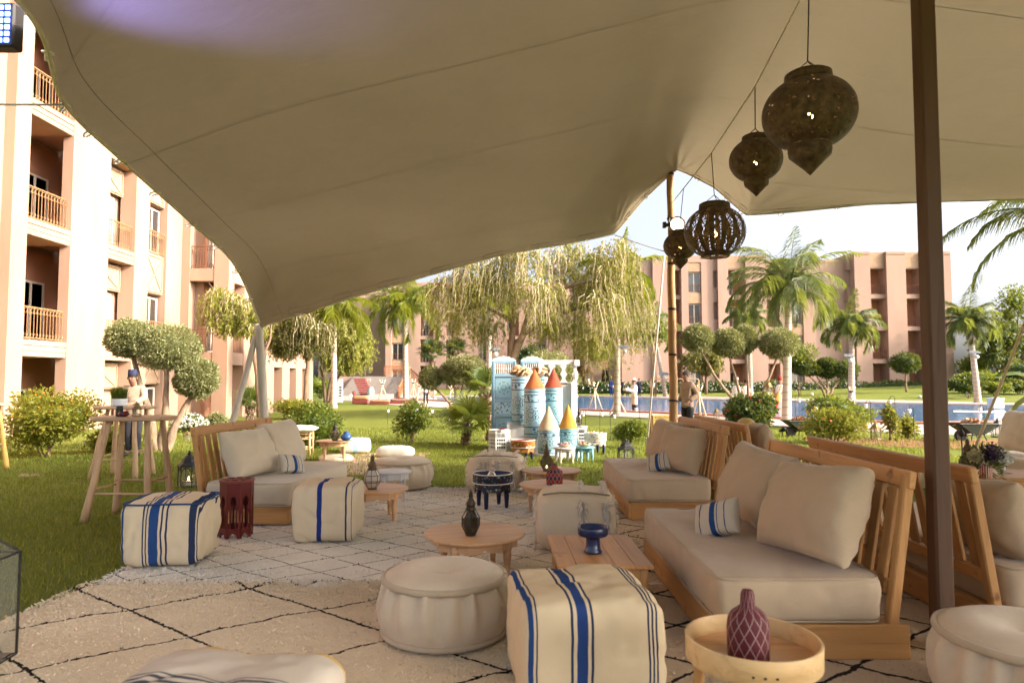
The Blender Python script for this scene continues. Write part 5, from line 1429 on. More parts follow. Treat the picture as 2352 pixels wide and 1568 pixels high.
# ================================================================== TABLES
TEAK = wood('beech', (.56, .33, .17), (.42, .22, .10), .8, .45, 'X', False)
def legprof(h, r): return [(r * .75, 0), (r * .62, .01), (r * .8, h * .3), (r, h * .62), (r * .82, h * .66), (r * 1.05, h * .72), (r * 1.05, h)]
def roundtable(label, px, Y, R_, h_, lr=.03, matl=None, group='low round pine tables', z=.03, apron=.075, rz=.3):
    matl = matl or TEAK
    root = thing('round_table', label, 'table', (px_x(px, Y), Y, z), rz, group)
    H = h_ - z
    m = MB(); m.lathe([(R_ * .9, H - .024), (R_ * .985, H - .022), (R_, H - .012), (R_ * .992, H - .002), (R_ * .97, H), (.001, H)], 64, closed=True); m.build('top', matl, root, smooth=True, auto=50)
    a = MB(); n = 96; ra = R_ * .78; V = []
    for j in range(n):
        t_ = 6.283 * j / n; zb = H - .024 - apron * (.72 + .28 * abs(math.sin(t_ * 4)) ** .6 + .1 * abs(math.sin(t_ * 12)))
        oc = 1 / math.cos(((t_ + .3927) % .7854) - .3927)
        for rr in (ra * oc, ra * oc - .02): V += [(rr * math.cos(t_), rr * math.sin(t_), H - .026), (rr * math.cos(t_), rr * math.sin(t_), zb)]
    F = []
    for j in range(n):
        k, l = 4 * j, 4 * ((j + 1) % n)
        F += [(k, k + 1, l + 1, l), (k + 2, l + 2, l + 3, k + 3), (k + 1, k + 3, l + 3, l + 1)]
    a.add(V, F); a.build('apron', matl, root, fix=True)
    lm = MB(); lm.lathe(legprof(H - .03, lr), 14); me = lm.mesh('leg', matl, True)
    for i in range(4):
        t_ = .7854 + 1.5708 * i; link('leg', me, root, loc=(ra * .93 * math.cos(t_), ra * .93 * math.sin(t_), 0))
    return root
roundtable('round pine table with scalloped apron in front of the striped pouf, holding a dark lantern', 1092, 5.55, .405, .335, .034)
roundtable('round pine table tucked against the banded cube pouf', 864, 7.6, .37, .365, .032)
roundtable('round pine table holding the woven red and blue vase', 1266, 7.9, .37, .365, .03)
roundtable('round pine table farther back holding a tall lantern', 1266, 9.35, .41, .335, .03)
roundtable('round pine table standing on the far sand-coloured mat', 770, 13.0, .335, .41, .03, z=.012)
WHITEP = mat('white_paint', (.56, .55, .53), .5, .06, 6)
roundtable('small white painted round table in front of the white-topped pouf', 905, 8.75, .24, .40, .022, WHITEP, None)
def squaretable():
    root = thing('square_table', 'square-topped pine table holding the cobalt bowl', 'table', (px_x(1366, 4.72), 4.72, .04), R(1.5))
    W_, D_, H = .60, .86, .36
    for i in range(5):
        m = MB(); m.box((-W_ / 2 + W_ / 5 * (i + .5), 0, H - .011), (W_ / 5 - .0015, D_, .022), b=.003); m.build('plank', wood('pine_top', (.48, .24, .09), (.34, .15, .05), 1, .45, 'Y'), root)
    for (x, y, sx_, sy_) in ((0, -D_ / 2 + .05, W_ - .08, .02), (0, D_ / 2 - .05, W_ - .08, .02), (-W_ / 2 + .05, 0, .02, D_ - .08), (W_ / 2 - .05, 0, .02, D_ - .08)):
        m = MB(); m.box((x, y, H - .06), (sx_, sy_, .07), b=.003); m.build('apron', PINEX, root)
    lm = MB(); lm.lathe(legprof(H - .023, .03), 12); me = lm.mesh('leg', PINEZ, True)
    for x in (-1, 1):
        for y in (-1, 1): link('leg', me, root, loc=(x * (W_ / 2 - .06), y * (D_ / 2 - .06), 0))
squaretable()
def traytable():
    Y = 2.68; root = thing('tray_table', 'round bentwood tray table holding the dark red vase', 'table', (px_x(1716, Y), Y, .035))
    R_, H, rim = .25, .535, .09; ash = wood('bent_ash', (.62, .42, .20), (.45, .27, .11), .8, .45, 'X', False)
    m = MB(); m.lathe([(R_ * .985, H - rim), (R_, H - rim + .004), (R_ * 1.005, H - .004), (R_ * .995, H), (R_ * .965, H), (R_ * .957, H - .004), (R_ * .957, H - rim + .02)], 72, closed=True); m.build('rim', ash, root, smooth=True, auto=50)
    m = MB(); m.lathe([(R_ * .955, H - rim + .008), (R_ * .955, H - rim + .02), (.001, H - rim + .02)], 64, closed=True); m.build('tray_floor', TEAK, root, smooth=True, auto=50)
    for i in range(3):
        a = 6.283 * i / 3 + .5
        m = MB(); m.beam((.20 * math.cos(a), .20 * math.sin(a), H - rim), (.24 * math.cos(a), .24 * math.sin(a), 0), .045, .035, .006, up=(math.cos(a), math.sin(a), 0)); m.build('leg', PINEZ, root)
    m = MB()
    for i in range(3):
        a, b = 6.283 * i / 3 + .5, 6.283 * (i + 1) / 3 + .5
        m.beam((.2 * math.cos(a), .2 * math.sin(a), H - rim - .03), (.2 * math.cos(b), .2 * math.sin(b), H - rim - .03), .02, .045, .004)
    m.build('brace', PINEX, root)
    for i in range(3):
        d = MB(); a = -1.9 + .16 * i; d.ball((R_ * 1.004 * math.cos(a), R_ * 1.004 * math.sin(a), H - rim * .62), (.006, .006, .004), 8, 5); d.build('rivet', LAMPB, root)
traytable()
def keyhole_panel(m, w_, z0, z1, holes, t_, mtx, rows=40):
    """upright panel of width w_; holes: (xc, zlo, zhi, hw(frac)->half width); built as strips"""
    zs = [z0 + (z1 - z0) * i / rows for i in range(rows + 1)]
    def spans(z):
        cut = []
        for (xc, a, b, fn) in holes:
            if a < z < b:
                hw = fn((z - a) / (b - a))
                if hw > 1e-4: cut.append((xc - hw, xc + hw))
        cut.sort(); out = []; x = -w_ / 2
        for c in cut: out.append((x, c[0])); x = c[1]
        out.append((x, w_ / 2)); return out
    for i in range(rows):
        zm = (zs[i] + zs[i + 1]) / 2
        for (a, b) in spans(zm):
            if b - a < 1e-4: continue
            P = [(x, y, z) for x in (a, b) for y in (-t_ / 2, t_ / 2) for z in (zs[i], zs[i + 1])]
            F = [(0, 1, 3, 2), (4, 6, 7, 5), (0, 4, 5, 1), (2, 3, 7, 6)]
            if i == 0: F.append((0, 2, 6, 4))
            if i == rows - 1: F.append((1, 5, 7, 3))
            m.add([mtx @ Vector(p) for p in P], F)
def arch(hw, spring=.6): return lambda f: hw if f < spring else hw * math.sqrt(max(0, 1 - ((f - spring) / (1 - spring)) ** 1.6))
def keyarch(hw): return lambda f: (hw * .62 if f < .55 else hw * (max(0, 1 - (abs(f - .72) / .28) ** 2)) ** .5)
def octstool():
    Y = 6.75; root = thing('octagonal_stool', 'dark red carved octagonal stool between the striped poufs', 'stool', (px_x(551, Y), Y, .035), R(10))
    red = mat('red_lacquer', (.10, .012, .010), .45, .2, 8, .2, 40)
    R_, H = .148, .545; w_ = 2 * R_ * math.tan(math.pi / 8); 
    for i in range(8):
        a = i * math.pi / 4; m = MB()
        mtx = Matrix.Rotation(a, 4, 'Z') @ Matrix.Translation((0, -R_ + .008, 0))
        keyhole_panel(m, w_ - .001, 0.0, H - .02, [(0, .10, .40, lambda f: .021 if f < .6 else (.013 if f < .66 else .03 * math.sqrt(max(0, 1 - ((f - .82) / .18) ** 2)))), (-.041, .10, .27, arch(.007)), (.041, .10, .27, arch(.007)), (0, -.01, .045, arch(.035, .3))], .014, mtx, 44)
        m.build('side_panel', red, root)
    m = MB(); m.lathe([(R_ * 1.04, H - .02), (R_ * 1.13, H - .018), (R_ * 1.13, H), (.001, H + .002)], 8, closed=True); o = m.build('top', mat('red_top', (.17, .035, .025), .5, .25, 10, .6, 50), root); o.rotation_euler.z = math.pi / 8
    t_ = MB()
    for i in range(8):
        a = i * math.pi / 4
        for rr in (.05, .09, .12): t_.tube([(rr * math.cos(a + s), rr * math.sin(a + s), H + .004) for s in (-.25, 0, .25)], .004, 4)
    t_.build('carving', red, root)
octstool()
def mosaicmat(name, base, cols, scale=26):
    m, t, b, o = nodes(name); v = coord(t)
    vo = t.nodes.new('ShaderNodeTexVoronoi'); vo.inputs['Scale'].default_value = scale; t.links.new(v, vo.inputs['Vector'])
    sp = t.nodes.new('ShaderNodeSeparateColor'); t.links.new(vo.outputs['Color'], sp.inputs[0])
    st = [(i / len(cols), c) for i, c in enumerate(cols)]
    c = ramp(t, sp.outputs[0], st, 'CONSTANT')
    k = mth(t, 'LESS_THAN', vo.outputs['Distance'], .42)
    c = mixc(t, k, base, c); k2 = mth(t, 'LESS_THAN', vo.outputs['Distance'], .12)
    c = mixc(t, k2, c, (.7, .66, .55))
    t.links.new(c, b.inputs['Base Color']); b.inputs['Roughness'].default_value = .35; return m
def mosaicstand(label, p, R_, h_, base, inner, legm, matl, trim=None, rz=0., tray=.11, group='inlaid tray stands'):
    root = thing('tray_stand', label, 'table', p, rz, group); trim = trim or mat('bone_trim', (.66, .62, .54), .4, .05)
    m = MB(); m.lathe([(R_ * .95, h_ - tray), (R_, h_ - tray + .006), (R_, h_)], 56, closed=True); m.build('tray_wall', matl, root, smooth=True)
    m = MB(); m.lathe([(R_ * .955, h_), (R_ * .95, h_ - tray + .03), (.001, h_ - tray + .028)], 56, closed=True); m.build('tray_inside', inner, root, smooth=True)
    for zz in (h_, h_ - tray + .004):
        t_ = MB(); t_.tube([(R_ * .985 * math.cos(6.283 * j / 56), R_ * .985 * math.sin(6.283 * j / 56), zz) for j in range(57)], .008, 5, False); t_.build('trim', trim, root, smooth=True)
    oc = R_ * .93
    for i in range(8):
        a = i * math.pi / 4; w_ = 2 * oc * .92 * math.tan(math.pi / 8); mm = MB()
        mtx = Matrix.Rotation(a, 4, 'Z') @ Matrix.Translation((0, -oc * .92, 0))
        z0 = h_ - tray - .11
        keyhole_panel(mm, w_, z0, h_ - tray - .002, [(0, z0 - .01, z0 + .035, arch(w_ * .36, .2))], .014, mtx, 12); mm.build('apron_panel', matl, root)
    lm = MB(); hh = h_ - tray - .09; lm.lathe([(.016, 0), (.022, .01), (.03, hh * .75), (.026, hh)], 12); me = lm.mesh('leg', legm, True)
    for i in range(4):
        a = math.pi / 4 + i * math.pi / 2 + .39; link('leg', me, root, loc=(oc * .82 * math.cos(a), oc * .82 * math.sin(a), 0))
    return root
NAVYP = mat('navy_paint', (.012, .02, .07), .35, .15)
NAVYM = mosaicmat('navy_inlay', (.012, .014, .03), [(.05, .08, .2), (.3, .07, .03), (.12, .2, .28), (.28, .17, .05), (.02, .03, .07), (.05, .1, .09)], 30)
Yb = 8.3
mosaicstand('navy inlaid tray stand with four legs in the middle of the cream rug', (px_x(1132, Yb), Yb, .03), .24, .40, None, NAVYP, NAVYP, NAVYM)
# ================================================================== SMALL VESSELS
def tris(a): return a
def bottle(label, p, prof, matl, n=28, cat='vase', name='vase', sq=None, group=None, parts=()):
    p = Vector(p); root = thing(name, label, cat, p, 0, group)
    m = MB(); m.lathe(prof, n, closed=False); m.build('body', matl, root, smooth=n > 12, auto=None if n > 12 else 30)
    for nm, pr, mt in parts:
        m = MB(); m.lathe(pr, n, closed=True); m.build(nm, mt, root, smooth=True)
    return root
def weavemat(name, base, line, dots, px_=.05, pz=.05, lw=.1, fill=None):
    m, t, b, o = nodes(name); v = coord(t)
    sx = t.nodes.new('ShaderNodeSeparateXYZ'); t.links.new(v, sx.inputs[0])
    an = mth(t, 'DIVIDE', mth(t, 'ARCTAN2', sx.outputs[1], sx.outputs[0]), px_); zz = mth(t, 'DIVIDE', sx.outputs[2], pz)
    u = mth(t, 'FRACT', mth(t, 'ADD', mth(t, 'ADD', an, zz), 50.)); w_ = mth(t, 'FRACT', mth(t, 'ADD', mth(t, 'SUBTRACT', an, zz), 50.))
    k = mth(t, 'MAXIMUM', mth(t, 'LESS_THAN', mth(t, 'ABSOLUTE', mth(t, 'SUBTRACT', u, .5)), lw / 2), mth(t, 'LESS_THAN', mth(t, 'ABSOLUTE', mth(t, 'SUBTRACT', w_, .5)), lw / 2))
    c = base
    if fill:
        ck = mth(t, 'FLOORED_MODULO', mth(t, 'ADD', mth(t, 'FLOOR', mth(t, 'ADD', mth(t, 'ADD', an, zz), 50.5)), mth(t, 'FLOOR', mth(t, 'ADD', mth(t, 'SUBTRACT', an, zz), 50.5))), 2.)
        c = mixc(t, ck, base, fill)
    if dots: k = mth(t, 'MULTIPLY', k, mth(t, 'GREATER_THAN', mth(t, 'FRACT', mth(t, 'MULTIPLY', zz, dots)), .4))
    t.links.new(mixc(t, k, c, line), b.inputs['Base Color']); b.inputs['Roughness'].default_value = .7
    bumpn(t, b, noisef(t, v, 300, 2), .4, .002); return m
tt = at(1715, 1485, 2.68)
bottle('dark red woven bottle vase with white zigzag, on the bentwood tray', (tt.x, 2.66, .487), [(.07, 0), (.076, .006), (.078, .06), (.079, .125), (.075, .155), (.06, .18), (.04, .195), (.028, .206), (.026, .245), (.02, .262), (.001, .265)], weavemat('red_weave', (.085, .003, .007), (.42, .30, .29), 14., .52, .072, .11))
tb = at(1273, 1098, 7.9)
bottle('blue bottle vase wrapped in red diamond weave, on a round pine table', (tb.x, 7.85, .366), [(.088, 0), (.093, .01), (.096, .1), (.09, .15), (.06, .17), (.042, .18), (.035, .21), (.03, .235), (.001, .24)], weavemat('blue_weave', (.012, .016, .06), (.42, .20, .12), 0, .52, .075, .13, (.28, .015, .02)))
COB = mat('cobalt_glaze', (.01, .02, .075), .25, .3, 6, spec=.6)
p = at(1362, 1256, 4.62)
bottle('cobalt blue footed bowl on the square pine table', (p.x, 4.62, .405), [(.058, 0), (.062, .006), (.05, .02), (.046, .09), (.05, .1), (.095, .112), (.1, .12), (.103, .165), (.1, .17), (.094, .165), (.085, .125), (.001, .115)], COB, 36, 'bowl', 'footed_bowl')
GLS = glassm('clear_glass', (.6, .62, .6), .05, .3)
p = Vector((px_x(1130, Yb), Yb - .02, .352))
bottle('glass bottle with ornate metal stopper inside the navy tray stand', p, [(.05, 0), (.056, .01), (.056, .06), (.035, .085), (.028, .1), (.033, .115)], mat('mercury_glass', (.45, .42, .38), .2, .2, 10, metal=.5), 20, 'bottle', 'glass_bottle', parts=[('stopper', [(.032, .115), (.034, .125), (.03, .145), (.018, .16), (.03, .18), (.026, .2), (.012, .22), (.001, .225)], mat('stopper', (.5, .36, .27), .4, .2))])
# ---- lanterns with glass sides
SMOKE = glassm('smoked_glass', (.10, .08, .05), .12, .62)
CLEAR = glassm('lantern_glass', (.5, .5, .48), .05, .12)
IRON = mat('black_iron', (.022, .02, .019), .5, .2, 10)
BRASS = mat('old_brass', (.22, .15, .06), .4, .3, 8, metal=.7)
FLAME = emis('flame', (1, .5, .16), 14)
def hexlantern(label, p, r, h, metal=None, candle=True, n=6, group='lanterns set about the lounge', rz=0.2, cat='lantern', hook=None):
    metal = metal or IRON
    root = thing('lantern', label, cat, p, rz, group); hb, ht = h * .05, h * .58
    m = MB(); m.lathe([(r * 1.0, 0), (r * 1.05, hb * .4), (r * 1.0, hb), (.001, hb)], n, closed=True); m.build('base', metal, root, fix=True)
    f = MB(); g = MB()
    for i in range(n):
        a, b = 6.283 * i / n, 6.283 * (i + 1) / n
        A_, B_ = Vector((r * math.cos(a), r * math.sin(a), 0)), Vector((r * math.cos(b), r * math.sin(b), 0))
        f.beam(A_ + Vector((0, 0, hb)), A_ + Vector((0, 0, ht)), r * .09, r * .09, 0, up=(1, 0, .1))
        mid = (A_ + B_) / 2
        f.beam(A_ + Vector((0, 0, ht)), B_ + Vector((0, 0, ht)), r * .1, r * .08, 0); f.beam(A_ + Vector((0, 0, hb + .12 * h)), B_ + Vector((0, 0, hb + .12 * h)), r * .05, r * .05, 0)
        f.tube([A_.lerp(B_, .08 + .84 * t_) + Vector((0, 0, ht - .14 * h + .12 * h * math.sin(math.pi * t_))) for t_ in (0, .2, .4, .5, .6, .8, 1)], r * .035, 4, False)
        gg = MB(); gg.quad(A_.lerp(B_, .03) * .97 + Vector((0, 0, hb)), A_.lerp(B_, .97) * .97 + Vector((0, 0, hb)), A_.lerp(B_, .97) * .97 + Vector((0, 0, ht)), A_.lerp(B_, .03) * .97 + Vector((0, 0, ht))); gg.build('glass_pane', CLEAR, root)
    f.build('frame', metal, root)
    m = MB(); m.lathe([(r * 1.12, ht), (r * 1.1, ht + .03 * h), (r * .72, ht + .1 * h), (r * .7, ht + .13 * h), (r * .62, ht + .2 * h), (r * .4, ht + .26 * h), (r * .2, ht + .29 * h), (r * .12, ht + .31 * h)], n, closed=True); m.build('roof', metal, root, fix=True)
    m = MB(); m.lathe([(r * .12, ht + .3 * h), (r * .2, ht + .335 * h), (r * .1, ht + .36 * h), (r * .14, ht + .38 * h), (r * .02, h)], 10); m.build('finial', metal, root, smooth=True)
    if hook:
        m = MB(); m.tube([(0, 0, h * .99), Vector(hook) - Vector(p)], .006, 4); m.build('hanging_wire', WIRE, root)
    if candle:
        m = MB(); m.lathe([(r * .28, hb), (r * .28, hb + .12 * h), (.001, hb + .12 * h)], 12, closed=True); c = m.build('candle', mat('candle_wax', (.75, .68, .55), .5), root, smooth=True, auto=40)
        m = MB(); m.lathe([(.001, hb + .13 * h), (r * .09, hb + .16 * h), (r * .05, hb + .2 * h), (.001, hb + .24 * h)], 8, closed=True); m.build('flame', FLAME, c, smooth=True)
    return root
def bellylantern(label, p, r, h, metal=None, glass=None, light=True, n=8, group='lanterns set about the lounge', rz=.1):
    metal = metal or BRONZE
    root = thing('lantern', label, 'lantern', p, rz, group); k = h
    prof = [(r * .55, .03 * k), (r * .97, .2 * k), (r, .24 * k), (r, .40 * k), (r * .55, .56 * k)]
    m = MB(); m.lathe([(r * .6, 0), (r * .62, .012 * k), (r * .5, .03 * k), (.001, .03 * k)], n, closed=True); m.build('base', metal, root, fix=True)
    for i in range(n):
        a, b = 6.283 * i / n, 6.283 * (i + 1) / n
        for q in range(len(prof) - 1):
            (r0, z0), (r1, z1) = prof[q], prof[q + 1]
            if q == 1: continue
        g = MB(); V = []
        for (r0, z0) in prof: V += [(r0 * .98 * math.cos(a), r0 * .98 * math.sin(a), z0), (r0 * .98 * math.cos(b), r0 * .98 * math.sin(b), z0)]
        g.add(V, [(2 * q, 2 * q + 1, 2 * q + 3, 2 * q + 2) for q in range(len(prof) - 1)]); g.build('glass_pane', glass or SMOKE, root)
    f = MB()
    for i in range(n):
        a = 6.283 * i / n; f.tube([(r0 * math.cos(a), r0 * math.sin(a), z0) for r0, z0 in prof], r * .045, 4)
    for (r0, z0) in prof:
        f.tube([(r0 * math.cos(6.283 * j / n), r0 * math.sin(6.283 * j / n), z0) for j in range(n + 1)], r * .045, 4, False)
    f.build('frame', metal, root)
    m = MB(); m.lathe([(r * .56, .56 * k), (r * .6, .58 * k), (r * .45, .62 * k), (r * .5, .64 * k), (r * .52, .72 * k), (r * .3, .8 * k), (r * .2, .84 * k), (r * .26, .87 * k), (r * .2, .91 * k), (r * .24, .94 * k), (r * .05, .97 * k)], 16, closed=True); m.build('cap', metal, root, smooth=True)
    m = MB(); m.tube([(0, .0, .96 * k), (-r * .16, 0, .99 * k), (0, 0, 1.03 * k), (r * .16, 0, .99 * k), (0, 0, .96 * k)], r * .04, 5); m.build('ring', metal, root)
    if light:
        m = MB(); m.lathe([(r * .2, .03 * k), (r * .2, .1 * k), (.001, .1 * k)], 10, closed=True); c = m.build('candle', mat('candle_wax', (.75, .68, .55), .5), root)
        m = MB(); m.ball((0, 0, .16 * k), (r * .1, r * .1, .05 * k), 8, 6); m.build('flame', FLAME, c, smooth=True)
p = ong(433, 1118)
hexlantern('black iron floor lantern with lit candle on the lawn behind the pine sofa', (p.x, p.y, 0), .145, .53)
bellylantern('bronze and white glass lantern on the round table beside the cube pouf', (px_x(860, 7.55), 7.5, .367), .088, .37, None, glassm('milk_glass', (.55, .5, .42), .2, .8), False)
bellylantern('dark unlit bottle-shaped lantern on the front round pine table', (px_x(1083, 5.45), 5.42, .337), .07, .35, mat('dark_bronze', (.045, .032, .02), .4, .3, 9, metal=.6), glassm('dark_glass', (.03, .025, .015), .12, .9), False)
bellylantern('smoked lantern with a glowing candle on the farther round pine table', (px_x(1254, 9.3), 9.2, .337), .08, .36, None)
bellylantern('dark little lantern on the far lawn table', (px_x(775, 13), 12.9, .412), .085, .36, IRON, None, False)
hexlantern('dark pyramid-topped lantern on the lawn behind the sofa by the bamboo pole', ong(1438, 1062), .16, .45, IRON, False)
hexlantern('rusty lantern on the lawn in front of the white-flowered bush', ong(430, 1012), .09, .28, BRASS, False)
m = thing('small_pot', 'little blue glazed pot on the far lawn table', 'pot', (px_x(796, 12.8), 12.85, .412))
q = MB(); q.lathe([(.05, 0), (.1, .05), (.105, .09), (.06, .13), (.045, .14), (.05, .155)], 20, closed=False); q.build('body', mat('blue_pot', (.03, .09, .25), .3, .3), m, smooth=True)
q = MB(); q.lathe([(.055, .15), (.05, .165), (.01, .185), (.001, .19)], 20, closed=True); q.build('lid', mat('blue_pot', (.03, .09, .25), .3, .3), m, smooth=True)
# ---- glass house lantern at the picture edge
def glasshouse():
    Y = 3.72; x1 = px_x(18, Y); root = thing('glass_lantern', 'black-framed glass house lantern at the picture edge on the rug', 'lantern', (x1 - .16, Y, .03), R(4))
    w_, h1, h2 = .32, .56, .74; f = MB(); s = w_ / 2; t_ = .012
    C = [Vector((a * s, b * s, 0)) for a, b in ((-1, -1), (1, -1), (1, 1), (-1, 1))]
    for i in range(4):
        a, b = C[i], C[(i + 1) % 4]
        f.beam(a, a + Vector((0, 0, h1)), t_, t_, .002, up=(1, 0, .01)); f.beam(a, b, t_, t_, .002, ext=t_); f.beam(a + Vector((0, 0, h1)), b + Vector((0, 0, h1)), t_, t_, .002, ext=t_)
        f.beam(a + Vector((0, 0, h1)), Vector((0, b.y * 0, h2)), t_, t_, .002)
        g = MB(); g.quad(a * .98, b * .98, b * .98 + Vector((0, 0, h1)), a * .98 + Vector((0, 0, h1))); g.build('glass_pane', CLEAR, root)
        g = MB(); g.add([a * .98 + Vector((0, 0, h1)), b * .98 + Vector((0, 0, h1)), Vector((0, 0, h2 - .01))], [(0, 1, 2)]); g.build('roof_pane', CLEAR, root)
    f.build('frame', IRON, root)
    m = MB(); m.box((0, 0, .008), (w_ - .03, w_ - .03, .01)); m.build('floor_plate', IRON, root)
    m = MB(); m.lathe([(.05, .013), (.05, .1), (.001, .1)], 20, closed=True); c = m.build('candle', mat('orange_wax', (.75, .36, .1), .5), root, smooth=True, auto=40)
    m = MB(); m.lathe([(.001, .105), (.012, .125), (.007, .15), (.001, .17)], 8, closed=True); m.build('flame', FLAME, c, smooth=True)
glasshouse()
# ================================================================== HIGH TABLES
ROUGHW = wood('rough_poplar', (.50, .33, .19), (.34, .20, .10), .8, .6, 'Z')
ROUGHX = wood('rough_poplar_x', (.46, .30, .18), (.32, .19, .10), .8, .6, 'X')
def hightable(label, cx, Y, W_, D_, H, legs, matl=None, matx=None):
    root = thing('high_table', label, 'table', (cx, Y, 0), 0, 'rustic high tables on the lawn')
    n = 40; V = []; m = MB()
    prof = []
    def oval(s, z): return [(W_ / 2 * s * math.copysign(abs(math.cos(a)) ** .6, math.cos(a)), D_ / 2 * s * math.copysign(abs(math.sin(a)) ** .7, math.sin(a)), z) for a in [6.283 * j / n for j in range(n)]]
    rings = [oval(.96, H - .045), oval(1, H - .035), oval(1, H - .01), oval(.98, H)]
    V = [v for r in rings for v in r]
    F = [(i * n + j, i * n + (j + 1) % n, (i + 1) * n + (j + 1) % n, (i + 1) * n + j) for i in range(3) for j in range(n)] + [tuple(range(n))[::-1], tuple(3 * n + j for j in range(n))]
    m.add(V, F); m.build('top', matx or ROUGHX, root, smooth=True, auto=40)
    ends = []
    for (a, b) in legs:
        m = MB(); t0, t1 = Vector((a[0], a[1], H - .04)), Vector((b[0], b[1], -.01)); k = 8
        m.tube([t0.lerp(t1, i / k) + noise.noise_vector(t0.lerp(t1, i / k) * 3 + Vector((cx, Y, 0))) * .012 for i in range(k + 1)], [.028 + .016 * i / k for i in range(k + 1)], 9); m.build('leg', matl or ROUGHW, root, smooth=True); ends.append((t0, t1))
    for i, j, t_ in ((0, 1, .72), (2, 3, .64), (0, 2, .68), (1, 3, .6)):
        m = MB(); m.tube([ends[i][0].lerp(ends[i][1], t_), ends[j][0].lerp(ends[j][1], t_)], .012, 7); m.build('stretcher', ROUGHX, root, smooth=True)
LG = [((-.2, -.14), (-.40, -.22)), ((.22, -.14), (.32, -.24)), ((-.22, .15), (-.34, .28)), ((.24, .15), (.34, .26))]
hightable('rustic high bar table with splayed legs, closest to the striped pouf', px_x(309, 7.75), 7.78, .87, .55, 1.14, LG)
hightable('rustic high bar table standing behind the first one', px_x(292, 11), 11.0, .92, .55, 1.13, LG)
hightable('yellowish high table cut off by the picture edge', px_x(-56, 11.6), 11.7, .92, .55, 1.15, LG, wood('yellow_leg', (.58, .36, .10), (.40, .22, .05), 1, .5, 'Z'), ROUGHX)
zt = 1.142
bottle('dark ribbed ceramic cup on the first high table', (px_x(283, 7.7), 7.66, zt), [(.032, 0), (.037, .005), (.034, .022), (.038, .03), (.035, .045), (.039, .055), (.036, .07), (.039, .08), (.036, .1), (.033, .118), (.03, .118), (.029, .02), (.001, .02)], mat('teal_black', (.012, .025, .03), .3, .2), 20, 'cup', 'ceramic_cup')
bottle('small maroon bowl on the first high table', (px_x(297, 7.7), 7.62, zt), [(.025, 0), (.05, .012), (.058, .03), (.05, .045), (.042, .052), (.048, .06), (.044, .06), (.038, .05), (.04, .03), (.001, .012)], mat('maroon_glaze', (.08, .012, .02), .25, .2), 24, 'bowl', 'small_bowl')
hexlantern('little smoky lantern on the first high table', (px_x(322, 7.7), 7.66, zt), .045, .17, BRASS, False)
def planter():
    p = (px_x(281, 10.9), 10.85, 1.132); root = thing('grass_planter', 'white ribbed pot of upright green grass on the farther high table', 'plant pot', p)
    m = MB(); m.lathe([(.10, 0), (.115, .01), (.118, .03), (.114, .035), (.12, .06), (.116, .065), (.122, .09), (.118, .095), (.122, .12), (.115, .12), (.11, .1), (.001, .1)], 24, closed=True); m.build('pot', WHITEP, root, smooth=True)
    n = 900; a = rng.uniform(0, 6.283, n); r_ = np.sqrt(rng.random(n)) * .1
    V, F = leafcards(np.stack([r_ * np.cos(a), r_ * np.sin(a), np.full(n, .1)], 1), np.array([0, 0, 1.]) + rng.normal(size=(n, 3)) * .16, rng.uniform(.12, .24, n), .008); link('grass_blades', npmesh('grass_blades', V, F, MIDG), root)['kind'] = 'stuff'
planter()
# rattan stool with white cushion
def rattanstool():
    b = ong(690, 1045); root = thing('cane_stool', 'square cane stool under a white cushion behind the pine sofa', 'stool', (b.x, b.y, .01), R(8))
    W_ = .42; H = .46; cm = mat('cane', (.52, .33, .16), .6, .2, 8)
    for x in (-1, 1):
        for y in (-1, 1): m = MB(); m.tube([(x * W_ / 2, y * W_ / 2, 0), (x * W_ / 2, y * W_ / 2, H)], .026, 8); m.build('leg', cm, root, smooth=True)
    for z in (.14, .34, H - .02):
        for (a, b_) in (((-1, -1), (1, -1)), ((1, -1), (1, 1)), ((1, 1), (-1, 1)), ((-1, 1), (-1, -1))):
            m = MB(); m.tube([(a[0] * W_ / 2, a[1] * W_ / 2, z), (b_[0] * W_ / 2, b_[1] * W_ / 2, z)], .017, 7); m.build('rung', cm, root, smooth=True)
    m = pillowmesh(.75, .62, .16, 18, 41, .05, .012, .4); o = m.build('cushion', fabric('white_cotton', (.72, .69, .63)), loc=(b.x - .05, b.y, .54), smooth=True)
    o.rotation_euler = (R(90), 0, R(8)); tag(o, 'plump white cushion on the cane stool', 'cushion')
rattanstool()
def stretchlow():
    pass
# straw hat on the sofa back
bottle('round yellow straw hat hanging on the far sofa back', (px_x(1712, 8.4), 8.42, .93), [(.13, 0), (.125, .03), (.115, .08), (.09, .125), (.05, .15), (.001, .155)], mat('straw', (.58, .40, .14), .7, .25, 20, .4, 60), 28, 'hat', 'straw_hat')
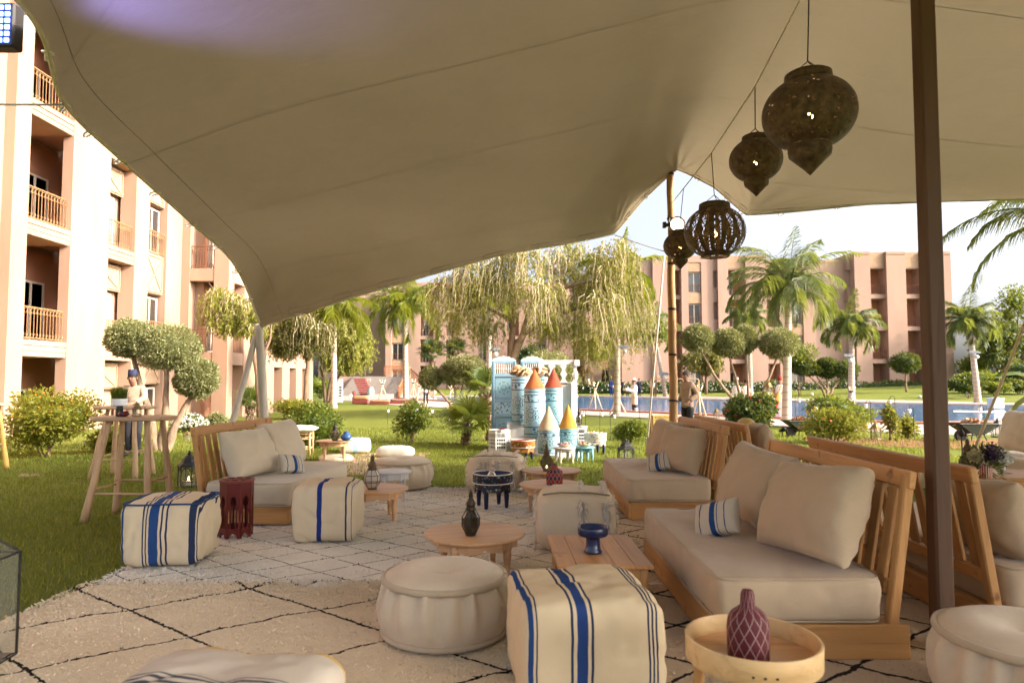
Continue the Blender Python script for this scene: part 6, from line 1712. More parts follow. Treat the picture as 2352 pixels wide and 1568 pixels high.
# ---- bouquet table
def bouquet():
    Y = 7.75; root = thing('side_table', 'rectangular pine table behind the dark post carrying flowers', 'table', (px_x(2320, Y), Y, 0), R(-3))
    W_, D_, H = 1.1, .75, .50
    for i in range(5):
        m = MB(); m.box((0, -D_ / 2 + D_ / 5 * (i + .5), H - .016), (W_, D_ / 5 - .002, .032), b=.004); m.build('plank', PINEX, root)
    for (x, y, a, b_) in ((0, -D_ / 2 + .05, W_ - .1, .025), (0, D_ / 2 - .05, W_ - .1, .025), (-W_ / 2 + .06, 0, .025, D_ - .1), (W_ / 2 - .06, 0, .025, D_ - .1)):
        m = MB(); m.box((x, y, H - .075), (a, b_, .085), b=.004); m.build('apron', PINEX, root)
    lm = MB(); lm.lathe(legprof(H - .033, .035), 12); me = lm.mesh('leg', PINEZ, True)
    for x in (-1, 1):
        for y in (-1, 1): link('leg', me, root, loc=(x * (W_ / 2 - .07), y * (D_ / 2 - .07), 0))
    p = (px_x(2254, 7.45), 7.45, H); v = thing('flower_vase', 'bouquet of purple and white flowers in a red and white striped tin', 'bouquet', p)
    tin = MB(); tin.lathe([(.058, 0), (.06, .004), (.06, .13), (.055, .13), (.054, .1), (.001, .1)], 40, closed=True)
    mm, t, b, o = nodes('tin_stripe'); cv = coord(t); sx = t.nodes.new('ShaderNodeSeparateXYZ'); t.links.new(cv, sx.inputs[0])
    u = mth(t, 'FRACT', mth(t, 'MULTIPLY', mth(t, 'ARCTAN2', sx.outputs[1], sx.outputs[0]), 2.55))
    t.links.new(mixc(t, mth(t, 'GREATER_THAN', u, .5), (.42, .03, .02), (.6, .5, .4)), b.inputs['Base Color']); tin.build('tin', mm, v, smooth=True, auto=40)
    n = 420; d = unit(rng.normal(size=(n, 3)) + np.array([0, 0, .9])); P = np.array([0, .03, .12]) + d * rng.uniform(.05, .19, n)[:, None]
    V, F = leafcards(P, d + rng.normal(size=(n, 3)) * .3, rng.uniform(.05, .11, n), .02); link('leaves', npmesh('leaves', V, F, DARKG), v)['kind'] = 'stuff'
    for c, rr, ml, nm in (((.0, -.1, .27), .11, leafm('purple_petal', (.03, .012, .06), (.07, .03, .12), .2), 'purple_flower'), ((.15, -.08, .22), .075, WHITEF, 'white_flower'), ((-.15, -.07, .24), .07, leafm('cream_petal', (.5, .42, .25), (.65, .58, .4), .3), 'cream_flower')):
        V, F = blob(c, (rr, rr, rr * .8), 260, .035, .022, .5, .2, .3, .5); link(nm, npmesh(nm, V, F, ml), v)
    hexg = bottle('clear drinking glass beside the striped tin', (px_x(2280, Y), 7.68, H), [(.034, 0), (.038, .006), (.041, .13), (.038, .13), (.035, .012), (.001, .012)], GLS, 24, 'glass', 'drinking_glass')
    bellylantern('dark bronze lantern with a glowing candle beside the bouquet', (px_x(2208, 7.6), 7.55, H), .085, .42, BRONZE)
    # tall hook lantern stand behind the post
    q = at(2208, 985, 8.6); s = thing('lantern_stake', 'black iron stake with ring top behind the dark post', 'stake', (q.x, 8.6, 0)); m = MB()
    m.tube([(0, 0, 0), (0, 0, .86)], .008, 6); m.build('rod', IRON, s); m = MB(); m.lathe([(.012, .84), (.035, .87), (.03, .9), (.008, .94)], 12); m.build('knob', IRON, s, smooth=True)
    m = MB(); m.tube([(.025 * math.cos(a), 0, .965 + .025 * math.sin(a)) for a in [6.283 * j / 14 for j in range(15)]], .006, 5, False); m.build('ring', IRON, s)
bouquet()
# ================================================================== SPICE DISPLAY
def paintmat(name, base, dark, H, R_, accent=(.45, .36, .10), flower=True):
    m, t, b, o = nodes(name); v = coord(t)
    sx = t.nodes.new('ShaderNodeSeparateXYZ'); t.links.new(v, sx.inputs[0]); z = mth(t, 'DIVIDE', sx.outputs[2], H)
    an = mth(t, 'ARCTAN2', sx.outputs[1], sx.outputs[0])
    c = mixc(t, noisef(t, v, 3, 3), dk(base, .88), dk(base, 1.06))
    def band(a, w_): return mth(t, 'LESS_THAN', mth(t, 'ABSOLUTE', mth(t, 'SUBTRACT', z, a)), w_)
    k = None
    for a in (.055, .2, .72, .87, .93):
        k2 = band(a, .011); k = k2 if k is None else mth(t, 'MAXIMUM', k, k2)
    vo = t.nodes.new('ShaderNodeTexVoronoi'); vo.inputs['Scale'].default_value = 11; t.links.new(v, vo.inputs['Vector'])
    sm = mth(t, 'LESS_THAN', vo.outputs['Distance'], .36)
    inb = mth(t, 'MAXIMUM', mth(t, 'LESS_THAN', mth(t, 'ABSOLUTE', mth(t, 'SUBTRACT', z, .13)), .05), mth(t, 'LESS_THAN', mth(t, 'ABSOLUTE', mth(t, 'SUBTRACT', z, .795)), .055))
    k = mth(t, 'MAXIMUM', k, mth(t, 'MULTIPLY', sm, inb))
    c = mixc(t, mth(t, 'MULTIPLY', k, .95), c, dark)
    if flower:
        # rosette facing the camera and to the side
        for off in (-1.57 - .45, -1.57 + .55, .9, 2.6):
            u = mth(t, 'MULTIPLY', mth(t, 'SUBTRACT', an, off), R_); w_ = mth(t, 'MULTIPLY', mth(t, 'SUBTRACT', z, .45), H)
            rr = mth(t, 'SQRT', mth(t, 'ADD', mth(t, 'MULTIPLY', u, u), mth(t, 'MULTIPLY', w_, w_)))
            th = mth(t, 'ARCTAN2', w_, u)
            pet = mth(t, 'ABSOLUTE', mth(t, 'SINE', mth(t, 'MULTIPLY', th, 5.)))
            s2 = mth(t, 'SINE', mth(t, 'ADD', mth(t, 'MULTIPLY', rr, 95.), mth(t, 'MULTIPLY', pet, 3.2)))
            msk = mth(t, 'MULTIPLY', mth(t, 'GREATER_THAN', s2, .45), mth(t, 'LESS_THAN', rr, mth(t, 'MULTIPLY_ADD', pet, .07, .13 if H > .7 else .07)))
            brk = mth(t, 'GREATER_THAN', noisef(t, v, 40, 2), .42)
            c = mixc(t, mth(t, 'MULTIPLY', mth(t, 'MULTIPLY', msk, brk), .85), c, dark)
            c = mixc(t, mth(t, 'MULTIPLY', mth(t, 'LESS_THAN', rr, .022), .8), c, accent)
    t.links.new(c, b.inputs['Base Color']); b.inputs['Roughness'].default_value = .45; return m
def cyl(label, px, Y, z0, z1, R_, cone=None, tip=0, base=(.24, .38, .45), dark=(.015, .05, .085), name='spice_barrel'):
    H = z1 - z0; root = thing(name, label, 'spice barrel', (px_x(px, Y), Y, z0), 0, 'painted spice barrels')
    m = MB(); m.lathe([(R_ * .985, 0), (R_, .01), (R_, H * .9), (R_ * .985, H * .905), (R_ * .985, H), (.001, H)], 48, closed=True); m.build('barrel', paintmat('barrel_' + str(px), base, dark, H, R_), root, smooth=True, auto=40)
    if cone:
        n = 48; rows = 26; V = []; m = MB()
        for i in range(rows + 1):
            t_ = i / rows; r_ = R_ * .99 * (1 - t_) ** .97 + .004; z = H + tip * t_
            for j in range(n):
                a = 6.283 * j / n; q = 1 + .018 * noise.noise(Vector((math.cos(a) * 4, math.sin(a) * 4, t_ * 9 + px)))
                V.append((r_ * q * math.cos(a), r_ * q * math.sin(a), z))
        F = [(i * n + j, i * n + (j + 1) % n, (i + 1) * n + (j + 1) % n, (i + 1) * n + j) for i in range(rows) for j in range(n)] + [tuple(rows * n + j for j in range(n))]
        m.add(V, F); m.build('spice_cone', mat('spice_%d' % px, cone, .95, .14, 6, .5, 90, .006), root, smooth=True)
    return root
AQ = (.20, .37, .39)
cyl('tall painted barrel with an orange spice cone', 1228, 14.8, .34, 1.36, .232, (.36, .11, .035), .42)
cyl('tall painted barrel with a red spice cone', 1271, 15.2, .34, 1.38, .205, (.29, .06, .03), .43, AQ)
cyl('short painted barrel with a cream spice cone', 1260, 14.0, .06, .545, .222, (.42, .33, .21), .48)
cyl('short painted barrel with a mustard spice cone', 1304, 14.35, .06, .545, .197, (.36, .185, .03), .5, AQ)
bA = cyl('painted barrel heaped with flat breads beside the painted screen', 1199, 15.4, .57, 1.62, .235)
bB = cyl('painted barrel heaped with flat breads behind the orange cone', 1243, 15.75, .57, 1.62, .225, base=AQ)
CRUST = mat('bread_crust', (.50, .26, .11), .8, .35, 14, .6, 40, .006, col2=(.68, .47, .27))
def breads(b, R_, n, seed, H=1.05):
    random.seed(seed)
    L0 = b.location
    for i in range(n):
        a = i * 2.4; lay = i // 6; r_ = R_ * (.62 - .12 * lay) if i % 6 else 0
        m = MB(); q = random.uniform(.085, .105); m.lathe([(.001, -.016), (q * .8, -.016), (q, -.004), (q * .97, .01), (q * .7, .02), (.001, .024)], 16, closed=True)
        o = m.build('flat_bread', CRUST, loc=(L0.x + r_ * math.cos(a), L0.y + r_ * math.sin(a), L0.z + H + .04 + .04 * lay + .012 * (i % 6)), smooth=True)
        o.rotation_euler = (random.uniform(-.5, .5) + .5, random.uniform(-.5, .5), a)
        tag(o, 'flat bread in the heap on the barrel ' + ('nearer the painted screen' if seed == 3 else 'behind the orange cone'), 'bread', 'heap of breads ' + ('nearer the screen' if seed == 3 else 'behind the orange cone'))
breads(bA, .3, 20, 3); breads(bB, .3, 20, 4)
random.seed(11)
def plinth(label, px, Y, w_, d_, h_, rz=0, rnd=False):
    root = thing('plinth', label, 'plinth', (px_x(px, Y), Y, 0), rz, 'white display plinths'); m = MB()
    if rnd: m.lathe([(w_ / 2, 0), (w_ / 2, h_ - .01), (w_ / 2 - .01, h_), (.001, h_)], 48, closed=True); m.build('drum', WHITEP, root, smooth=True, auto=40)
    else: m.box((0, 0, h_ / 2), (w_, d_, h_), b=.006); m.build('block', WHITEP, root)
plinth('tall white plinth under the bread barrels', 1212, 15.6, .95, .72, .565, 0)
plinth('middle white plinth under the tall spice barrels', 1250, 14.98, .86, .5, .335, 0)
plinth('low white round plinth under the short spice barrels', 1282, 14.15, 1.0, 1.0, .055, 0, True)
# ---- folding screen with painted panels and spindle lattice
def screen():
    Y = 16.2; root = thing('painted_screen', 'pale blue painted folding screen with spindle lattice behind the barrels', 'screen', (px_x(1160, Y), Y, 0), 0)
    PB = mat('screen_blue', (.24, .38, .46), .5, .1, 6); DB = mat('screen_line', (.05, .14, .24), .5, .1)
    def rosette():
        m, t, b, o = nodes('screen_rosette'); v = coord(t); sx = t.nodes.new('ShaderNodeSeparateXYZ'); t.links.new(v, sx.inputs[0])
        rr = mth(t, 'SQRT', mth(t, 'ADD', mth(t, 'MULTIPLY', sx.outputs[0], sx.outputs[0]), mth(t, 'MULTIPLY', sx.outputs[2], sx.outputs[2])))
        th = mth(t, 'ARCTAN2', sx.outputs[2], sx.outputs[0]); pet = mth(t, 'ABSOLUTE', mth(t, 'COSINE', mth(t, 'MULTIPLY', th, 4.)))
        s2 = mth(t, 'SINE', mth(t, 'ADD', mth(t, 'MULTIPLY', rr, 80.), mth(t, 'MULTIPLY', pet, 4.)))
        k = mth(t, 'MULTIPLY', mth(t, 'GREATER_THAN', s2, .3), mth(t, 'LESS_THAN', rr, mth(t, 'MULTIPLY_ADD', pet, .12, .07)))
        c = mixc(t, noisef(t, v, 4, 3), (.20, .35, .43), (.28, .42, .48))
        c = mixc(t, k, c, mixc(t, mth(t, 'LESS_THAN', rr, .06), (.12, .20, .16), (.03, .12, .3)))
        t.links.new(c, b.inputs['Base Color']); b.inputs['Roughness'].default_value = .5; return m
    ROS = rosette(); LAT = mosaicmat('screen_lattice', (.36, .52, .60), [(.04, .1, .14), (.3, .32, .15), (.05, .12, .2), (.4, .5, .5)], 22)
    for k, (x0, w_, tilt) in enumerate(((-.32, .58, R(0)), (.37, .56, R(0)))):
        leaf = bpy.data.objects.new('screen_leaf', None); COL.objects.link(leaf); leaf.parent = root; leaf.location = (x0 + w_ / 2 - .0, .05 * k, 0); leaf.rotation_euler.z = tilt
        m = MB()
        for x in (-1, 1): m.box((x * (w_ / 2 - .035), 0, 1.0), (.07, .045, 2.0), b=.004)
        for z in (.05, .72, 1.06, 1.66, 1.97): m.box((0, 0, z), (w_ - .14, .04, .07), b=.004)
        m.build('frame', PB, leaf)
        for z in (.385, 1.36):
            m = MB(); m.box((0, 0, 0), (w_ - .15, .018, .52 if z > 1 else .58)); m.build('painted_panel', ROS, leaf, loc=(0, 0, z))
            e = MB(); hh = .25 if z > 1 else .28; ww = (w_ - .17) / 2
            for a, b_ in (((-ww, -hh), (ww, -hh)), ((ww, -hh), (ww, hh)), ((ww, hh), (-ww, hh)), ((-ww, hh), (-ww, -hh))): e.beam((a[0], -.012, z + a[1]), (b_[0], -.012, z + b_[1]), .012, .012, 0)
            e.build('border', DB, leaf)
        m = MB(); m.box((0, 0, .89), (w_ - .15, .014, .26)); m.build('lattice_panel', LAT, leaf)
        sp = MB(); sp.lathe([(.008, 0), (.016, .03), (.007, .06), (.017, .12), (.007, .18), (.016, .21), (.008, .24)], 8); me = sp.mesh('spindle', WHITEP, True)
        for i in range(9): link('spindle', me, leaf, loc=(-w_ / 2 + .09 + (w_ - .18) * i / 8, 0, 1.695))
        for x in (-1, 1):
            e = MB(); e.beam((x * (w_ / 2 - .035), -.026, .05), (x * (w_ / 2 - .035), -.026, 1.98), .014, .008, 0, up=(0, 1, 0)); e.build('border', DB, leaf)
        c = MB(); n = 20; V = []; F = []
        for i in range(n + 1):
            t_ = i / n; zz = 2.005 + .09 * math.sin(math.pi * t_) ** .8 + .02 * abs(math.sin(math.pi * t_ * 5))
            for y in (-.018, .018): V += [(-w_ / 2 + w_ * t_, y, 2.0), (-w_ / 2 + w_ * t_, y, zz)]
        for i in range(n):
            k_, l_ = 4 * i, 4 * (i + 1); F += [(k_, l_, l_ + 1, k_ + 1), (k_ + 2, k_ + 3, l_ + 3, l_ + 2), (k_ + 1, l_ + 1, l_ + 3, k_ + 3)]
        c.add(V, F); c.build('crest', mat('crest_paint', (.46, .58, .60), .5, .3, 25), leaf, fix=True)
screen()
def whitewall():
    Y = 15.6; x1 = px_x(1324, Y); root = thing('white_screen', 'white pierced standing partition beside the red spice cone', 'screen', (x1, Y, 0))
    m = MB(); m.box((-.07, .0, .74), (.14, .30, 1.48), b=.008); m.build('end_post', WHITEP, root)
    m = MB(); m.box((-.50, .02, .72), (.72, .06, 1.44), b=.006); m.build('panel', WHITEP, root)
    t_ = MB(); mtx = Matrix.Translation((-.43, .0, 0))
    keyhole_panel(t_, .86, 1.482, 2.0, [(.27, 1.5, 1.9, lambda f: .05 + .05 * abs(math.sin(f * 7))), (.0, 1.5, 1.9, lambda f: .05 + .05 * abs(math.sin(f * 7))), (-.27, 1.5, 1.9, lambda f: .05 + .05 * abs(math.sin(f * 7)))], .08, mtx, 40); t_.build('pierced_top', WHITEP, root)
    m = MB(); m.box((.0, .0, 1.93), (.12, .2, .14), b=.006); m.lathe([(.02, 1.5), (.05, 1.56), (.065, 1.64), (.05, 1.72), (.03, 1.78), (.04, 1.86)], 16, c=(-.03, 0, 0)); m.build('corner_spindle', WHITEP, root)
whitewall()
# ---- small display tables
def hexstand(label, px, Y, R_, H, matl):
    root = thing('carved_stand', label, 'table', (px_x(px, Y), Y, 0), .2)
    w_ = 2 * R_ * math.tan(math.pi / 6)
    for i in range(6):
        m = MB(); mtx = Matrix.Rotation(i * math.pi / 3, 4, 'Z') @ Matrix.Translation((0, -R_ + .01, 0))
        hs = [(0, -.01, .11, arch(w_ * .3, .4))] + [(w_ * (-.36 + .12 * k), H * .74, H * .9, arch(.009)) for k in range(7)] + [(w_ * x, H * z, H * (z + .1), lambda f: .02 * math.sin(math.pi * f)) for x in (-.3, -.1, .1, .3) for z in (.35, .48, .6)]
        keyhole_panel(m, w_ - .002, 0, H - .02, hs, .016, mtx, 44); m.build('side_panel', matl, root)
    m = MB(); m.lathe([(R_ * 1.1, H - .02), (R_ * 1.22, H - .016), (R_ * 1.22, H), (.001, H)], 6, closed=True); o = m.build('top', WHITEP, root); o.rotation_euler.z = math.pi / 6
    c = MB(); c.lathe([(R_ * .88, .02), (R_ * .88, H - .05)], 6, closed=True); c.build('lining', mat('grey_lining', (.05, .055, .06), .8), root)
    return root
hexstand('white carved hexagonal stand with lattice sides beside the painted screen', 1147, 13.7, .19, .56, WHITEP)
bottle('little red saucer on the white carved hexagonal stand', (px_x(1153, 13.65), 13.62, .56), [(.03, 0), (.075, .015), (.08, .022), (.07, .02), (.03, .008), (.001, .008)], mat('red_glaze', (.3, .03, .03), .3), 20, 'saucer', 'saucer')
WARM = mosaicmat('warm_inlay', (.30, .10, .02), [(.45, .22, .03), (.22, .02, .02), (.5, .3, .06), (.03, .04, .08), (.55, .5, .42), (.3, .05, .03)], 24)
mosaicstand('orange and red inlaid drum stand with crimson inside', (px_x(1201, 13.55), 13.55, 0), .24, .37, None, mat('crimson', (.22, .01, .02), .4), NAVYP, WARM, tray=.14)
PALE = mosaicmat('pale_inlay', (.50, .46, .40), [(.03, .08, .2), (.5, .2, .1), (.6, .56, .5), (.1, .2, .3), (.45, .3, .2), (.6, .55, .5)], 26)
mosaicstand('white and blue inlaid basket stand heaped with fruit', (px_x(1366, 14.4), 14.4, 0), .235, .44, None, NAVYP, NAVYP, PALE, tray=.15)
def lowtable(label, px, Y, R_, H, matl, apr):
    root = thing('low_table', label, 'table', (px_x(px, Y), Y, 0), .3, 'painted low display tables')
    m = MB(); m.lathe([(R_ * .95, H - .022), (R_, H - .018), (R_, H - .004), (R_ * .98, H), (.001, H)], 40, closed=True); m.build('top', matl, root, smooth=True, auto=40)
    for i in range(4):
        mm = MB(); w_ = R_ * 1.25; mtx = Matrix.Rotation(i * math.pi / 2, 4, 'Z') @ Matrix.Translation((0, -R_ * .62, 0)); keyhole_panel(mm, w_, H - .12, H - .023, [(0, H - .125, H - .06, arch(w_ * .3, .3))], .014, mtx, 14); mm.build('apron_panel', apr, root)
    lm = MB(); lm.lathe([(.02, 0), (.026, .02), (.018, .05), (.03, .1), (.026, H - .03)], 12); me = lm.mesh('leg', matl, True)
    for i in range(4): a = math.pi / 4 + i * math.pi / 2; link('leg', me, root, loc=(R_ * .78 * math.cos(a), R_ * .78 * math.sin(a), 0))
lowtable('low white painted table carrying a bowl of sweets', 1295, 12.9, .215, .29, WHITEP, mat('pink_paint', (.55, .43, .36), .5, .2, 20))
TEALP = mat('teal_paint', (.20, .42, .46), .45, .15, 8)
lowtable('low teal painted table carrying a bowl of sweets', 1341, 13.1, .205, .28, TEALP, mat('teal_dark', (.06, .20, .24), .45, .4, 18))
def fruitbowl(label, px, Y, z, seed, cols, R_=.12, bowl=True):
    root = thing('sweet_bowl', label, 'bowl', (px_x(px, Y), Y, z), 0, 'bowls of sweets')
    if bowl:
        m = MB(); m.lathe([(.05, 0), (.08, .01), (R_, .05), (R_ * 1.05, .065), (R_ * .98, .06), (.07, .02), (.001, .02)], 28, closed=True); m.build('bowl', mosaicmat('bowl_%d' % seed, (.5, .42, .3), [(.4, .15, .08), (.1, .15, .3), (.55, .48, .35)], 40), root, smooth=True)
    rr = random.Random(seed)
    for i in range(22):
        a = rr.uniform(0, 6.283); q = math.sqrt(rr.random()) * R_ * .85
        m = MB(); m.ball((q * math.cos(a), q * math.sin(a), .06 + .03 * (1 - q / R_)), rr.uniform(.014, .024), 8, 6); m.build('sweet', mat('sweet_%d' % (i % len(cols) + seed * 10), cols[i % len(cols)], .5), root, smooth=True)
fruitbowl('patterned bowl of mixed sweets on the low white table', 1295, 12.88, .29, 1, [(.5, .2, .15), (.1, .08, .2), (.6, .5, .4), (.4, .1, .1)], .13)
fruitbowl('patterned bowl of bright sweets on the low teal table', 1341, 13.05, .28, 2, [(.5, .35, .05), (.08, .1, .3), (.45, .08, .05), (.5, .5, .3)], .13)
fruitbowl('heap of orange fruit in the white and blue basket stand', 1364, 14.38, .37, 3, [(.55, .22, .03), (.5, .3, .08), (.6, .55, .45)], .19, False)
hexstand('white baluster stand beside the mustard spice cone', 1331, 14.9, .14, .55, WHITEP)
bellylantern('thin dark lantern standing on the white baluster stand', (px_x(1329, 14.9), 14.88, .55), .07, .42, IRON, None, False)
# ================================================================== PEOPLE
SKIN = mat('skin', (.24, .125, .08), .55, .08, 8)
def skinmesh(name, J, E, matl, parent, sub=2, root=0):
    me = bpy.data.meshes.new(name); names = list(J); ix = {k: i for i, k in enumerate(names)}
    me.from_pydata([J[k][0] for k in names], [(ix[a], ix[b]) for a, b in E], []); me.materials.append(matl)
    o = link(name, me, parent)
    md = o.modifiers.new('skin', 'SKIN'); sl = me.skin_vertices[0] if me.skin_vertices else None
    if sl is None:
        bm = bmesh.new(); bm.from_mesh(me); bm.verts.layers.skin.verify(); bm.to_mesh(me); bm.free(); sl = me.skin_vertices[0]
    for i, k in enumerate(names):
        r = J[k][1]; sl.data[i].radius = r if isinstance(r, tuple) else (r, r)
        sl.data[i].use_root = (i == root)
    md.use_smooth_shade = True
    s = o.modifiers.new('sub', 'SUBSURF'); s.levels = sub; s.render_levels = sub
    return o
def person(label, loc, yaw, h=1.75, shirt=(.5, .4, .3), legs=(.03, .03, .035), arms=None, step=0., bend=0., hair=(.02, .015, .012), hat=None, robe=None, sleeves=True, apron=None, hands=True, nod=.0, knees=None, shoes=(.02, .02, .02), name='person', cat='person'):
    root = thing(name, label, cat, loc, yaw); k = h / 1.75
    def V(x, y, z): return (x * k, y * k, z * k)
    by = -math.sin(bend); bz = math.cos(bend)
    def T(x, y, z):                       # torso points tilt about the hips
        dz = z - .95; return V(x, y * bz + by * dz, .95 + dz * bz + y * 0)
    hy = -nod * .12
    aL, aR = arms or (((.25, .0, 1.15), (.26, -.06, .90)), ((-.25, .0, 1.15), (-.26, -.06, .90)))
    kl = knees or ((.10, -.02 - step * .12, .50), (.10, step * -.22, .09), (-.10, -.02 + step * .08, .50), (-.10, step * .25, .09))
    J = {'pelvis': (V(0, 0, .95), .13 * k), 'belly': (T(0, 0, 1.1), .12 * k), 'chest': (T(0, 0, 1.30), (.14 * k, .11 * k)), 'neck': (T(0, -.01 + hy * .3, 1.48), .052 * k), 'jaw': (T(0, -.03 + hy, 1.56 - nod * .02), .068 * k), 'head': (T(0, -.015 + hy, 1.655 - nod * .03), .085 * k), 'crown': (T(0, .0 + hy, 1.715 - nod * .03), .06 * k),
         'shl': (T(.165, 0, 1.40), .058 * k), 'shr': (T(-.165, 0, 1.40), .058 * k), 'ell': (T(*aL[0]), .042 * k), 'elr': (T(*aR[0]), .042 * k), 'wrl': (T(*aL[1]), .028 * k), 'wrr': (T(*aR[1]), .028 * k),
         'hil': (V(.09, 0, .90), .09 * k), 'hir': (V(-.09, 0, .90), .09 * k), 'knl': (V(*kl[0]), .058 * k), 'anl': (V(*kl[1]), .04 * k), 'knr': (V(*kl[2]), .058 * k), 'anr': (V(*kl[3]), .04 * k)}
    for s, a in (('l', 'anl'), ('r', 'anr')):
        q = J[a][0]; J['to' + s] = ((q[0] + (.02 if s == 'l' else -.02) * k, q[1] - .15 * k, q[2] - .05 * k), .03 * k)
    E = [('pelvis', 'belly'), ('belly', 'chest'), ('chest', 'neck'), ('neck', 'jaw'), ('jaw', 'head'), ('head', 'crown'), ('chest', 'shl'), ('chest', 'shr'), ('shl', 'ell'), ('shr', 'elr'), ('ell', 'wrl'), ('elr', 'wrr'), ('pelvis', 'hil'), ('pelvis', 'hir'), ('hil', 'knl'), ('knl', 'anl'), ('anl', 'tol'), ('hir', 'knr'), ('knr', 'anr'), ('anr', 'tor')]
    for s, el, wr in (('l', 'ell', 'wrl'), ('r', 'elr', 'wrr')):
        e, w_ = Vector(J[el][0]), Vector(J[wr][0]); d = (w_ - e).normalized(); sd_ = d.cross(Vector((0, 1, .2))).normalized()
        p = w_ + d * .06 * k; J['pa' + s] = (tuple(p), .026 * k); E.append((wr, 'pa' + s))
        if hands:
            for i in range(4):
                f1 = p + d * .05 * k + sd_ * (i - 1.5) * .021 * k; f2 = f1 + d * (.038 + .01 * (1.5 - abs(i - 1.3))) * k + Vector((0, -.015, 0)) * k
                J['f%s%d' % (s, i)] = (tuple(f1), .009 * k); J['g%s%d' % (s, i)] = (tuple(f2), .008 * k); E += [('pa' + s, 'f%s%d' % (s, i)), ('f%s%d' % (s, i), 'g%s%d' % (s, i))]
            t1 = p + sd_ * .04 * k * (1 if s == 'l' else -1) + d * .01 * k; t2 = t1 + (d * .035 + Vector((0, -.02, 0))) * k
            J['th' + s] = (tuple(t1), .011 * k); J['ti' + s] = (tuple(t2), .009 * k); E += [('pa' + s, 'th' + s), ('th' + s, 'ti' + s)]
    body = skinmesh('body', J, E, SKIN, root)
    def G(keys, add, extra=None):
        out = {}
        for kk in keys:
            r = J[kk][1]; out[kk] = (J[kk][0], tuple(v + add * k for v in r) if isinstance(r, tuple) else r + add * k)
        out.update(extra or {}); return out
    hd = Vector(J['head'][0])
    if shirt is not None:
        keys = ['belly', 'chest', 'shl', 'shr', 'ell', 'elr'] + (['wrl', 'wrr'] if sleeves else [])
        S = G(keys, .03, {'hem': (V(0, 0, .80), .18 * k), 'collar': (T(0, 0, 1.45), .07 * k)})
        EE = [('hem', 'belly'), ('belly', 'chest'), ('chest', 'collar'), ('chest', 'shl'), ('chest', 'shr'), ('shl', 'ell'), ('shr', 'elr')] + ([('ell', 'wrl'), ('elr', 'wrr')] if sleeves else [])
        skinmesh('shirt', S, EE, mat('cloth_%d_%d_%d' % tuple(int(v * 200) for v in shirt), shirt, .9, .12, 10, .3, 60), root)
    if legs is not None:
        S = G(['hil', 'hir', 'knl', 'knr', 'anl', 'anr'], .018, {'wst': (V(0, 0, .98), .135 * k)})
        skinmesh('trousers', S, [('wst', 'hil'), ('wst', 'hir'), ('hil', 'knl'), ('knl', 'anl'), ('hir', 'knr'), ('knr', 'anr')], mat('cloth_%d_%d_%d' % tuple(int(v * 200) for v in legs), legs, .9, .12, 10), root)
    if robe is not None:
        m = MB(); m.lathe([(.25, .1), (.235, .3), (.215, .6), (.19, .9), (.18, 1.1), (.195, 1.3), (.15, 1.42), (.07, 1.47)], 28, closed=True)
        m.v = [(v[0] * k * (1 + .06 * math.sin(6 * math.atan2(v[1], v[0]))), v[1] * k * .8, v[2] * k) for v in m.v]; m.build('robe', mat('robe_cloth', robe, .9, .08, 6), root, smooth=True)
    if apron is not None:
        m = MB(); m.lathe([(.2, .42), (.19, .7), (.165, .95), (.16, 1.05)], 28, closed=True); m.v = [(v[0] * k, v[1] * k * .8, v[2] * k) for v in m.v]; m.build('apron', mat('apron_cloth', apron, .9, .1, 6), root, smooth=True)
    for s, tk in ((1, 'tol'), (-1, 'tor')):
        q = Vector(J[tk][0]); m = MB(); m.ball((q.x, q.y + .07 * k, q.z + .012 * k), (.048 * k, .13 * k, .042 * k), 10, 8); m.build('shoe', mat('shoe_%d' % int(shoes[0] * 100), shoes, .5), root, smooth=True)
    if hair is not None:
        m = MB(); m.ball((hd.x, hd.y + .022 * k, hd.z + .03 * k), (.088 * k, .098 * k, .095 * k), 14, 10); m.v = [v for v in m.v]; m.build('hair', mat('hair_%d' % int(hair[0] * 1000), hair, .8, .3, 40, .5, 90), root, smooth=True)
    f = MB(); f.ball((hd.x, hd.y - .098 * k, hd.z - .035 * k), (.013 * k, .018 * k, .024 * k), 8, 6)
    f.build('nose', SKIN, root, smooth=True)
    for s in (-1, 1):
        e = MB(); e.ball((hd.x + s * .034 * k, hd.y - .083 * k, hd.z - .008 * k), .0105 * k, 8, 6); e.build('eye', mat('eye_dark', (.02, .015, .01), .3), root, smooth=True)
        e = MB(); e.ball((hd.x + s * .088 * k, hd.y + .01 * k, hd.z - .02 * k), (.012 * k, .02 * k, .03 * k), 8, 6); e.build('ear', SKIN, root, smooth=True)
    e = MB(); e.ball((hd.x, hd.y - .085 * k, hd.z - .075 * k), (.025 * k, .008 * k, .006 * k), 8, 6); e.build('mouth', mat('lip', (.2, .07, .06), .5), root, smooth=True)
    if hat:
        c, st = hat; m = MB(); z0 = hd.z + .055 * k
        if st == 'fez': m.lathe([(.088 * k, z0), (.08 * k, z0 + .1 * k), (.001, z0 + .1 * k)], 20, c=(hd.x, hd.y + .01 * k, 0), closed=True)
        else: m.lathe([(.17 * k, z0 - .01), (.168 * k, z0 + .002), (.095 * k, z0 + .012), (.09 * k, z0 + .09 * k), (.06 * k, z0 + .105 * k), (.001, z0 + .09 * k)], 28, c=(hd.x, hd.y + .01 * k, 0), closed=True)
        m.build('hat', mat('hat_%d_%d' % (int(c[0] * 99), int(c[2] * 99)), c, .85, .1), root, smooth=True, auto=50)
    return root
p = ong(305, 1048)
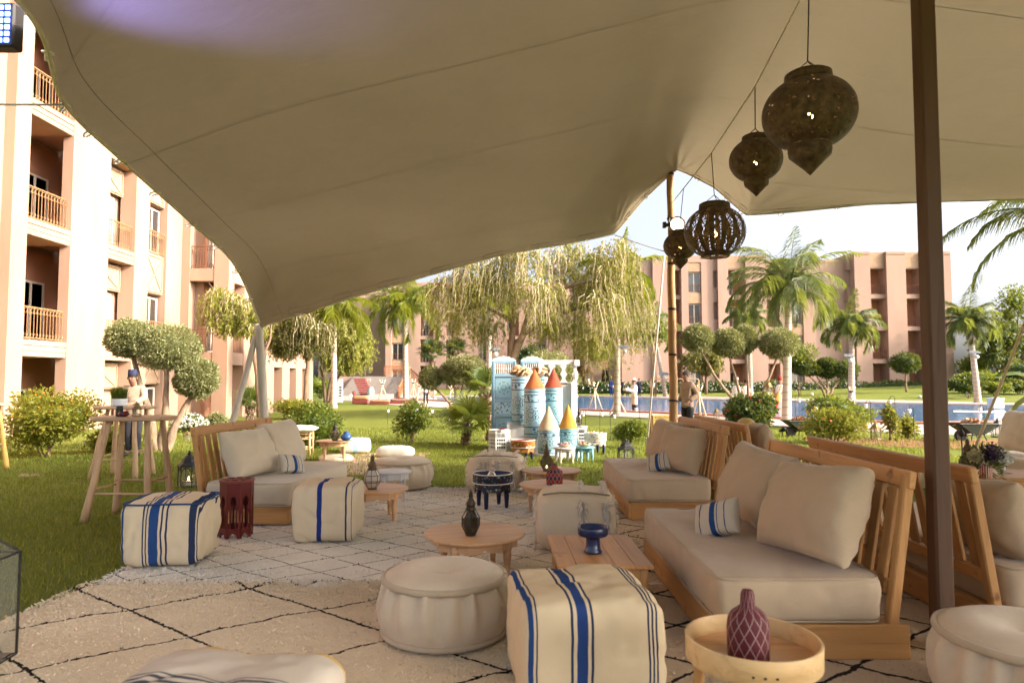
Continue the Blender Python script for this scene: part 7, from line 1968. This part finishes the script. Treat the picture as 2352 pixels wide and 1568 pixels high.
person('man in a pink-beige waistcoat and dark fez bending behind the high tables', p, R(10), 1.72, (.36, .26, .185), (.02, .02, .025), (((.24, -.1, 1.2), (.1, -.3, 1.12)), ((-.24, -.1, 1.2), (-.1, -.3, 1.12))), .2, .12, hat=((.02, .025, .07), 'fez'), nod=.6)
person('person in white shirt and black trousers half hidden by the clipped olive', ong(978, 928), R(200), 1.72, (.7, .68, .64), (.015, .015, .018), step=.35)
person('man in a blue suit standing on the far edge of the pool', onz(1404, 909.5, -.1), R(5), 1.78, (.02, .05, .16), (.02, .05, .16), (((.22, -.02, 1.15), (.06, -.2, 1.0)), ((-.22, -.02, 1.15), (-.06, -.2, 1.0))))
person('person in black bending forward behind the palm trunk', onz(1431, 909, -.1), R(-60), 1.75, (.02, .02, .022), (.02, .02, .022), (((.2, -.2, 1.15), (.1, -.4, 1.05)), ((-.2, -.2, 1.15), (-.1, -.4, 1.05))), .2, .35)
person('person in white crouching at the pool edge', onz(1441, 909.5, -.1), R(70), 1.15, (.7, .7, .68), (.03, .03, .03), bend=.4, step=.5)
person('man in a dark navy jacket behind the man in the white hat', onz(1468, 909, -.1), R(20), 1.78, (.018, .022, .05), (.018, .022, .05))
person('man in a white panama hat and apron holding a tray by the pool', ong(1457, 947), R(-70), 1.74, (.70, .67, .62), (.02, .018, .016), (((.2, -.12, 1.16), (.1, -.36, 1.12)), ((-.2, -.12, 1.16), (-.1, -.36, 1.12))), hat=((.68, .62, .50), 'panama'), apron=(.55, .46, .32), shoes=(.015, .013, .012))
q = ong(1457, 947); m = MB(); m.box((0, 0, 0), (.34, .26, .12), b=.01)
tag(m.build('carton', mat('tray_card', (.62, .54, .40), .8), loc=q + Vector((-.42, -.14, 1.2)), rz=R(-70)), 'white box carried by the man in the panama hat', 'box')
person('walking person in pale top beside the copper frame', onz(1498, 908, -.1), R(-40), 1.76, (.55, .56, .54), (.02, .02, .022), step=.8)
person('man in a long camel shirt and black trousers beside the bamboo pole', Vector((px_x(1578, 18), 18, gz(4, 18))), R(-62), 1.84, (.25, .165, .105), (.012, .012, .014), (((.22, .12, 1.16), (.2, -.12, 1.0)), ((-.25, .06, 1.14), (-.22, -.1, .98))), hair=(.05, .035, .03), nod=.3)
person('person in a white robe behind the olive stems, closer to the bamboo pole', ong(1693, 965), R(160), 1.74, None, None, robe=(.72, .71, .68), hat=((.6, .58, .55), 'fez'))
person('person in a white robe behind the olive stems, closer to the red flowers', ong(1714, 962), R(190), 1.70, None, None, robe=(.72, .71, .68))
person('musician in white robe and red fez beside the big palm', ong(1793, 962), R(-30), 1.78, None, (.3, .02, .02), (((.24, -.08, 1.15), (.05, -.25, 1.1)), ((-.24, -.08, 1.15), (-.12, -.25, .95))), robe=(.72, .70, .67), hat=((.4, .02, .02), 'fez'))
q = ong(1788, 962); lt = thing('lute', 'orange long-necked lute carried by the musician in the red fez', 'instrument', q + Vector((-.12, -.3, .95)), (0, R(14), 0))
m = MB(); m.lathe([(.001, -.28), (.1, -.26), (.14, -.12), (.12, .05), (.08, .2), (.04, .27), (.001, .28)], 18, closed=True); m.v = [(v[0], v[1] * .5, v[2]) for v in m.v]; m.build('body', mat('lute_wood', (.50, .22, .05), .4, .2), lt, smooth=True)
m = MB(); m.tube([(0, 0, .25), (.02, 0, .8)], .018, 8); m.build('neck', mat('lute_wood', (.50, .22, .05), .4, .2), lt, smooth=True)
m = MB(); m.tube([(0, -.06, -.28), (.0, -.08, -.5), (.03, -.08, -.7)], [.05, .06, .05], 8); m.build('tassel', mat('red_tassel', (.35, .02, .03), .9, .3, 20), lt, smooth=True)
# ================================================================== GARDEN PIECES
POLEW = mat('peeled_pole', (.60, .47, .30), .7, .18, 8)
def tipi(label, base, hpx, spread, Y=None, n=3):
    b = ong(*base) if Y is None else Vector((px_x(base[0], Y), Y, gz(0, Y)))
    s = b.y / 1568; H = hpx * s; r_ = spread * s / 2
    root = thing('tripod', label, 'tripod', b, random.uniform(-.4, .4), 'crossed pole tripods around the pool')
    for i in range(n):
        a = 6.283 * i / n + .4; p0 = Vector((r_ * math.cos(a), r_ * math.sin(a), -.02)); top = Vector((-r_ * .42 * math.cos(a + .25), -r_ * .42 * math.sin(a + .25), H))
        m = MB(); m.tube([p0, top], [.035, .028], 7); m.build('pole', POLEW, root, smooth=True)
    m = MB(); m.lathe([(.001, 0), (.1, .02), (.14, .1), (.12, .1)], 14, c=(0, 0, H * .78), closed=True); m.build('fire_bowl', LAMPB, root, smooth=True)
for lb, base, hp, sp in (('slender pole tripod at the foot of the garden stair', (847, 912), 42, 24), ('pole tripod beside the red bench on the far lawn', (878, 926), 54, 36), ('pole tripod just behind the bright queen palm', (949, 920), 50, 26), ('pole tripod behind the loose leafy shrub', (963, 926), 48, 34), ('pole tripod behind the clipped olive by the screen', (1037, 922), 36, 42),
    ('pole tripod on the pool edge beside the white partition', (1367, 943), 66, 40), ('pole tripod at the foot of the yellowish palm', (1417, 954), 68, 48), ('pole tripod beside the copper frame and bamboo pole', (1607, 958), 74, 38), ('pole tripod showing above the clipped hedge bush', (1957, 950), 62, 40)):
    tipi(lb, base, hp, sp)
# copper frame and cane benches beyond the sofas
def frame():
    Y = 19.; a, b = px_x(1494, Y), px_x(1604, Y); root = thing('copper_frame', 'thin copper rectangular frame standing beyond the bamboo pole', 'frame', (a, Y, gz(a, Y)))
    m = MB(); w_ = b - a; h = 1.65
    m.tube([(0, 0, 0), (0, 0, h - .03), (.03, 0, h), (w_ - .03, 0, h), (w_, 0, h - .03), (w_, 0, 0)], .016, 7); m.build('tubing', mat('copper', (.50, .30, .17), .4, .2, metal=.4), root, smooth=True)
    for x in (0, w_):
        m = MB(); m.lathe([(.16, 0), (.16, .012), (.02, .03)], 20, c=(x, 0, 0)); m.build('foot', WHITEP, root, smooth=True, auto=40)
frame()
def wicker(label, px, Y, w_, d_, h_):
    p = (px_x(px, Y), Y, gz(0, Y)); root = thing('cane_chest', label, 'bench', p, R(3)); wm = mat('yellow_cane', (.50, .32, .09), .7, .3, 20, .6, 60, .01)
    for x in (-1, 1):
        for y in (-1, 1): m = MB(); m.tube([(x * w_ / 2, y * d_ / 2, 0), (x * w_ / 2, y * d_ / 2, h_)], .025, 7); m.build('corner_post', wm, root, smooth=True)
    n = 9
    for i in range(n):
        m = MB(); m.box((-w_ / 2 + w_ * (i + .5) / n, -d_ / 2, h_ * .52), (w_ / n * .8, .02, h_ * .8), b=.004); m.build('slat', wm, root)
    m = MB(); m.box((0, 0, h_ * .96), (w_ + .04, d_ + .04, .05), b=.01); m.build('top', wm, root)
    m = MB(); m.box((0, .02, h_ * .5), (w_ * .96, d_ * .9, h_ * .8)); m.build('inner_box', wm, root)
wicker('yellow cane chest left of the bamboo pole', 1518, 20, .58, .4, .62); wicker('yellow cane chest partly hidden by the camel-shirted man', 1612, 20.5, .5, .4, .55)
def barrow(label, base, wpx, hpx, chips=True, legs=False):
    b = ong(*base); s = b.y / 1568; W_, H = wpx * s, hpx * s; root = thing('wheelbarrow', label, 'wheelbarrow', b, R(4)); gm = mat('barrow_green', (.03, .045, .03), .5, .2)
    z0 = H * .42; V = []
    for (z, sx_, ox) in ((z0, .36, .06), (H, 1., 0)):
        for x, y in ((-1, -1), (1, -1), (1, 1), (-1, 1)): V.append((ox * W_ + x * W_ / 2 * sx_, y * W_ * .28 * (.6 + .4 * sx_), z))
    m = MB(); m.add(V, [(0, 3, 2, 1), (0, 1, 5, 4), (1, 2, 6, 5), (2, 3, 7, 6), (3, 0, 4, 7)]); m.build('tray', gm, root)
    m = MB(); m.tube([Vector(V[4]), Vector(V[5]), Vector(V[6]), Vector(V[7]), Vector(V[4])], .015, 5); m.build('rim', gm, root)
    for x in (-.08, .2):
        for y in (-.14, .14): m = MB(); m.tube([(x * W_, y * W_, z0 + .02), (x * W_ * 1.5, y * W_, 0)], .014, 5); m.build('leg', IRON, root)
    m = MB(); m.tube([(-.3 * W_, .05, .14), (-.3 * W_, -.05, .14)], .14, 18); m.build('wheel', LAMPB, root)
    for y in (-.2, .2): m = MB(); m.tube([(-.3 * W_, y * .3 * W_, .14), (.2 * W_, y * W_, z0), (.62 * W_, y * W_, H * .9)], .014, 6); m.build('handle', gm, root)
    if chips:
        n = 260; P = np.stack([rng.normal(0, W_ * .14, n), rng.normal(0, W_ * .08, n), H + rng.uniform(-.03, .09, n) - .0], 1)
        P[:, 2] -= np.abs(P[:, 0]) * .25
        V, F = leafcards(P, rng.normal(size=(n, 3)), .12, .06); link('wood_chips', npmesh('wood_chips', V, F, mat('chips', (.40, .24, .13), .9, .3, 10)), root)['kind'] = 'stuff'
        m = MB(); m.box((0, 0, H - .03), (W_ * .9, W_ * .42, .03)); m.build('load', SOIL, root)
barrow('dark green wheelbarrow heaped with wood chips beside the big palm', (1838, 1002), 72, 36); barrow('dark green wheelbarrow with logs half hidden by the dark post', (2232, 1012), 90, 40)
# red and orange lounge pieces near the stair
def bench(label, base, wpx, hpx, cols, back=True):
    b = ong(*base); s = b.y / 1568; W_, H = wpx * s, hpx * s; root = thing('low_bench', label, 'bench', b, R(5), 'red and orange benches at the far lawn')
    m = MB(); m.box((0, 0, H * .2), (W_, .8, H * .36), b=.02); m.build('base', mat('bench_red', cols[0], .8, .2), root)
    m = softblock(W_ * .96, .78, H * .3, 6, 10, 3, .005, .04); m.build('seat_pad', mat('bench_orange_%d' % int(cols[1][0] * 99), cols[1], .9, .3, 5, stretch=(1, 1, 20)), root, smooth=True, loc=(0, 0, H * .38))
    if back: m = MB(); m.box((-W_ / 2 + .06, 0, H * .55), (.12, .8, H * 1.05), b=.03); m.build('arm', mat('bench_red', cols[0], .8, .2), root)
bench('red bench with orange striped pad near the foot of the stair', (828, 928), 34, 28, ((.13, .025, .018), (.27, .14, .06))); bench('long low orange bench beside the pole tripod', (872, 929), 44, 16, ((.18, .07, .04), (.27, .14, .07)), False)
bench('brick-orange low platform behind the bright queen palm', (927, 928), 60, 18, ((.2, .09, .06), (.22, .11, .08)), False)
bottle('tall grey-green pot between the red bench and the stair', ong(851, 915), [(.2, 0), (.3, .1), (.34, .6), (.28, .9), (.2, 1.0), (.24, 1.05)], mat('sage_pot', (.25, .32, .28), .6), 24, 'pot', 'garden_pot')
def board():
    b = ong(780, 926); root = thing('sign_board', 'white notice board with dark marks beside the pale-trunked palm', 'sign', b); m = MB(); m.box((0, 0, .9), (.45, .04, 1.7), b=.01); m.build('panel', WHITEP, root)
    for i in range(4): m = MB(); m.box((.05, -.025, .55 + .2 * i), (.16, .008, .1), b=.003); m.build('mark', NAVYP, root)
board()
# solar lamps on the palm trunks
def solar(label, px, py, Y):
    c = at(px, py, Y); root = thing('solar_lamp', label, 'lamp', c, 0, 'solar lamps on the palms'); k = Y / 40
    m = MB(); m.box((0, -.1 * k, .25 * k), (.55 * k, .35 * k, .03 * k), Matrix.Rotation(R(25), 3, 'X')); m.build('solar_panel', mat('solar_cell', (.16, .19, .22), .25, .2), root)
    m = MB(); m.tube([(-.2 * k, .05, .2 * k), (0, -.1 * k, .05 * k), (.05 * k, -.15 * k, 0)], .02 * k, 6); m.build('arm', WHITEP, root)
    m = MB(); m.lathe([(.001, -.17 * k), (.1 * k, -.13 * k), (.14 * k, -.02 * k), (.09 * k, .05 * k), (.04 * k, .08 * k)], 16, c=(.05 * k, -.2 * k, 0), closed=True); m.build('lamp_head', WHITEP, root, smooth=True)
solar('white solar lamp on the palm inside the weeping tree', 1137, 812, 51); solar('white solar lamp on the yellowish palm trunk', 1432, 806, 31); solar('solar lamp on the far palm behind the bamboo pole', 1524, 868, 67); solar('solar lamp on the swollen-trunked palm', 1948, 826, 57.5); solar('solar lamp on the leaning palm beyond the pool', 2236, 818, 49.5)
# iron hooks with white candle cups, spread over the lawn
CUP = mat('cup_white', (.8, .78, .72), .4, .05)
hk = [(1040, 1010, 60), (985, 985, 50), (1378, 1000, 60), (1402, 1010, 66), (1470, 1000, 70), (1345, 992, 50), (1868, 1005, 78), (2002, 1010, 90), (2058, 1010, 100), (2100, 1012, 80), (2262, 1000, 70), (2318, 995, 55), (1828, 1000, 92), (890, 975, 40), (1120, 985, 40)]
where = ['on the lawn by the young fan palm', 'behind the loose leafy shrub', 'right of the basket stand', 'between basket stand and small shrub', 'behind the small fresh shrub', 'beside the white partition', 'beside the clipped hedge bush', 'close to the thin sapling', 'tallest one between the two saplings', 'just beside the dark post', 'behind the bouquet table', 'near the pool beyond the pale pillow', 'beside the green wheelbarrow', 'alone on the bright open lawn', 'between the fan palm and painted screen']
for (px, py, hp), wh in zip(hk, where):
    b = ong(px, py); s = b.y / 1568; H = hp * s; root = thing('candle_hook', 'thin iron hook with a white candle cup ' + wh, 'garden light', b, random.uniform(0, 3), 'iron candle hooks on the lawn')
    m = MB(); m.tube([(0, 0, 0), (0, 0, H - .06), (.03, 0, H), (.09, 0, H), (.12, 0, H - .07)], .007, 5); m.build('hook', IRON, root)
    m = MB(); m.lathe([(.035, 0), (.05, .1), (.046, .1), (.03, .01), (.001, .01)], 12, c=(.12, 0, H - .2), closed=True); m.build('cup', CUP, root, smooth=True)
    m = MB(); m.tube([(.12, 0, H - .07), (.12, 0, H - .1)], .004, 4); m.tube([(.075, 0, H - .1), (.12, 0, H - .06), (.165, 0, H - .1)], .004, 4); m.build('wire', WIRE, root)
for px, py, lb in ((1085, 967, 'near the young fan palm'), (1797, 1000, 'beside the wheelbarrow'), (758, 980, 'behind the round clipped bush'), (1330, 955, 'by the white partition'), (1408, 960, 'at the foot of the yellowish palm')):
    b = ong(px, py); root = thing('ground_spotlight', 'small black garden spotlight on the grass ' + lb, 'garden light', b, .5, 'black ground spotlights')
    m = MB(); m.tube([(0, 0, 0), (0, 0, .12)], .012, 5); m.build('spike', IRON, root); m = MB(); m.tube([(0, -.1, .2), (0, .08, .13)], [.07, .045], 12); m.build('head', LAMPB, root, smooth=True)
for px, py, r_, lb in ((1865, 909, .16, 'white globe light on the far bank beside the hedge bush'), (2113, 916, .16, 'white globe light on the far bank next to the dark post'), (806, 916, .2, 'white globe light beside the red bench')):
    b = ong(px, py); o = thing('globe_light', lb, 'garden light', b); m = MB(); m.ball((0, 0, r_ * 1.1), r_, 18, 12); m.build('globe', CUP, o, smooth=True); m = MB(); m.lathe([(r_ * .5, 0), (r_ * .45, r_ * .2)], 14); m.build('foot', LAMPB, o)
b = onz(2287, 938, -.1); o = thing('white_planter', 'white cube planter on the far edge of the pool', 'planter', b); m = MB(); m.box((0, 0, .3), (.62, .55, .6), b=.02); m.build('box', CUP, o); m = MB(); m.box((0, 0, .605), (.68, .6, .05), b=.01); m.build('rim', CUP, o)
# brass lanterns hung out in the garden
def hunglantern(label, px, py, Y, r, h, up):
    p = at(px, py, Y); hexlantern(label, p, r, h, BRASS, True, hook=at(up[0], up[1], Y + .2))
hunglantern('brass lantern hanging under the clipped olive by the poolside musician', 1766, 912, 24, .14, .62, (1772, 818)); hunglantern('large brass lantern hanging from the weeping tree by the partition', 1353, 884, 33, .22, 1.0, (1356, 770))
for px, py, r, h, lb in ((2012, 1008, .14, .5, 'brass floor lantern behind the thin sapling'), (2292, 1004, .16, .55, 'dark lantern on a low stand by the pool'), (1646, 962, .14, .5, 'small brass lantern on the terrace beside the tripod')):
    hexlantern(lb, ong(px, py), r, h, BRASS if px != 2292 else IRON, False)
# white loungers and cushions on the terrace by the shrubs
# banana leaves reaching in at the picture edge
def banana():
    b = Vector((px_x(2420, 17), 17, 0)); root = thing('banana_plant', 'banana plant at the picture edge with two broad leaves reaching in', 'plant', b)
    m = MB(); m.tube([(0, 0, 0), (0, 0, 1.4)], [.12, .08], 10); m.build('stem', MIDG, root, smooth=True)
    for tip, mid in (((2290, 862), (2350, 838)), ((2322, 945), (2340, 900))):
        T1 = at(tip[0], tip[1], 16.6) - b; Mi = at(mid[0], mid[1], 16.8) - b; S = Vector((0, 0, 1.3)); V = []; F = []; n = 18
        for i in range(n + 1):
            t_ = i / n; q = S * (1 - t_) ** 2 + Mi * 2 * t_ * (1 - t_) + T1 * t_ * t_; wv = .16 * math.sin(math.pi * min(1, t_ * .9 + .1)) ** .6 * (1 - .15 * (i % 3))
            V += [q + Vector((0, wv, -.05)), q + Vector((0, 0, .02)), q + Vector((0, -wv, -.06))]
        for i in range(n): F += [(3 * i, 3 * i + 3, 3 * i + 4, 3 * i + 1), (3 * i + 1, 3 * i + 4, 3 * i + 5, 3 * i + 2)]
        m = MB(); m.add(V, F); m.build('leaf_blade', FANG, root, smooth=True)
banana()
